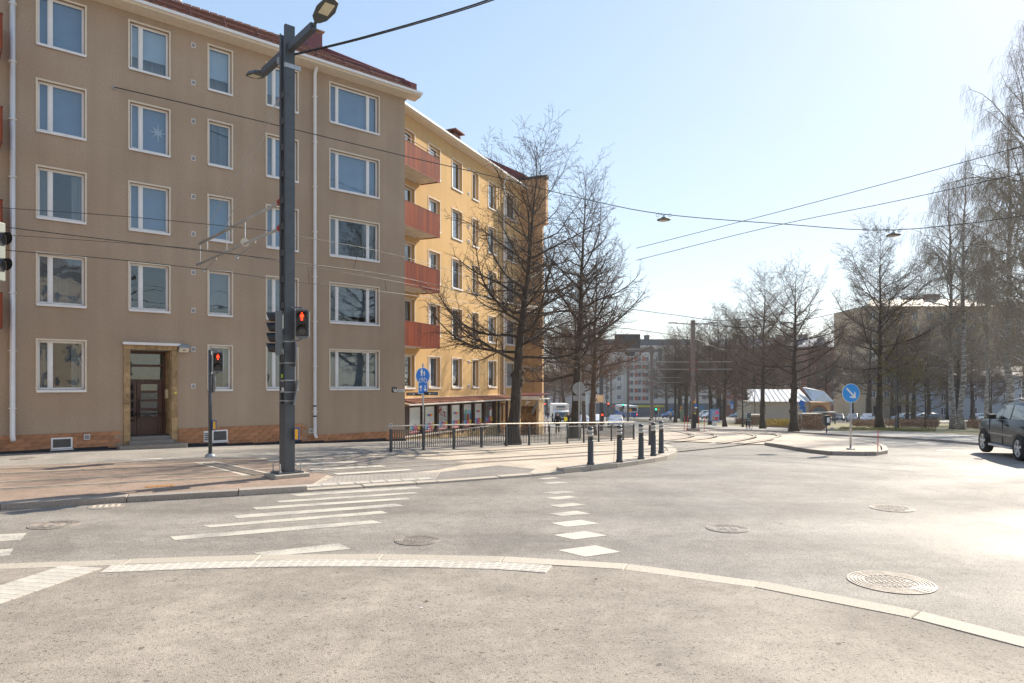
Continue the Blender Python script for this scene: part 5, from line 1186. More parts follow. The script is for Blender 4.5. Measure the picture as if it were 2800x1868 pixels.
wire('long span wire from the beige wall carrying the two hanging lamps', [an, P(600, 305, 24.8), P(1107, 427, 28), P(1320, 476, 29.2), P(1600, 545, 30.4), P(1815, 586, 31), P(2130, 612, 31), P(2445, 629, 31), P(2800, 590, 31.5), P(3050, 545, 32)], .019)
wire('upper of two slanting wires in the right sky', [P(1740, 679, 40), P(2100, 587, 36), P(2450, 494, 33), P(2850, 385, 30)], .017); wire('lower of two slanting wires in the right sky', [P(1740, 712, 40), P(2100, 622, 36), P(2450, 550, 33), P(2850, 462, 30)], .017)
wire('faint cross wire left of the central tram pole', [P(1700, 842, 62), P(1850, 862, 61), P(1990, 876, 60.5), P(2200, 850, 60)], .026); wire('sloping wire from the trees to the central tram pole', [P(1440, 836, 40), P(1700, 858, 52), P(1893, 884, 60)], .026); wire('wire running from the central pole to the right trees', [P(1897, 884, 60), P(2050, 895, 58), P(2250, 865, 56), P(2500, 800, 55)], .026)
wire('lowest sagging wire before the white block', [P(1640, 893, 58), P(1750, 903, 59), P(1893, 925, 60)], .026); wire('wire fanning right from the central pole past the red block', [P(1897, 926, 60), P(2000, 960, 64), P(2120, 945, 66), P(2300, 900, 68)], .026)
# the two hanging street lamps
hl0 = None
for (a, b, lab) in ((1815, 600, 'hanging street lamp nearer the trees, left one on the span wire'), (2443, 642, 'hanging street lamp on the right of the span wire')):
    c = P(a, b, 31)
    if hl0 is None:
        hl0 = T('hanging_lamp', lab, 'street lamp', c, 0, 'lamps hung over the road')
        MB().lathe([(.001, .11), (.10, .10), (.14, .05), (.30, .0), (.31, -.03), (.26, -.05), (.001, -.05)], n=20).build('hood', M('lamp_hood', (.13, .12, .11), .5), hl0, smooth=True); MB().b2(-.20, .16, -.10, .10, -.062, -.051).build('diffuser', M('lamp_glass', (.60, .52, .40), .4), hl0)
        MB().tube([(0, 0, .10), (0, 0, .19)], .03, 8).tube([(-.17, 0, .24), (0, 0, .17), (.17, 0, .24)], .014, 6).build('hanger', M_gal, hl0)
        for s in (-1, 1): MB().tube([(s*.28+.07*math.cos(q*PI/6), 0, .19+.07*math.sin(q*PI/6)) for q in range(13)], .009, 5).build('cable_loop', M_wire, hl0)
    else: copy_tree(hl0, c, label=lab)
# ---- tram poles farther down the avenue
def tram_pole(a, b, top, wpx, label, arms, name='tram_pole', lamps=False, foot=True, mat=None):
    g = G(a, b, .03); t = T(name, label, 'utility pole', g); Hh = P(a, top, g.y).z-g.z; w_ = wpx*g.y/F/2; mt = mat or M('pole_brown', (.19, .155, .14), .6, .2)
    MB().b2(-w_, w_, -w_*.4, w_*.4, Hh*.42, Hh).b2(-w_, -w_*.45, -w_*.4, w_*.4, 0, Hh*.42).b2(w_*.45, w_, -w_*.4, w_*.4, 0, Hh*.42).b2(-w_*.45, w_*.45, w_*.1, w_*.3, 0, Hh*.42).build('column', mt, t)
    if foot: MB().b2(-w_*3, w_*3, -w_*2, w_*2, -.2, .22).build('footing', M_conb, t)
    for py_, x0, x1 in arms:
        z = P(a, py_, g.y).z-g.z
        for s, xe in ((-1, x0), (1, x1)):
            if xe is None: continue
            L2 = abs(xe-a)*g.y/F; MB().tube([(s*w_, -.05, z), (s*(w_+.18), -.05, z)], .06, 6).build('insulator', M_iso, t); MB().tube([(s*(w_+.18), -.05, z), (s*L2, -.05, z+.02)], .03, 6).build('cantilever_tube', M_tube, t)
    if lamps:
        z = Hh-.35
        for s in (-1, 1): MB().tube([(0, 0, z), (s*1.5, 0, z+.06*1.5)], .045, 6).build('lamp_arm', mt, t); MB().b2(min(s*1.4, s*2.15), max(s*1.4, s*2.15), -.12, .12, z+.08, z+.16).build('street_lamp', MT['lamp_body'], t)
    return t
t = tram_pole(1895, 1179, 876, 11, 'brown tram pole with lamp arms in the middle of the avenue', [(990, 1790, 2001), (1010, 1790, 2002)], lamps=True)
gpos = t.location.copy(); gy = gpos.y
for (a, b, w_, h_, m_) in ((1897, 1099, 5, 7, M('tag_orange', (.75, .35, .03), .5)), (1901, 1108, 7, 7, M_blue), (1901, 1114.5, 8, 3, M_sgw), (1898.5, 1131, 7, 2, M('tag_yellow', (.75, .7, .05), .5)), (1898, 1150, 9, 40, M('cabinet_black', (.03, .03, .032), .6))):
    q = P(a, b, gy)-gpos; s = gy/F; MB().b2(q.x-w_*s/2, q.x+w_*s/2, -.22 if h_ < 20 else -.19, -.17 if h_ < 20 else -.12, q.z-h_*s/2, q.z+h_*s/2).build('tag_plate', m_, t)
for x in (-.62, -.42, .25, .62): MB().tube([(x*1.4, -.35, 0), (x*1.4+.05, -.35, 1.35)], .025, 5).build('marker_stick', MT['stick_red'], t)
for s in (-1, 1): MB().tube([(s*.34+.24*math.cos(q*PI/8), -.1, P(0, 1035, gy).z-gpos.z+.24*math.sin(q*PI/8)) for q in range(17)], .022, 5).build('cable_coil', M_wire, t)
gpo = tram_pole(1782, 1163, 947, 8.5, 'brown gantry post right of the dark overhead board', [(1033, 1720, 1860), (1046, 1722, 1865)], foot=False)
tram_pole(1717, 1154, 983, 6, 'thin lattice pole with lamp arms before the white block', [(1051, None, 1760)], foot=False, lamps=True); tram_pole(1659, 1152, 1016, 4, 'thin far lattice pole left of the black signal', [], foot=False)
tram_pole(1671, 1148, 1022, 4.5, 'slim far pole between two lattice poles', [(1063, 1650, 1700), (1077, 1655, 1708)], foot=False)
gp = tram_pole(1644, 1178, 960, 10, 'dark lattice post left of the overhead board, with traffic mirror', [], foot=False, mat=M_pole)
gy = gp.location.y; q = P(1639, 1090, gy)-gp.location; mr = MB().b2(q.x-.36, q.x+.36, -.42, -.36, q.z-.33, q.z+.33).build('traffic_mirror', M('mirror_rim', (.70, .58, .50), .5), gp)
MB().b2(q.x-.29, q.x+.29, -.43, -.42, q.z-.26, q.z+.26).build('mirror_glass', M('mirror_glass', (.62, .52, .36), .12, .9, var=.3, scale=3), mr)
for i in range(8):
    a = 2*PI*i/8; MB().b2(q.x+.325*math.cos(a)-.05, q.x+.325*math.cos(a)+.05, -.434, -.42, q.z+.295*math.sin(a)-.03, q.z+.295*math.sin(a)+.03).build('red_mark', M_rb, mr)
q = P(1645, 1137, gy)-gp.location; sgl = MB().b2(q.x-.14, q.x+.14, -.5, -.25, q.z-.42, q.z+.42).build('signal_head', M_blk, gp); MB().lathe([(.09, -.52), (.09, -.5)], (q.x, 0, q.z+.1), 12, 'y').build('red_lens', M_red, sgl)
# overhead board on a beam
BY = gpo.location.y; gb_ = P(1716, 958, BY); ob = T('overhead_board', 'large dark variable-message board seen from behind, on a beam above the avenue', 'overhead sign', V((gb_.x, BY, zg(BY))), 0)
def rel(a, b): return P(a, b, BY)-ob.location
a_, b_ = rel(1681, 914), rel(1750, 952); MB().b2(a_.x, b_.x, -.2, .2, b_.z, a_.z).build('board', M('board_brown', (.075, .072, .068), .7), ob)
a_, b_ = rel(1640, 953), rel(1810, 963); MB().b2(a_.x, b_.x, -.15, .15, b_.z, a_.z-.18).b2(a_.x, b_.x, -.15, .15, a_.z-.12, a_.z).build('beam', MT['pole_brown'], ob)
a_, b_ = rel(1708, 963), rel(1737, 974); MB().prism([(a_.x, -.3, a_.z), (b_.x, -.3, a_.z), (b_.x-.2, -.3, b_.z), (a_.x+.3, -.3, b_.z)], (0, .6, 0)).build('camera_box', MT['board_brown'], ob)
a_, b_ = rel(1799.5, 953), rel(1810, 987); MB().b2(a_.x, b_.x, -.25, .25, b_.z, a_.z).build('signal_back', M('signal_back', (.14, .13, .11), .7), ob)
q = rel(1782, 958); MB().b2(q.x-.32, q.x+.32, -.25, .25, q.z-.45, q.z+.35).build('mast_clamp', MT['pole_brown'], ob)
# ================================================================ bare trees
def bark(name, c1, c2, scale, st):
    return M(name, c1, .95, col2=c2, scale=scale, stretch=st, bump=.9, bscale=14)
M_bark = bark('bark_linden', (.035, .027, .021), (.085, .066, .05), 3.0, (4, 4, .7)); M_twig = M('twig_linden', (.068, .046, .033), .9, var=.25, scale=.7); M_twig2 = M('twig_warm', (.13, .075, .045), .9, var=.25, scale=.7)
M_bbark = M('bark_birch', (.05, .042, .036), .9, col2=(.50, .46, .42), scale=2.2, stretch=(1.2, 1.2, 3.6)); M_btwig = M('twig_birch', (.19, .155, .115), .9, var=.3, scale=.6, col2=(.28, .23, .16))
def perp(d, rg):
    a = V((rg.gauss(0, 1), rg.gauss(0, 1), rg.gauss(0, 1))); a -= d*a.dot(d); return a.normalized()
class Tree:
    def __init__(s, seed, H, r0, kind, fine=1.0, lean=(0, 0), h0=.22, lmax=.42, twig_r=.0055, wide=1.0):
        s.rg = random.Random(seed); s.t = MB(); s.c = MB(); s.kind = kind; s.H = H; s.fine = fine; s.tr = twig_r
        rg = s.rg; n = 16; p = V((0, 0, -.15)); pts = [p.copy()]; rad = [r0*1.45]; off = V((0, 0, 0))
        for i in range(1, n+1):
            t = i/n; off += V((rg.gauss(0, .012*H/n*3), rg.gauss(0, .012*H/n*3), 0)); pts.append(V((lean[0]*t, lean[1]*t, H*t))+off)
            rad.append(max(.010, r0*((1-t)**1.25 if kind == 'linden' else (1-t)**.9)*(1.0 if t > .06 else 1.15)))
        s.t.tube(pts, rad, 10); s.pts = pts; s.rad = rad
        # knobbly burrs on the trunk
        if kind == 'linden':
            for _ in range(7):
                t = rg.uniform(.03, h0); q = s.at(t); d = perp(V((0, 0, 1)), rg); d.z = 0; d.normalize(); rr = r0*rg.uniform(.35, .6)
                s.t.lathe([(.001, -rr*1.3), (rr*.7, -rr*.6), (rr, 0), (rr*.7, rr*.7), (.001, rr*1.2)], q+d*r0*.62, 7)
        nb = int((40 if kind == 'linden' else 50)*fine**.5); az = rg.uniform(0, 6)
        for i in range(nb):
            f = (i+.5)/nb; t = h0+(.97-h0)*f; az += 2.4+rg.gauss(0, .35); base = s.at(t); rr = s.rat(t)
            if kind == 'linden':
                env = lmax*H*(1-.62*f**1.6)*rg.uniform(.62, 1.12)*(1.0 if f > .12 else .85); el = math.radians(6+48*f+rg.gauss(0, 10)); bend = .10
            else:
                env = lmax*H*(math.sin(PI*(f*.80+.20))**.9)*rg.uniform(.65, 1.05); el = math.radians(28+34*f+rg.gauss(0, 7)); bend = .02
            d = V((math.cos(az)*math.cos(el)*wide, math.sin(az)*math.cos(el)*wide, math.sin(el))).normalized()
            s.branch(base, d, max(env, .5), min(rr*.55, .014+env*.0125), 1, bend)
        s.branch(s.at(.93), V((.1, .1, 1)).normalized(), H*.08, .02, 2, 0)
    def at(s, t): x = t*(len(s.pts)-1); i = min(int(x), len(s.pts)-2); return s.pts[i].lerp(s.pts[i+1], x-i)
    def rat(s, t): x = t*(len(s.rad)-1); i = min(int(x), len(s.rad)-2); return s.rad[i]+(s.rad[i+1]-s.rad[i])*(x-i)
    def branch(s, p, d, L, r, lev, bend):
        rg = s.rg; n = (8, 6, 4, 3)[min(lev-1, 3)] if s.kind == 'linden' else (7, 5, 3, 2)[min(lev-1, 3)]; st = L/n; pts = [p.copy()]; ds = [d.copy()]; rad = [r]; wob = (.30, .30, .24, .16)[min(lev-1, 3)]
        for i in range(n):
            d = d+perp(d, rg)*wob*rg.random()
            if s.kind == 'linden': d.z += (bend*(.2+2.0*i/n) if lev == 1 else rg.uniform(-.10, .20) if lev == 2 else rg.uniform(-.22, .18))
            else:
                d.z += (.05 if i < n*.5 else -.16) if lev == 1 else (-.28 if lev == 2 else -.75)
            d.normalize(); p = p+d*st; pts.append(p.copy()); ds.append(d.copy()); rad.append(max(s.tr*.75, r*(1-(i+1)/n*.80)))
        (s.t if lev == 1 else s.c).tube(pts, rad, 6 if lev == 1 else (4 if lev == 2 else 3), cap=False)
        if lev >= 4: return
        den = {'linden': (3.4, 5.6, 7.2), 'birch': (2.8, 4.4, 5.2)}[s.kind][lev-1]*s.fine; nc = max(3 if lev < 3 else 2, int(L*den)); sd = 1
        for k in range(nc):
            t = (.16 if lev == 1 else .10)+(.88)*(k+rg.random()*.8)/nc; t = min(t, .99); x = t*n; i = min(int(x), n-1); q = pts[i].lerp(pts[i+1], x-i); dd = ds[i+1]; sd = -sd
            sidev = dd.cross(V((0, 0, 1))); sidev = sidev.normalized() if sidev.length > .1 else perp(dd, rg)
            a = perp(dd, rg)*.55+sidev*sd*.8; ang = math.radians(rg.uniform(32, 58)); nd = (dd*math.cos(ang)+a.normalized()*math.sin(ang)).normalized()
            if s.kind == 'birch' and lev >= 2: nd = (nd+V((0, 0, -.5))).normalized()
            l2 = L*(1-.5*t)*{1: .46, 2: .46, 3: .50}[lev]*rg.uniform(.6, 1.2)
            if s.kind == 'birch' and lev >= 2: l2 = max(l2, rg.uniform(.35, .9))
            if l2 < .12: continue
            s.branch(q, nd, l2, max(s.tr, (rad[i])*.52) if lev < 3 else s.tr*.8, lev+1, bend)
def make_tree(name, tr, label, cat, loc, rz=0, mats=None, group='bare street trees'):
    t = T(name, label, cat, loc, rz, group); mats = mats or (M_bark, M_twig)
    o = put('trunk', quick(tr.t, 'trunk', mats[0], True), t); put('crown', quick(tr.c, 'crown', mats[1]), t); return t
def quick(mb, name, mat, smooth=False):
    me = bpy.data.meshes.new(name); me.from_pydata(mb.v, [], mb.f); me.materials.append(mat)
    if smooth: me.polygons.foreach_set('use_smooth', [True]*len(mb.f))
    return me
g = G(1402, 1216, UPL); Ht = P(1470, 302, g.y).z-g.z
t1 = make_tree('linden_tree', Tree(11, Ht*.90, .27, 'linden', 1.25, lean=((1470-1402)/F*g.y, .2), h0=.25, lmax=.42, twig_r=.006), 'nearest bare tree with dark knobbly trunk behind the guard fence', 'tree', g)
g = G(1567, 1199, UPL); Ht = P(1600, 410, g.y).z-g.z
t2 = make_tree('linden_tree', Tree(23, Ht*.94, .28, 'linden', 1.2, lean=((1606-1567)/F*g.y, .3), h0=.23, lmax=.34, twig_r=.006), 'second tall bare tree leaning right behind the white delivery truck side', 'tree', g)
t2['label'] = 'second tall bare tree beside the grey-backed round sign'
g = G(1618, 1187, UPL); Ht = P(1640, 640, g.y).z-g.z
t3 = make_tree('linden_tree', Tree(31, Ht, .24, 'linden', 1.0, lean=(.6, .2), h0=.24, lmax=.40, twig_r=.010), 'slanting bare tree beside the dark lattice post with the mirror', 'tree', g, mats=(bark('bark_warm', (.07, .046, .033), (.13, .09, .065), 3, (4, 4, .7)), M_twig2))
# warm brown thicket of small trees along the sidewalk beyond
def re_tree(src, a, b, top, label, rz, up=.1, scx=1.0):
    g = G(a, b, up); s = (P(a, top, g.y).z-g.z)/src['h']; return copy_tree(src, g, rz, (s*scx, s*scx, s), label)
for t, tr_h in ((t1, P(1470, 302, t1.location.y).z-t1.location.z), (t2, P(1600, 410, t2.location.y).z-t2.location.z), (t3, P(1640, 640, t3.location.y).z-t3.location.z)): t['h'] = tr_h
re_tree(t3, 1597, 1168, 800, 'small reddish bare tree behind the second tall tree', 1.1); re_tree(t3, 1545, 1150, 880, 'far reddish bare tree above the white truck', 2.3, scx=1.3); re_tree(t3, 1570, 1143, 860, 'bare tree farther down behind the truck', 4.0, scx=1.3)
re_tree(t3, 1512, 1140, 930, 'small far bare tree left of the truck roof', 5.1, scx=1.4); re_tree(t3, 1530, 1136, 950, 'smallest far bare tree at the end of the sidewalk', .4, scx=1.5); re_tree(t3, 1625, 1150, 850, 'reddish bare tree behind the mirror post', 3.1, scx=1.2)
re_tree(t3, 1497, 1136, 960, 'distant brown tree at the bottom of the side street', 2.9, scx=1.6)
re_tree(t3, 1583, 1136, 880, 'brown bare tree in the gap between truck and second tree', 1.9, scx=1.3)
M_twig3 = M('twig_hazed', (.13, .092, .066), .9, var=.25, scale=.7)  # linden twigs lightened: haze and glare are put into the colour
# trees along the park side
g = G(2171, 1180, .1); Ht = P(2185, 728, g.y).z-g.z
t4 = make_tree('linden_tree', Tree(47, Ht, .33, 'linden', 1.0, h0=.28, lmax=.40, twig_r=.009, lean=(.3, 0)), 'stout bare tree in front of the pavilion, right of a twin', 'tree', g, mats=(M_bark, M_twig3)); t4['h'] = Ht
g = G(2406, 1170, .1); Ht = P(2395, 622, g.y).z-g.z
t5 = make_tree('linden_tree', Tree(59, Ht, .38, 'linden', 1.0, h0=.25, lmax=.40, twig_r=.009, lean=(-.3, 0)), 'large bare tree with thick trunk right of the blue keep-right sign', 'tree', g, mats=(M_bark, M_twig3)); t5['h'] = Ht
re_tree(t5, 2086, 1172, 748, 'bare tree left of the pavilion twin behind the cyclist', 2.0); re_tree(t4, 2115, 1150, 900, 'short leaning bare tree by the pavilion wall', 4.2); re_tree(t4, 2031, 1168, 990, 'thin young bare tree at the left end of the hedge', 1.0, scx=.6)
for a, b, tp, src, rz, lab in ((1982, 1167, 850, t5, 1.0, 'bare tree right of the advertising box'), (1944, 1162, 880, t4, 2.2, 'bare tree left of the advertising box'), (1907, 1157, 905, t5, 3.3, 'bare tree just behind the central tram pole'), (1876, 1153, 880, t4, 5.0, 'bare tree second left of the central tram pole'), (1847, 1156, 905, t5, .2, 'bare tree left of the central tram pole near the blue car'), (1760, 1137, 985, t4, 1.4, 'small bare tree against the white block')):
    re_tree(src, a, b, tp, lab, rz)
for a, b, tp, src, rz, lab in ((2040, 1146, 880, t4, 4.4, 'bare tree behind the cyclist, before the red block'), (2010, 1140, 890, t5, 2.7, 'far bare tree above the blue parking sign'), (2260, 1150, 930, t5, 4.0, 'bare tree right of the pavilion roof'), (2330, 1146, 920, t4, .9, 'bare tree behind the keep-right sign'), (2440, 1146, 900, t4, 3.0, 'bare tree behind the large park tree'), (2480, 1150, 880, t5, 5.2, 'bare tree left of the birch pair'), (2540, 1150, 900, t4, 2.0, 'dusky bare tree just left of the birches'), (2710, 1150, 985, t5, 1.2, 'small bare tree before the grey house, above the car bonnet'), (2140, 1140, 900, t5, .6, 'far bare tree behind the pavilion')):
    re_tree(src, a, b, tp, lab, rz)
for i, (a, b, tp, src, rz) in enumerate(((1895, 1146, 900, t4, .5), (1965, 1148, 870, t4, 3.6), (1860, 1144, 915, t4, 1.9), (1822, 1140, 950, t5, 4.3), (2065, 1150, 870, t4, 2.5), (2210, 1148, 900, t4, 5.9), (2375, 1150, 890, t4, 4.9), (2500, 1152, 870, t5, .8), (2620, 1152, 880, t4, 3.3))):
    re_tree(src, a, b, tp, ['bare tree in the back row behind the central pole', 'back-row bare tree left of the parking sign', 'back-row bare tree above the blue car', 'small back-row bare tree above the black car', 'back-row bare tree over the left end of the pavilion', 'back-row bare tree over the arched pavilion door', 'back-row bare tree above the glinting white car', 'back-row bare tree above the small blue car', 'back-row bare tree among the birch trunks'][i], rz, scx=1.35)
# birches with hanging twigs
g = G(2629, 1175, .1); Ht = P(2600, 402, g.y).z-g.z
BM = (M_bbark, M_btwig)
bt1 = make_tree('birch_tree', Tree(71, Ht, .26, 'birch', .95, h0=.20, lmax=.23, twig_r=.0060, lean=(-.3, 0)), 'right-hand white-barked birch of the pair in the park', 'tree', g, mats=BM, group='birches'); bt1['h'] = Ht
re_tree(bt1, 2605, 1174, 455, 'left-hand dark-blotched birch of the pair in the park', 2.4)
g = V((40.2, 52, zg(52)+.1)); Ht = 32.5
bt2 = make_tree('birch_tree', Tree(83, Ht, .34, 'birch', .95, h0=.14, lmax=.26, twig_r=.0055, lean=(-1.0, 0)), 'huge weeping birch reaching in from the right edge', 'tree', g, mats=BM, group='birches'); bt2['h'] = Ht
re_tree(bt1, 2760, 1165, 300, 'tall weeping birch behind the one at the right edge', 4.0, scx=1.15)
re_tree(bt1, 2700, 1160, 540, 'slender birch between the pair and the right edge', 1.3); re_tree(bt1, 2800, 1172, 420, 'birch at the right edge low behind the dark car', 5.4, scx=1.2)
re_tree(t4, 2660, 1152, 900, 'dusky bare tree behind the right-hand birch', 1.7); re_tree(t5, 2590, 1146, 930, 'bare tree behind the birch pair', 2.9); re_tree(t4, 2760, 1150, 880, 'bare tree in front of the grey house', .3)
# spring-yellow haze of buds on two of the park trees: leaf-sized faces through a crown
def buds(label, a, b, y, rx, rz_, n, col, seed, group='budding shrubs'):
    c = P(a, b, y); mb = MB(); rg = random.Random(seed)
    g = V((c.x, y, zg(y)+.1)); t = T('budding_tree', label, 'tree', g, 0, group); tr = Tree(seed, c.z+rz_-g.z, .10, 'linden', .7, h0=.15, lmax=.36, twig_r=.009)
    put('trunk', quick(tr.t, 'trunk', M_bark, True), t); put('crown', quick(tr.c, 'crown', M_twig), t)
    vs = tr.c.v
    for i in range(n):
        v = V(vs[rg.randrange(len(vs))]); s = rg.uniform(.02, .045); d1, d2 = perp(V((0, 0, 1)), rg)*s, V((rg.gauss(0, s), rg.gauss(0, s), s)); mb.add([v-d1, v+d2, v+d1, v-d2], [(0, 1, 2, 3)])
    S(put('buds', quick(mb, 'buds', M('buds_%d' % seed, col, .7, var=.3)), t), 'stuff'); return t
buds('slim tree with a veil of yellow-green buds right of the large park tree', 2455, 940, 70, 4, 3.2, 6000, (.26, .21, .03), 101)
buds('olive budding tree between the birches and the large tree', 2530, 1000, 75, 4, 3.5, 6000, (.20, .17, .05), 103)
# ---- shrubs and hedges
def hedge(label, poly, up, hgt, n, col, col2, seed, cat='hedge', leaf=.05):
    rg = random.Random(seed); p = [G(a, b, up) for a, b in poly]; g = sum(p, V())/len(p); g.z = zg(g.y)+up
    t = T('shrub_bed', label, cat, g); st = MB(); lf = MB()
    def inside():
        while 1:
            i = rg.randrange(1, len(p)-1); a, b, c = p[0], p[i], p[i+1]; u, v = rg.random(), rg.random()
            if u+v > 1: u, v = 1-u, 1-v
            return a+(b-a)*u+(c-a)*v
    for i in range(n):
        q = inside(); q.z = zg(q.y)+up; q = q-g; d = V((rg.gauss(0, .28), rg.gauss(0, .28), 1)).normalized(); h = hgt*rg.uniform(.6, 1.08); e = q+d*h; w_ = V((.010, 0, 0))
        st.add([q-w_, q+w_, e], [(0, 1, 2)]); m = q+d*h*.5; k = perp(d, rg)*h*.35+d*h*.3; st.add([m-w_, m+w_, m+k], [(0, 1, 2)])
        for _ in range(3):
            v = q+d*h*rg.uniform(.25, 1)+perp(d, rg)*h*.18*rg.random(); s = leaf*rg.uniform(.6, 1.3); d1, d2 = perp(V((0, 0, 1)), rg)*s, perp(V((1, 0, 0)), rg)*s; lf.add([v-d1, v+d2, v+d1, v-d2], [(0, 1, 2, 3)])
    S(put('stems', quick(st, 'stems', M('stems%d' % seed, col2, .9, var=.2)), t), 'stuff'); S(put('leaves', quick(lf, 'leaves', M('shrub%d' % seed, col, .8, var=.35, scale=1.5)), t), 'stuff'); return t
hedge('bright yellow-green low hedge in front of the pavilion', [(2094, 1167), (2160, 1169), (2165, 1158), (2098, 1157)], .25, .75, 1500, (.42, .30, .03), (.20, .12, .05), 201)
hedge('brown leafless hedge right of the stout tree', [(2180, 1174), (2250, 1176), (2262, 1166), (2270, 1157), (2190, 1157)], .25, 1.25, 1900, (.19, .115, .06), (.17, .10, .06), 203)
hedge('brown hedge patch left of the cyclist', [(2010, 1161), (2070, 1164), (2080, 1154), (2016, 1152)], .1, 1.0, 1200, (.20, .125, .075), (.16, .10, .06), 205)
hedge('reddish-brown low shrubs under the large park tree', [(2330, 1167), (2395, 1169), (2400, 1158), (2330, 1157)], .1, .8, 1200, (.22, .13, .07), (.18, .10, .06), 207)
hedge('rust-brown shrubs between the large tree and the birches', [(2420, 1169), (2560, 1172), (2570, 1160), (2420, 1158)], .1, .9, 1800, (.20, .115, .065), (.18, .10, .06), 209)
hedge('rust-brown shrubs right of the birches by the car', [(2640, 1172), (2800, 1184), (2800, 1166), (2650, 1160)], .1, .95, 1800, (.22, .12, .07), (.17, .10, .06), 211)
hedge('grass and dry leaves strip along the park edge', [(2290, 1175), (2450, 1177), (2560, 1181), (2560, 1173), (2300, 1169)], .1, .14, 2500, (.20, .20, .05), (.22, .17, .07), 213, 'grass', .03)
# ================================================================ far buildings
def far_block(name, label, x0, x1, y, ztop, rows, colpx, wallm, winm, zb, base_h=0, base_m=None, wh=1.5, ww=1.3, storey=3.0, first=1.2, rz=0.0, depth=14, roof=None, group=None, balc=(), frame_m=None, reveal=.18):
    """a block whose front runs from x0 to x1 at depth y; every window is an opening with its own pane"""
    t = T(name, label, 'building', V((x0, y, zb)), rz); W = x1-x0; H = ztop-zb; hl = []; n = max(1, int(W/colpx)); sp = W/n
    for r in range(rows):
        for c in range(n):
            xc = sp*(c+.5); z0 = first+base_h+storey*r; hl.append((xc-ww/2, xc+ww/2, z0, z0+wh))
    m = wall_holes(0, W, base_h, H, hl, reveal); m.quad((0, 0, -.5), (0, depth, -.5), (0, depth, H), (0, 0, H)); m.quad((W, 0, -.5), (W, depth, -.5), (W, depth, H), (W, 0, H)); m.quad((0, 0, H), (W, 0, H), (W, depth, H), (0, depth, H)); m.quad((0, depth, -.5), (W, depth, -.5), (W, depth, H), (0, depth, H))
    m.build('wall', wallm, t)
    if base_h: MB().b2(-.05, W+.05, -.12, .3, -.5, base_h).build('ground_floor', base_m, t)
    pm = MB().b2(-ww/2, ww/2, reveal-.04, reveal, 0, wh).mesh('window', winm); fm = MB().b2(-ww/2, ww/2, reveal-.09, reveal-.04, 0, .09).b2(-ww/2, ww/2, reveal-.09, reveal-.04, wh-.09, wh).b2(-.05, .05, reveal-.09, reveal-.04, .09, wh-.09).b2(-ww/2, -ww/2+.08, reveal-.09, reveal-.04, .09, wh-.09).b2(ww/2-.08, ww/2, reveal-.09, reveal-.04, .09, wh-.09).mesh('frame', frame_m or M_wfr)
    for (a, b, c, d) in hl: o = put('window', pm, t, ((a+b)/2, 0, c)); put('frame', fm, o)
    return t, W, H
M_fw = M('far_wall_cream', (.56, .53, .47), .9, var=.05, scale=.2); M_fg = M('far_window', (.10, .12, .15), .12, spec=.8); M_fr = M('far_brick_red', (.26, .105, .075), .9, var=.12, scale=.3); M_ft = M('far_tan', (.50, .37, .235), .9, var=.1, scale=.2)
M_fgr = M('far_plinth_grey', (.13, .145, .165), .8); M_zinc = M('zinc_roof', (.34, .37, .41), .45, .3, var=.1, scale=.4); M_dkr = M('dark_roof', (.075, .085, .10), .6)
def fx(px_, y): return (px_-CX)/F*y
def fz(py_, y): return HC+(HY-py_)/F*y
y = 222; zb = zg(y)
t, W, H = far_block('white_block', 'long cream apartment block with dark roof storey and shops at street level', fx(1610, y), fx(1975, y), y, fz(948, y), 5, 3.9, M_fw, M_fg, zb, base_h=4.3, base_m=M_fgr, storey=2.98, first=1.3)
MB().b2(-.2, W+.2, -.5, 12, H, H+.35).build('cornice', M('cornice', (.62, .58, .52), .8), t); MB().b2(.5, W-6, 1.2, 11, H+.35, H+2.5).build('roof_storey', M_dkr, t)
for a, b, c in ((1767, 1779, 915), (1900, 1910, 924)): MB().b2(fx(a, y)-t.location.x, fx(b, y)-t.location.x, 2, 4, H+2.5, fz(c, y)-zb).build('roof_plant', M_dkr, t)
ip = fx(1712, y)-t.location.x
MB().b2(ip-.8, ip+7.6, -.35, -.1, 4.3, H-.2).build('stair_bay', M('bay', (.50, .47, .42), .85), t); rm = M('bay_red', (.36, .10, .05), .8)
for r in range(6):
    for k in range(3): MB().b2(ip+.2+k*2.5, ip+1.3+k*2.5, -.42, -.35, 5.3+r*2.55, 6.6+r*2.55).build('red_panel', rm, t); MB().b2(ip+1.4+k*2.5, ip+2.2+k*2.5, -.42, -.35, 5.3+r*2.55, 6.6+r*2.55).build('bay_window', M_fg, t)
for a, b, cl in ((1683, 1706, (.30, .62, .05)), (1672, 1684, (.50, .12, .14)), (1742, 1770, (.62, .50, .05)), (1770, 1800, (.62, .50, .05)), (1800, 1816, (.62, .5, .05))):
    xa_, xb_ = fx(a, y)-t.location.x, fx(b, y)-t.location.x; s = MB().b2(xa_, xb_, -.16, -.12, .7, 3.0).build('shop_window', M_fg, t); MB().b2(xa_, xb_, -.22, -.12, 3.05, 3.75).build('shop_sign', M('ss%d' % a, cl, .5), t)
y = 226; zb = zg(y)
t, W, H = far_block('red_brick_block', 'dark red brick apartment block with zinc roof and gables behind the pavilion trees', fx(1978, y), fx(2420, y), y, fz(948, y), 5, 3.6, M_fr, M('far_window_b', (.16, .19, .24), .12, spec=.8), zb, storey=3.0, first=4.0, wh=1.6, ww=1.5)
MB().prism([(0, -.4, H), (0, 4.0, H+3.0), (0, 10, H+3.0), (0, 14, H)], (W, 0, 0)).build('roof', M_zinc, t)
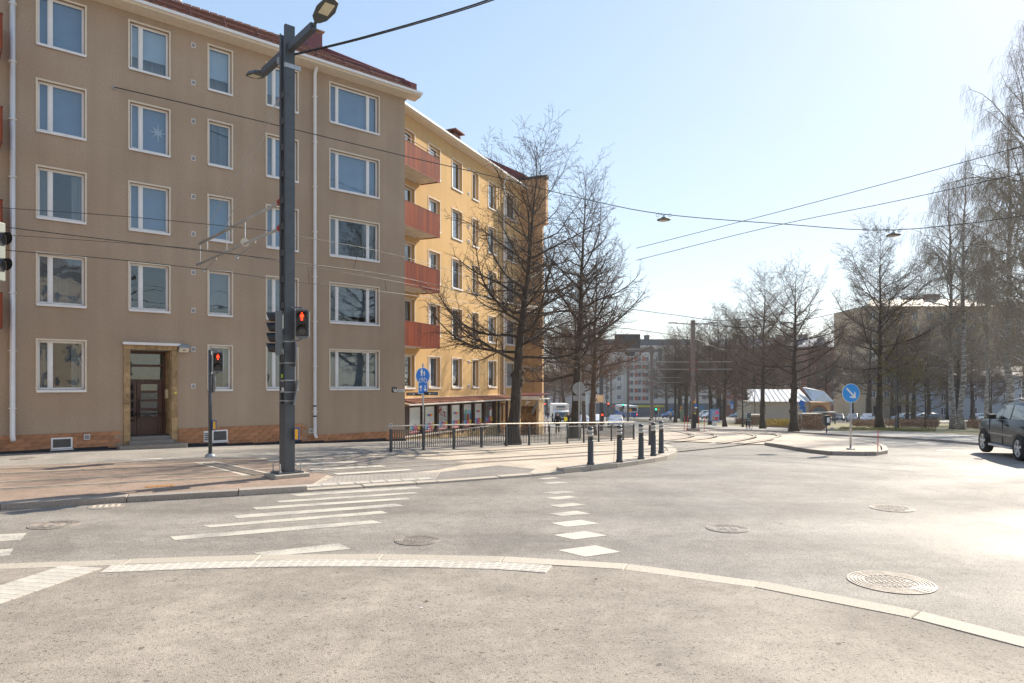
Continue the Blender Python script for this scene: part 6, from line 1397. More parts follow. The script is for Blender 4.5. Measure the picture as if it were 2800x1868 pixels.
for pa in (2060, 2250, 2340):
    xx = fx(pa, y)-t.location.x; MB().prism([(xx-1.5, -.3, H), (xx+1.5, -.3, H), (xx, -.3, H+3.4)], (0, 4, 0)).build('gable', M_zinc, t)
for pa in (2030, 2100, 2180, 2213): xx = fx(pa, y)-t.location.x; MB().b2(xx-1.2, xx+1.2, 4, 6, H+2, H+4.4).build('chimney', M('fchim', (.18, .14, .13), .9), t)
y = 160; zb = zg(y)
t, W, H = far_block('tan_block', 'tall shaded tan apartment block with pale roof behind the birches', fx(2368, y), fx(2715, y), y, fz(838, y), 7, 3.3, M_ft, M_fg, zb, base_h=4.2, base_m=M('far_ground_tan', (.40, .30, .20), .85), storey=3.05, first=.7, wh=1.6, ww=1.25, depth=16)
MB().prism([(-.3, -.5, H), (4.5, 3.5, H+2.0), (W-4, 3.5, H+2.0), (W+.3, -.5, H)], (0, .02, 0)).prism([(-.3, -.5, H-.02), (W+.3, -.5, H-.02), (W-4, 6, H+2.4), (4.5, 6, H+2.4)], (0, .4, -.15)).build('roof', M('pale_roof', (.62, .48, .36), .55, var=.1), t)
for pa, pb, tp in ((2505, 2545, 808), (2565, 2600, 798), (2480, 2500, 822), (2640, 2668, 815)): MB().b2(fx(pa, y)-t.location.x, fx(pb, y)-t.location.x, 4, 6, H+.5, fz(tp, y)-zb).build('chimney', M('tchim', (.22, .165, .13), .9), t)
MB().b2(-.3, W+.3, -.35, 0, 4.2, 4.5).build('string_course', M('course', (.46, .37, .28), .85), t)
for k in range(6): xx = W*(k+.5)/6; MB().b2(xx-.8, xx+.8, -.16, -.12, .3, 3.0).build('shop_door', M('door_dark', (.03, .03, .035), .4), t)
y = 172; zb = zg(y); t, W, H = far_block('dark_block', 'dusky brown block with pale ledges at the far right edge', fx(2690, y), fx(2960, y), y, fz(825, y), 8, 3.4, M('far_brown', (.38, .28, .19), .9), M_fg, zb, storey=3.0, first=2.5)
for r in range(8): MB().b2(0, W, -.4, 0, 2.0+3*r, 2.15+3*r).build('ledge', M('ledge2', (.5, .45, .4), .8), t)
y = 142; zb = zg(y)
t, W, H = far_block('grey_house', 'low blue-grey plastered house with pale window surrounds behind the dark car', fx(2560, y), fx(2900, y), y, fz(1027, y), 3, 3.2, M('house_greyblue', (.33, .35, .39), .9, var=.06), M('house_glass', (.09, .09, .10), .15), zb, storey=2.9, first=.9, wh=1.6, ww=1.1, depth=9)
MB().prism([(0, -.5, H), (0, 4.5, H+2.0), (0, 9.5, H)], (W, 0, 0)).build('roof', M('house_roof', (.10, .09, .085), .7), t); MB().b2(-.1, W+.1, -.45, 0, H-.15, H+.02).build('cornice', M('cornice_w', (.52, .54, .57), .8), t)
dxx = fx(2753, y)-t.location.x; MB().b2(dxx-.8, dxx+.8, -.3, 0, 0, 3.3).build('door_surround', MT['cornice_w'], t); MB().prism([(dxx-1.1, -.6, 3.3), (dxx+1.1, -.6, 3.3), (dxx, -.6, 4.1)], (0, .6, 0)).build('door_gable', MT['house_roof'], t); MB().b2(dxx-.45, dxx+.45, -.34, -.3, .2, 2.4).build('door', MT['door_dark'], t)
# the house across the street behind the camera; it shows only in the window panes
t, W, H = far_block('opposite_block', 'cream house across the street, seen only mirrored in the windows', -48, 34, 0, 14.5, 4, 3.3, M('opp_wall', (.44, .36, .27), .9, var=.08, scale=.4), M_fg, .0, storey=3.1, first=1.6, wh=1.7, ww=1.3); t.location = (34, -19, 0); t.rotation_euler.z = PI
MB().prism([(-.4, -.6, H), (-.4, 6, H+3.5), (-.4, 14, H)], (W+.8, 0, 0)).build('roof', M('opp_roof', (.16, .14, .13), .7), t)
# pavilion with sheet-metal roof
y = 98; zb = zg(y); xa_, xb_ = fx(2043, y), fx(2272, y); pv = T('pavilion', 'small pale pavilion with bright standing-seam roof among the park trees', 'building', V((xa_, y, zb)), 0); W = xb_-xa_
We = fz(1098, y)-zb; Wr = fz(1066, y)-zb; xm = fx(2214, y)-xa_
MB().b2(.6, xm, 0, 6, 0, We).build('wall', M('pav_wall', (.50, .43, .35), .9, var=.08), pv); MB().b2(xm, W-.3, -.4, 6, 0, We-.1).build('end_wall', M('pav_tan', (.46, .30, .17), .9, var=.1), pv)
MB().prism([(.0, -.5, We), (xm, -.5, We), (xm-.2, 3, Wr), (.9, 3, Wr)], (0, .06, .04)).build('roof', M('pav_roof', (.70, .70, .69), .6, .05, var=.1), pv)
MB().prism([(xm, -.9, We), (W, -.9, We), (W-1.0, -.2, Wr-.3), (W-2.5, 2.4, Wr+.3), (xm, 2.4, Wr+.3)], (0, .06, .04)).build('hipped_roof', MT['pav_roof'], pv)
seam = M('seam', (.25, .26, .28), .5)
for k in range(12): f = k/12; MB().tube([(f*xm+.2, -.5, We+.06), (.9+f*(xm-1.1), 3, Wr+.08)], .035, 4).build('roof_seam', seam, pv)
for k in range(6): f = k/6; MB().tube([(xm+f*(W-xm), -.9, We+.06), (xm+f*(W-xm)*.55, 2.2, Wr+.3)], .035, 4).build('roof_seam', seam, pv)
ar = MB(); cxa = fx(2236, y)-xa_; pts = [(cxa+1.1*math.cos(PI*i/12), -.42, 1.5+1.1*math.sin(PI*i/12)) for i in range(13)]+[(cxa-1.1, -.42, 0), (cxa+1.1, -.42, 0)]; ar.prism(pts, (0, -.04, 0)); ar.build('arched_door', M('arch_glass', (.10, .12, .12), .2), pv)
ring_ = MB().tube([(cxa+1.25*math.cos(PI*i/12), -.44, 1.5+1.25*math.sin(PI*i/12)) for i in range(13)], .16, 4); ring_.build('brick_arch', M('arch_brick', (.33, .13, .06), .9), pv)
for k in range(4): MB().b2(cxa-1.05+k*.55, cxa-.97+k*.55, -.49, -.46, 0, 2.2).build('glazing_bar', M('bar_green', (.16, .19, .17), .6), pv)
MB().b2(xm-.1, W+.1, -1.4, -.3, We-1.55, We-1.42).build('canopy', MT['pav_roof'], pv)
for k in (0, 1): MB().b2(xm+k*(W-xm)-.06, xm+k*(W-xm)+.06, -1.3, -1.2, 0, We-1.5).build('canopy_post', M_pole, pv)
MB().b2(1.8, 2.6, -.03, 0, 1.6, 2.6).build('window', M('arch_glass2', (.12, .13, .14), .2), pv)
# kiosk tables / low shed roofs before it
for a, b, c, lab in ((2046, 2082, 1133, 'flat-roofed small shelter left of the pavilion trees'), (2192, 2236, 1130, 'flat-roofed small shelter right of the stout tree')):
    y = 84; xa_, xb_ = fx(a, y), fx(b, y); t = T('bike_shelter', lab, 'shelter', V((xa_, y, zg(y)))); z = fz(c, y)-zg(y); MB().b2(-.2, xb_-xa_+.2, -.8, .8, z-.12, z).build('roof', M('shelter_roof', (.55, .46, .38), .8), t)
    for q in (0, xb_-xa_): MB().b2(q-.05, q+.05, -.6, -.5, 0, z-.12).build('post', M_pole, t)
    MB().b2(0, xb_-xa_, .5, .55, .2, z-.3).build('back_panel', M('shelter_back', (.25, .18, .13), .8), t)
# distant houses and wooded rise at the end of the side street
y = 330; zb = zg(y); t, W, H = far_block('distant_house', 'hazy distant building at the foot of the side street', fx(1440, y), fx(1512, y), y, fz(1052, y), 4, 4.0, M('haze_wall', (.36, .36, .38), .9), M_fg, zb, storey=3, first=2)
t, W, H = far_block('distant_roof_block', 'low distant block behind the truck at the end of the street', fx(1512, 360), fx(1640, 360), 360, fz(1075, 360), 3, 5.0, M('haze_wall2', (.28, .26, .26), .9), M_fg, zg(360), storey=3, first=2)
hm = MB(); rg = random.Random(8); n = 90; vs = []
for i in range(n+1):
    x = -900+2400*i/n; vs += [(x, 900, -22), (x, 900+8*math.sin(i), 7+5*math.sin(i*.21)+3*math.sin(i*.9)+rg.uniform(0, 2.2)), (x, 1100, -22)]
hm.add(vs, [(3*i, 3*i+3, 3*i+4, 3*i+1) for i in range(n)]+[(3*i+1, 3*i+4, 3*i+5, 3*i+2) for i in range(n)]); S(hm.build('wooded_hills', M('far_wood', (.05, .06, .055), .95, var=.4, scale=.08)))
# ================================================================ vehicles
M_tyre = M('tyre', (.018, .018, .019), .85); M_rim = M('alloy', (.62, .62, .63), .4, .25); M_cgl = M('car_glass', (.025, .035, .045), .06, spec=.9, coat=.6); M_under = M('car_under', (.012, .012, .013), .7); M_hl = M('headlight', (.75, .78, .80), .12, spec=.9); M_tl = M('taillight', (.45, .02, .02), .25)
def paint(name, col, metal=.45): return M('paint_'+name, col, .25, metal, var=.04, coat=.8)
WM = {}
def wheel_mesh(R, wd):
    k = (R, wd)
    if k in WM: return WM[k]
    ty = MB().lathe([(R*.70, -wd/2), (R*.93, -wd/2), (R, -wd*.32), (R, wd*.32), (R*.93, wd/2), (R*.70, wd/2)], n=24, axis='y', cap=False).mesh('tyre', M_tyre, True)
    rim = MB(); rim.lathe([(R*.70, -wd*.42), (R*.66, -wd*.47), (R*.60, -wd*.44), (R*.58, -wd*.1), (R*.58, wd*.3)], n=24, axis='y', cap=False); rim.lathe([(R*.16, -wd*.46), (R*.12, -wd*.49), (.001, -wd*.49)], n=10, axis='y')
    for i in range(5):
        X = Matrix.Rotation(2*PI*i/5, 4, 'Y'); rim.b2(-R*.09, R*.09, -wd*.46, -wd*.36, R*.08, R*.62, X=X)
    bk = MB().lathe([(R*.57, -wd*.12), (R*.57, -wd*.08)], n=18, axis='y').mesh('hub_shadow', M_under); WM[k] = (ty, rim.mesh('rim', M_rim), bk); return WM[k]  # near-black disc painted as the shade behind the spokes
CARS = {'hatch': dict(L=4.2, W=1.76, sec=[(0, .30, .62, .62), (.25, .22, .72, .74), (.95, .2, .86, .88), (1.25, .2, .92, .98), (1.95, .2, .94, 1.42), (2.6, .2, .95, 1.48), (3.5, .2, .97, 1.42), (4.0, .24, .97, 1.05), (4.2, .34, .82, .84)], gh=(3, 7), wb=(.82, 3.36), R=.31),
        'estate': dict(L=4.6, W=1.80, sec=[(0, .30, .60, .60), (.25, .22, .72, .74), (1.05, .2, .86, .88), (1.40, .2, .92, .98), (2.15, .2, .94, 1.43), (2.8, .2, .95, 1.47), (4.0, .2, .97, 1.42), (4.45, .24, .97, 1.05), (4.6, .34, .82, .84)], gh=(3, 7), wb=(.88, 3.62), R=.32),
        'suv': dict(L=4.68, W=1.92, sec=[(0, .42, .80, .80), (.18, .32, .95, .98), (.55, .28, 1.04, 1.08), (1.22, .28, 1.12, 1.17), (1.50, .28, 1.15, 1.23), (2.22, .28, 1.16, 1.70), (2.9, .28, 1.17, 1.77), (3.9, .28, 1.19, 1.72), (4.50, .30, 1.18, 1.28), (4.68, .40, 1.0, 1.02)], gh=(4, 8), wb=(.92, 3.68), R=.375),
        'van': dict(L=5.2, W=1.95, sec=[(0, .35, .80, .80), (.25, .25, 1.0, 1.04), (.9, .22, 1.12, 1.2), (1.25, .22, 1.18, 1.45), (1.75, .22, 1.2, 1.95), (2.4, .22, 1.2, 2.0), (5.0, .22, 1.2, 1.98), (5.15, .26, 1.2, 1.5), (5.2, .34, 1.0, 1.02)], gh=(3, 7), wb=(.95, 4.0), R=.34)}
PROTO = {}
def car(kind, pm_, label, loc, rz, near=False, group=None, glazed=True):
    """nose at x=0 pointing to -x before turning; origin on the ground under the middle"""
    key = (kind, pm_.name); t = T(('sport_utility_vehicle' if kind == 'suv' else 'van' if kind == 'van' else 'parked_car'), label, 'van' if kind == 'van' else 'car', loc, rz, group)
    k = CARS[kind]; sec = k['sec']; W = k['W']/2; L = k['L']; g0, g1 = k['gh']
    if key not in PROTO:
        mb = MB(); rows = []; n = len(sec)
        for i, (x, zb_, zs, zr) in enumerate(sec):
            e = min(1, .80+.2*min(1, min(x, L-x)/.55)); w_ = W*e; tum = .80 if zr > zs+.12 else .93; zm = zb_+(zs-zb_)*.55
            half = [(.0, zb_), (w_*.90, zb_), (w_*.985, zb_+.12), (w_, zm), (w_*.985, zs-.03), (w_*.95, zs), (w_*tum, zr-.06 if zr > zs+.12 else zr-.01), (w_*tum*.90, zr), (0, zr+.015)]
            rows.append([(x-L/2, y_, z_) for y_, z_ in half]+[(x-L/2, -y_, z_) for y_, z_ in half[::-1][1:-1]])
        m = len(rows[0]); mb.add(sum(rows, []), [(i*m+j, i*m+(j+1) % m, (i+1)*m+(j+1) % m, (i+1)*m+j) for i in range(n-1) for j in range(m)]+[tuple(range(m)), tuple((n-1)*m+j for j in range(m))])
        body = mb.mesh('body', pm_, True); gl_list = []
        def sidept(i, f, s, o=.012):   # f: 0 belt .. 1 roof edge
            a, b = V(rows[i][5]), V(rows[i][6]); p = a.lerp(b, f); p.y = (p.y+o)*s; return p
        for s in (1, -1):
            for (i0, i1, f0, f1) in ((g0, g0+1, 0, 1), (g0+1, g0+2, 0, 0), (g0+2, g0+3, 0, 0), (g0+3, g0+4, 0, 0)):
                q = MB()
                if i0 == g0: pts = [sidept(i0, .35, s).lerp(sidept(i1, .1, s), .22), sidept(i1, .08, s), sidept(i1, .9, s), sidept(i0, .6, s).lerp(sidept(i1, .85, s), .3)]
                else:
                    a0, a1 = sidept(i0, .08, s), sidept(i1, .08, s); b0, b1 = sidept(i0, .92, s), sidept(i1, .92, s)
                    if i1 > g1-1 and sec[i1][3] < sec[i0][3]-.2: a1 = a0.lerp(a1, .72); b1 = b0.lerp(b1, .62)
                    pts = [a0.lerp(a1, .04), a0.lerp(a1, .96), b0.lerp(b1, .96), b0.lerp(b1, .04)]
                q.prism(pts, (0, -.006*s, 0)); gl_list.append(q.mesh('side_window', M_cgl))
        ws_ = MB(); a, b = rows[g0], rows[g0+1]; o = V((-.012, 0, .014)); ins_ = .93
        ws_.add([V(a[5])*1+o+V((0, -.08, .05)), V((a[5][0], -a[5][1], a[5][2]))+o+V((0, .08, .05)), V((b[6][0], -b[6][1]*ins_, b[6][2]))+o, V((b[6][0], b[6][1]*ins_, b[6][2]))+o], [(0, 1, 2, 3)]); 
        rw = MB(); a, b = rows[g1], rows[g1-1]; o = V((.014, 0, .012)); rw.add([V((a[5][0], a[5][1]*.9, a[5][2]))+o, V((a[5][0], -a[5][1]*.9, a[5][2]))+o, V((b[6][0], -b[6][1]*.9, b[6][2]-.03))+o, V((b[6][0], b[6][1]*.9, b[6][2]-.03))+o], [(0, 1, 2, 3)])
        hl_ = [MB().prism([(sec[1][0]-L/2-.13, s*W*.62, sec[1][2]-.16), (sec[1][0]-L/2+.22, s*W*.965, sec[1][2]-.12), (sec[1][0]-L/2+.30, s*W*.97, sec[1][2]+.0), (sec[1][0]-L/2-.05, s*W*.64, sec[1][2]-.03)], (-.035, 0, .01)).mesh('headlight', M_hl) for s in (1, -1)]
        tl_ = [MB().b2(L/2-.12, L/2+.01, min(s*W*.62, s*W*.85), max(s*W*.62, s*W*.85), sec[-2][2]-.22, sec[-2][2]).mesh('taillight', M_tl) for s in (1, -1)]
        gr_ = MB().b2(-L/2-.015, -L/2+.05, -W*.42, W*.42, sec[0][1]+.1, sec[0][2]-.08).mesh('grille', M_under); pl2 = MB().b2(-L/2-.03, -L/2-.015, -.26, .26, sec[0][1]+.12, sec[0][1]+.23).mesh('number_plate', M_sgw)
        pl3 = MB().b2(L/2+.0, L/2+.02, -.26, .26, sec[-1][1]+.25, sec[-1][1]+.36).mesh('number_plate', M_sgw)
        PROTO[key] = (body, gl_list, ws_.mesh('windscreen', M_cgl), rw.mesh('rear_window', M_cgl), hl_, tl_, gr_, pl2, pl3)
    body, gls, ws_, rw, hl_, tl_, gr_, pl2, pl3 = PROTO[key]
    put('body', body, t); put('windscreen', ws_, t); put('rear_window', rw, t); put('grille', gr_, t); put('number_plate', pl2, t); put('number_plate', pl3, t)
    for m in gls: put('side_window', m, t)
    for m in hl_: put('headlight', m, t)
    for m in tl_: put('taillight', m, t)
    ty, rim, bk = wheel_mesh(k['R'], .23)
    for x in k['wb']:
        for s in (1, -1):
            R = k['R']; xx = x-L/2; ar_ = MB(); pts = [(xx+R*1.17*math.cos(PI*i/16), s*(W+.004), R+R*1.17*math.sin(PI*i/16)) for i in range(17)]+[(xx-R*1.17, s*(W+.004), sec[2][1]-.02), (xx+R*1.17, s*(W+.004), sec[2][1]-.02)]
            ar_.prism(pts, (0, -s*.25, 0)); ar_.build('wheel_arch', M_under, t)
            wq = put('wheel', ty, t, (xx, s*(W-.060), R)); wq.scale = (1, s*-1, 1); put('rim', rim, wq); put('spoke_shade', bk, wq)
    for s in (1, -1): MB().b2(sec[g0][0]-L/2+.30, sec[g0][0]-L/2+.50, min(s*(W+.0), s*(W+.22)), max(s*(W+.0), s*(W+.22)), sec[g0][2]+.02, sec[g0][2]+.18).build('wing_mirror', pm_ if not near else M_under, t, bevel=.03)
    if near:
        for s in (1, -1):
            for xx in (sec[5][0]-L/2+.42, sec[7][0]-L/2-.1): MB().b2(xx, xx+.18, min(s*W*1.0, s*(W+.035)), max(s*W*1.0, s*(W+.035)), 1.0, 1.045).build('door_handle', M_under, t)
            MB().tube([(sec[5][0]-L/2+.2, s*W*.66, 1.80), (sec[6][0]-L/2, s*W*.68, 1.86), (sec[7][0]-L/2, s*W*.66, 1.80)], .02, 6).build('roof_rail', M_rim, t)
            MB().b2(-L/2+1.45, L/2-1.5, min(s*(W-.05), s*(W+.06)), max(s*(W-.05), s*(W+.06)), .30, .36).build('side_step', M_rim, t)
            MB().b2(-L/2+1.42, L/2-1.45, min(s*W*.985, s*(W+.012)), max(s*W*.985, s*(W+.012)), .68, .73).build('side_moulding', M('chrome_dark', (.2, .22, .24), .2, .8), t)
            for xx in (-L/2+1.38, -L/2+2.42): MB().b2(xx, xx+.008, min(s*W*.97, s*(W+.003)), max(s*W*.97, s*(W+.003)), .40, 1.14).build('door_seam', M_under, t)
    return t
# the near dark SUV heading left, cut off by the right edge
fw = G(2700, 1240); rw_ = fw+V((-.282, -.959, 0))*2.76
sd = (rw_-fw); sd.z = 0; ang = math.atan2(sd.y, sd.x); k = CARS['suv']
d = V((math.cos(ang), math.sin(ang), 0)); nrm = V((-d.y, d.x, 0)); ctr = V((fw.x, fw.y, 0))+d*(k['L']/2-k['wb'][0])+nrm*(k['W']/2-.1)
car('suv', M('paint_anthracite', (.016, .018, .021), .35, .0, var=.04, coat=.25), 'dark grey sport utility vehicle cut off by the right edge', (ctr.x, ctr.y, zg(ctr.y)), ang, near=True)
def at(a, b): g = G(a, b); return g
silver = paint('silver', (.42, .43, .45)); white = paint('white', (.72, .72, .72), 0); blue = paint('blue', (.03, .12, .30)); black = paint('black', (.02, .02, .022)); redp = paint('red', (.35, .02, .03)); lblue = paint('lightblue', (.28, .36, .44)); greyc = paint('grey', (.13, .135, .14))
FR = math.radians(90)      # nose towards the camera
car('estate', silver, 'silver car driving towards the camera right of the mirror post', at(1684, 1169), FR-.15); car('hatch', silver, 'silver car half hidden between the second tree and the slanting one', at(1592, 1166), FR); car('hatch', white, 'white car just showing behind the slanting tree', at(1632, 1160), FR)
PK = 'parked cars along the avenue'
for a, b, kd, pm_, rz, lab in ((1757, 1137.5, 'estate', white, .3, 'leftmost of the white cars parked before the white block'), (1768, 1137.5, 'hatch', silver, .3, 'second pale parked car before the white block'), (1779, 1138, 'estate', white, .25, 'third white parked car before the white block'), (1791, 1138.5, 'hatch', silver, .2, 'silver parked car next to the black one'), (1808, 1138.5, 'estate', black, 0, 'black parked car right of the row of pale ones'), (1831, 1143, 'suv', blue, .45, 'blue parked sport utility car left of the tree trunks'), (1866, 1142, 'hatch', blue, .6, 'blue car peeping out behind the traffic signs'),
                               (1930, 1141, 'van', white, .1, 'white van right of the central tram pole'), (1940, 1146, 'hatch', silver, .4, 'pale hatchback in front of the white van'), (2017, 1142, 'estate', lblue, .2, 'pale blue car parked below the parking sign'), (2006, 1138, 'hatch', redp, .2, 'dark red car behind the pale blue one'), (2107, 1152, 'hatch', lblue, .4, 'car half hidden behind the yellow hedge'), (2135, 1151, 'estate', silver, .1, 'silver car roof above the yellow hedge'),
                               (2293, 1152, 'hatch', greyc, 1.2, 'dark grey car with red lights behind the keep-right sign post'), (2333, 1153, 'estate', silver, 1.0, 'glinting silver car left of the large park tree'), (2372, 1154, 'hatch', white, .9, 'glinting white car just left of the large tree trunk'), (2469, 1150, 'estate', lblue, .3, 'blue-grey car parked right of the large tree'), (2513, 1151, 'hatch', lblue, .3, 'small blue car left of the birches'), (2537, 1151.5, 'estate', black, .2, 'black car just left of the birches'), (2283, 1128, 'van', white, 0, 'white van beyond the pavilion canopy'), (2355, 1141, 'estate', silver, .6, 'silver car farther back above the glinting ones')):
    car(kd, pm_, lab, at(a, b), rz, group=PK)
car('estate', white, 'bright white car in front of the grey house, above the dark bonnet', at(2688, 1153), PI+.3, group=PK)
# truck
g = at(1535, 1160); tk = T('delivery_truck', 'white box truck with cooling unit facing the camera on the avenue', 'truck', g, 0); s = g.y/F; wT = 46*s/2; HT = (1160-1106)*s
MB().b2(-wT, wT, 1.4, 7.5, .9, HT).build('box_body', M('truck_white', (.74, .70, .64), .5, var=.04), tk, bevel=.05)
cb = MB(); cw = wT*.88; cb.prism([(-cw, -.1, .45), (-cw, -.15, 1.1), (-cw, .18, HT*.62), (-cw, .5, HT*.68), (-cw, 1.35, HT*.70), (-cw, 1.35, .45)], (2*cw, 0, 0)); cb.build('cab', MT['truck_white'], tk, bevel=.05)
MB().prism([(-cw*.9, -.17, HT*.36), (cw*.9, -.17, HT*.36), (cw*.85, .14, HT*.60), (-cw*.85, .14, HT*.60)], (0, -.02, 0)).build('windscreen', M_cgl, tk); MB().b2(-cw*.7, cw*.7, -.2, -.12, .62, HT*.32).build('grille', M_under, tk); MB().b2(-cw*.6, cw*.6, 1.0, 1.42, HT*.80, HT*.93).build('cooling_unit', M('cool_grey', (.45, .44, .42), .5), tk); MB().b2(-cw*.55, cw*.55, .98, 1.0, HT*.84, HT*.89).build('cooling_grille', M_under, tk)
MB().b2(-.26, .26, -.21, -.19, .45, .58).build('number_plate', M_sgw, tk)
for sx in (-1, 1):
    MB().b2(sx*cw*.82-.14, sx*cw*.82+.14, -.2, -.1, .62, .82).build('headlight', M_hl, tk); MB().b2(sx*(cw+.22)-.1, sx*(cw+.22)+.1, -.1, .0, HT*.36, HT*.55).build('wing_mirror', M_under, tk)
    for yy in (.5, 5.6): MB().lathe([(.42, -.13), (.42, .13)], (sx*cw*.88, yy, .42), 16, 'x').build('wheel', M_tyre, tk)
# bus from behind
g = at(1729, 1144.5); s = g.y/F; bs = T('city_bus', 'blue and white city bus seen from behind down the avenue', 'bus', g, .12); wB = 33*s/2*.92; HB = 35*s
MB().b2(-wB, wB, 0, 10, .35, HB*.48).build('lower_body', M('bus_blue', (.02, .09, .30), .35), bs, bevel=.08); MB().b2(-wB, wB, 0, 10, HB*.48, HB).build('upper_body', M('bus_white', (.62, .64, .67), .4), bs, bevel=.08)
MB().b2(-wB*.85, wB*.85, -.03, 0, HB*.55, HB*.86).build('rear_window', M_cgl, bs); MB().b2(-wB-.02, -wB, .4, 9.5, HB*.5, HB*.85).build('side_windows', M_cgl, bs)
for sx in (-1, 1):
    MB().b2(sx*wB*.85-.1, sx*wB*.85+.1, -.03, 0, .8, 1.1).build('taillight', M_red, bs)
    for yy in (2.5, 7.8): MB().lathe([(.45, -.12), (.45, .12)], (sx*wB*.92, yy, .45), 14, 'x').build('wheel', M_tyre, bs)
# ================================================================ people
def skin(name, pts, edges, rad, mat, parent, sub=1, root=0):
    me = bpy.data.meshes.new(name); me.from_pydata(pts, edges, []); me.materials.append(mat); o = put(name, me, parent)
    md = o.modifiers.new('skin', 'SKIN'); md.use_smooth_shade = True
    for i, r in enumerate(rad): v = me.skin_vertices[0].data[i]; v.radius = r if isinstance(r, tuple) else (r, r); v.use_root = (i == root)
    o.modifiers.new('sub', 'SUBSURF').levels = sub; o.modifiers['sub'].render_levels = sub; return o
M_skin = M('skin', (.50, .32, .24), .6)
def person(label, loc, rz, jacket, trousers, hair, stride=.22, h=1.75, arms=0.0, seat=False, hood=False):
    """walking or riding figure facing -y; one body mesh, clothes and hair over it"""
    k = h/1.75; t = T('person', label, 'person', loc, rz); q = lambda *p: (p[0]*k, p[1]*k, p[2]*k); st = stride
    if not seat: kL, aL, kR, aR, hip, ch, nk, hd = q(.10, -st*.55, .50), q(.10, -st, .08), q(-.10, st*.2, .49), q(-.10, st, .10), .93, q(0, -.01, 1.30), q(0, -.02, 1.47), q(0, -.04, 1.62)
    else: kL, aL, kR, aR, hip, ch, nk, hd = q(.11, -.40, .72), q(.11, -.28, .28), q(-.11, -.36, .62), q(-.11, -.10, .20), 1.00, q(0, -.20, 1.36), q(0, -.27, 1.50), q(0, -.34, 1.63)
    pv_ = q(0, 0, hip); hpL, hpR = q(.09, 0, hip-.06), q(-.09, 0, hip-.06); shL, shR = (ch[0]+.19*k, ch[1], ch[2]+.10*k), (ch[0]-.19*k, ch[1], ch[2]+.10*k)
    if not seat: eL, wL, eR, wR = q(.26, .06, 1.14), q(.25, -.02, .90), q(-.26, -.04, 1.14), q(-.25, -.16, .93)
    else: eL, wL, eR, wR = q(.27, -.36, 1.20), q(.24, -.58, 1.08), q(-.27, -.36, 1.20), q(-.24, -.58, 1.08)
    tL, tR = (aL[0], aL[1]-.16*k, aL[2]-.05*k), (aR[0], aR[1]-.16*k, aR[2]-.05*k)
    hL, hR = (wL[0], wL[1]-.05*k, wL[2]-.11*k), (wR[0], wR[1]-.05*k, wR[2]-.11*k); top = (hd[0], hd[1], hd[2]+.10*k); chin = (hd[0], hd[1]-.02*k, hd[2]-.06*k)
    P_ = [pv_, ch, nk, chin, hd, top, hpL, kL, aL, tL, hpR, kR, aR, tR, shL, eL, wL, hL, shR, eR, wR, hR]; E = [(0, 1), (1, 2), (2, 3), (3, 4), (4, 5), (0, 6), (6, 7), (7, 8), (8, 9), (0, 10), (10, 11), (11, 12), (12, 13), (1, 14), (14, 15), (15, 16), (16, 17), (1, 18), (18, 19), (19, 20), (20, 21)]
    R_ = [.12, .14, .055, .075, .10, .06, .085, .06, .045, .035, .085, .06, .045, .035, .06, .045, .032, .035, .06, .045, .032, .035]
    skin('body', P_, E, [r*k for r in R_], M_skin, t)
    skin('jacket', [pv_, ch, (nk[0], nk[1], nk[2]-.03*k), shL, eL, wL, shR, eR, wR, (pv_[0], pv_[1], pv_[2]-.07*k)], [(0, 1), (1, 2), (1, 3), (3, 4), (4, 5), (1, 6), (6, 7), (7, 8), (0, 9)], [.165*k, .18*k, .075*k, .085*k, .065*k, .05*k, .085*k, .065*k, .05*k, .165*k], jacket, t)
    skin('trousers', [pv_, hpL, kL, (aL[0], aL[1], aL[2]+.04*k), hpR, kR, (aR[0], aR[1], aR[2]+.04*k)], [(0, 1), (1, 2), (2, 3), (0, 4), (4, 5), (5, 6)], [.145*k, .11*k, .085*k, .07*k, .11*k, .085*k, .07*k], trousers, t)
    for a, tt in ((aL, tL), (aR, tR)): skin('shoe', [(a[0], a[1]+.05*k, a[2]-.05*k), (tt[0], tt[1], tt[2])], [(0, 1)], [.05*k, .045*k], M('shoe', (.03, .028, .026), .7), t)
    skin('hair' if not hood else 'hat', [(hd[0], hd[1]+.015*k, hd[2]+.005*k), (top[0], top[1]+.01*k, top[2]-.015*k)], [(0, 1)], [.112*k, .085*k], hair, t); return t
jk = M('jacket_black', (.014, .014, .017), .8); camo = M('camo', (.05, .055, .03), .9, col2=(.14, .12, .08), scale=9); jean = M('jeans', (.05, .10, .20), .85); hairb = M('hair_dark', (.02, .016, .013), .8)
g = G(1525, 1186, UPL); person('person in black hooded jacket and camouflage trousers walking away on the sidewalk', g, PI, jk, camo, jk, hood=True, h=58*g.y/F)
g = G(1554, 1180, UPL); pr_ = person('person in dark coat with yellow bag partly hidden by the second tree', g, PI, M('coat_navy', (.015, .02, .035), .8), jk, hairb, h=54*g.y/F)
bg_ = T('shoulder_bag', 'bright yellow bag carried beside the second tree trunk', 'bag', g+V((-.20, -.06, .80))); MB().b2(-.13, .13, -.06, .06, 0, .34).build('pouch', M('bag_yellow', (.75, .72, .03), .6), bg_, bevel=.03); MB().tube([(-.1, 0, .32), (-.02, 0, .62), (.1, 0, .32)], .012, 5).build('strap', MT['bag_yellow'], bg_)
g = G(1498, 1148); person('tiny distant person in dark top and jeans on the far street', g, PI, jk, jean, hairb, h=1.78)
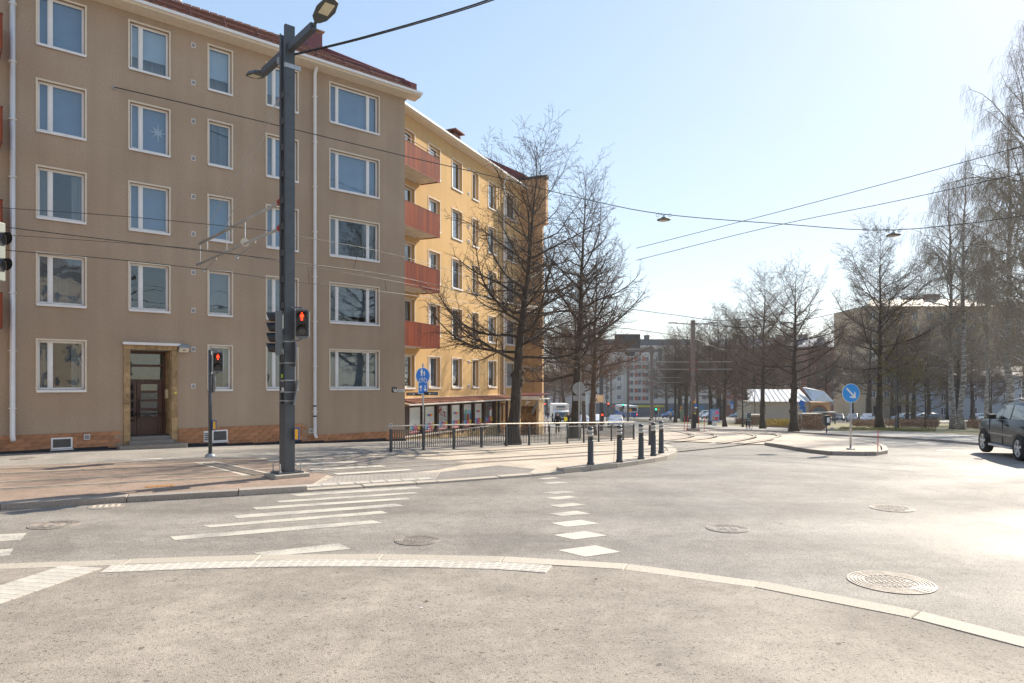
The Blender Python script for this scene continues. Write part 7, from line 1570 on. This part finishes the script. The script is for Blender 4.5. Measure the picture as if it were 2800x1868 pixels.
def cyclist(label1, label2, g, rz, jacket, trousers, hat, s=1.0):
    b = T('bicycle', label2, 'bicycle', g, rz); R = .34
    for yy in (-.52, .52):
        w_ = MB().tube([(0, yy+R*math.cos(2*PI*i/24), R+R*math.sin(2*PI*i/24)) for i in range(25)], .018, 6).build('wheel', M_tyre, b); sp = MB()
        for i in range(8): sp.tube([(0, yy, R), (0, yy+R*math.cos(PI*i/4), R+R*math.sin(PI*i/4))], .004, 3)
        sp.build('spokes', M_gal, w_)
    MB().tube([(0, -.52, R), (0, -.40, .86), (0, -.38, 1.0)], .018, 6).tube([(0, -.40, .82), (0, .05, .30), (0, .18, .86)], .018, 6).tube([(0, -.40, .80), (0, .16, .74)], .016, 6).tube([(0, .05, .30), (0, .52, R), (0, .15, .70)], .013, 6).build('frame', M('bike_frame', (.10, .10, .11), .4), b)
    MB().tube([(-.27, -.46, 1.02), (0, -.40, 1.0), (.27, -.46, 1.02)], .014, 6).build('handlebar', M_gal, b); MB().b2(-.08, .08, .05, .33, .88, .95).build('saddle', M_blk, b, bevel=.03); MB().b2(-.03, .03, .84, .88, .58, .66).build('tail_lamp', M_tl, b)
    person(label1, V(g)+V((0, 0, -.02)), rz, jacket, trousers, hat, seat=True, h=1.72)
g = G(2048, 1175, .1); cyclist('cyclist in pale jacket with grey backpack riding away past the trees', 'bicycle with red tail lamp ridden in front of the left park trees', g, PI, M('jacket_pale', (.42, .52, .50), .8), M('trousers_navy', (.02, .025, .05), .85), M('cap_light', (.5, .46, .40), .8))
bp = T('backpack', 'grey backpack on the back of the cyclist in the pale jacket', 'backpack', g+V((0, -.02, 1.10))); MB().b2(-.17, .17, -.10, .10, -.05, .42).build('pack', M('pack_grey', (.12, .13, .13), .8), bp, bevel=.06); MB().b2(-.12, .12, -.14, -.10, 0, .20).build('pocket', MT['pack_grey'], bp, bevel=.03)
g = G(1834, 1152, .05); cyclist('far cyclist in light top riding near the blue parked car', 'far bicycle left of the tree trunks by the blue car', g, PI, M('jacket_sand', (.40, .30, .20), .8), jk, hairb)
# ================================================================ small park furniture
def small_sign(label, a, b, ys, plates, name='road_sign', cat='road sign', up=.05):
    g = G(a, b, up); t = T(name, label, cat, g); MB().tube([(0, 0, 0), (0, 0, P(a, ys, g.y).z-g.z)], .04, 6).build('post', M_gal, t); s = g.y/F
    for (px_, py_, w_, h_, m_, rnd) in plates:
        q = P(px_, py_, g.y)-g
        if rnd: plate(t, 'plate', circ(w_*s/2, 20), 0, .03, m_, (q.x, -.06, q.z), 0)
        else: MB().b2(q.x-w_*s/2, q.x+w_*s/2, -.09, -.06, q.z-h_*s/2, q.z+h_*s/2).build('plate', m_, t)
    return t
small_sign('blue round cycle and pedestrian sign with plate in front of the hedge', 2191, 1179, 1092, [(2192, 1103, 17, 17, M_blue, 1), (2191, 1116, 12, 8, M_blue, 0), (2198, 1120, 8, 18, M('sign_blue2', (.05, .20, .5), .5), 0)])
small_sign('blue parking sign with lower plates before the red block', 2001, 1142, 1097, [(2001, 1101, 7.5, 8, M_blue, 0), (2001, 1111.5, 7.5, 12, M('sign_pale', (.25, .40, .62), .5), 0)])
small_sign('blue direction sign on posts behind the central tram pole', 1918, 1157, 1108, [(1918, 1115.5, 16, 14, M('sign_blue3', (.10, .22, .42), .5), 0)])
small_sign('orange round sign beside the black cars', 1801, 1156, 1112, [(1801, 1120, 8, 8, M('sign_orange', (.75, .30, .03), .5), 1)]); small_sign('orange round sign in front of the bus', 1724, 1153, 1116, [(1724, 1121.5, 8, 8, MT['sign_orange'], 1)]); small_sign('yellow give-way triangle sign behind the parked cars', 1862, 1148, 1110, [(1862, 1114.5, 5, 6, MT['sign_orange'], 0), (1861, 1123, 5, 7, MT['sign_orange'], 0)])
small_sign('blue pedestrian sign above the blue parked car', 1834, 1150, 1116, [(1834, 1121, 8, 8, M_blue, 1)]); small_sign('small blue arrow sign left of the lattice poles', 1686, 1150, 1120, [(1686, 1125.5, 8, 8, M_blue, 1)])
for a, b, tp, cl, lab in ((1704, 1152, 1103, (.02, .7, .3), 'far traffic signal showing green near the bus'), (1793, 1157, 1115, (.02, .7, .3), 'small far signal showing green left of the parked cars'), (1663, 1150, 1100, (1, .08, .03), 'far red traffic signal left of the shops'), (1490, 1142, 1102, (1, .08, .03), 'tiny far red signal in the side street')):
    g = G(a, b, .03); t = T('traffic_signal', lab, 'traffic signal', g, 0, 'far traffic signals'); s = g.y/F; MB().tube([(0, 0, 0), (0, 0, P(a, tp, g.y).z-g.z)], .06, 6).build('post', M_pole, t); z = P(a, tp, g.y).z-g.z; MB().b2(-.16, .16, -.2, 0, z-1.0, z).build('signal_head', M_blk, t); MB().lathe([(.12, -.22), (.12, -.2)], (0, 0, z-.25), 10, 'y').build('lens', M('lit%s' % (cl[0] > .5), cl, .5, emit=4, var=0), t)
# advertising light box: drawn simply, with soft colour fields
g = G(1954, 1164, .1); s = g.y/F; ab = T('advert_box', 'blue-framed street poster box on a white foot between the trees', 'advertising box', g); MB().b2(-.28, .28, -.15, .15, 0, .8).build('foot', M_sgw, ab); zb_ = P(1954, 1152, g.y).z-g.z; zt_ = P(1954, 1119, g.y).z-g.z; w_ = 25*s/2
MB().b2(-w_, w_, -.18, .18, zb_, zt_).build('frame', M('ad_blue', (.05, .17, .40), .4), ab, bevel=.06); MB().b2(-w_*.82, w_*.82, -.20, -.18, zb_+.12, zt_-.12).build('poster', M('ad_sky', (.28, .42, .60), .5), ab)
MB().lathe([(.001, -.235), (.26, -.225), (.26, -.205)], (w_*.42, 0, zb_+(zt_-zb_)*.72), 14, 'y').build('poster_pink_blob', M('ad_pink', (.75, .16, .30), .5), ab); MB().b2(w_*.0, w_*.75, -.21, -.2, zb_+.18, zb_+.55).build('poster_red_text', M_rb, ab); MB().prism([(-w_*.6, -.205, zb_+.15), (-w_*.1, -.205, zb_+.15), (-w_*.15, -.205, zb_+.75), (-w_*.55, -.205, zb_+.75)], (0, -.01, 0)).build('poster_figure', M('ad_skin', (.55, .30, .22), .6), ab)
# litter bin, cabinet, park lamps
g = G(2260, 1177, .3); t = T('litter_bin', 'dark litter bin with pale sticker at the end of the brown hedge', 'litter bin', g); s = g.y/F; MB().b2(-.03, .03, -.03, .03, -.2, .5).build('post', M_pole, t); MB().b2(-.20, .20, -.2, .2, .35, 1.05).build('bin', M_blk, t, bevel=.03); MB().b2(-.06, .12, -.21, -.2, .55, .9).build('sticker', M_sgw, t)
g = G(1868, 1152, .05); t = T('street_cabinet', 'green-grey street cabinet between two tree trunks', 'cabinet', g); MB().b2(-.45, .45, -.3, .3, 0, 1.9).build('case', M('cab_green', (.20, .26, .16), .7), t, bevel=.03); MB().b2(-.5, .5, -.35, .35, 1.9, 1.96).build('lid', MT['cab_green'], t)
for a, b, tp, lab in ((2450, 1175, 1029, 'slim dark park lamp post right of the large tree'), (2276, 1152, 992, 'tall dark lamp post right of the pavilion'), (2064, 1162, 1070, 'thin pole in front of the pavilion wall'), (2705, 1170, 1010, 'dark lamp post before the grey house')):
    g = G(a, b, .1); t = T('park_lamp', lab, 'lamp post', g, 0, 'park lamp posts'); z = P(a, tp, g.y).z-g.z; MB().tube([(0, 0, 0), (0, 0, z)], .055, 8).build('post', M_pole, t); MB().b2(-.35, .05, -.1, .1, z, z+.08).build('lamp_head', M_pole, t); MB().lathe([(.12, 0), (.12, .5), (.07, .6)], n=8).build('base', M_pole, t)
# handrails by the porch
for k, (a0, a1, b0, b1_) in enumerate(((1481, 1490, 1141, 1157), (1481, 1499, 1140, 1152))):
    y = 49+k*2; p0, p1 = P(a0, b0, y), P(a1, b1_, y); t = T('stair_handrail', ['short brown handrail by the tower stairs', 'longer brown handrail behind the short one'][k], 'handrail', V((p1.x, y, zg(y)+.1))); q0, q1 = p0-t.location, p1-t.location
    MB().tube([q0, q1, V((q1.x+.05, q1.y, q1.z-.15))], .03, 6).build('rail', M('rail_brown', (.16, .06, .045), .5), t)
    for q in (q0, q1): MB().tube([(q.x, q.y, 0), q], .025, 6).build('post', MT['rail_brown'], t)

# ================================================================ air
hz = MB().b2(-1230, 1230, -75, 1530, -26, 42).build('haze', None)
hz.data.materials.clear(); hm_ = bpy.data.materials.new('haze_air'); hm_.use_nodes = True; hm_.node_tree.nodes.clear(); hz.data.materials.append(hm_)
pvn = hm_.node_tree.nodes.new('ShaderNodeVolumePrincipled'); pvn.inputs['Color'].default_value = (.93, .96, 1, 1); pvn.inputs['Density'].default_value = .00024; pvn.inputs['Anisotropy'].default_value = .35
hmo = hm_.node_tree.nodes.new('ShaderNodeOutputMaterial'); hm_.node_tree.links.new(pvn.outputs[0], hmo.inputs['Volume']); S(hz, 'stuff')
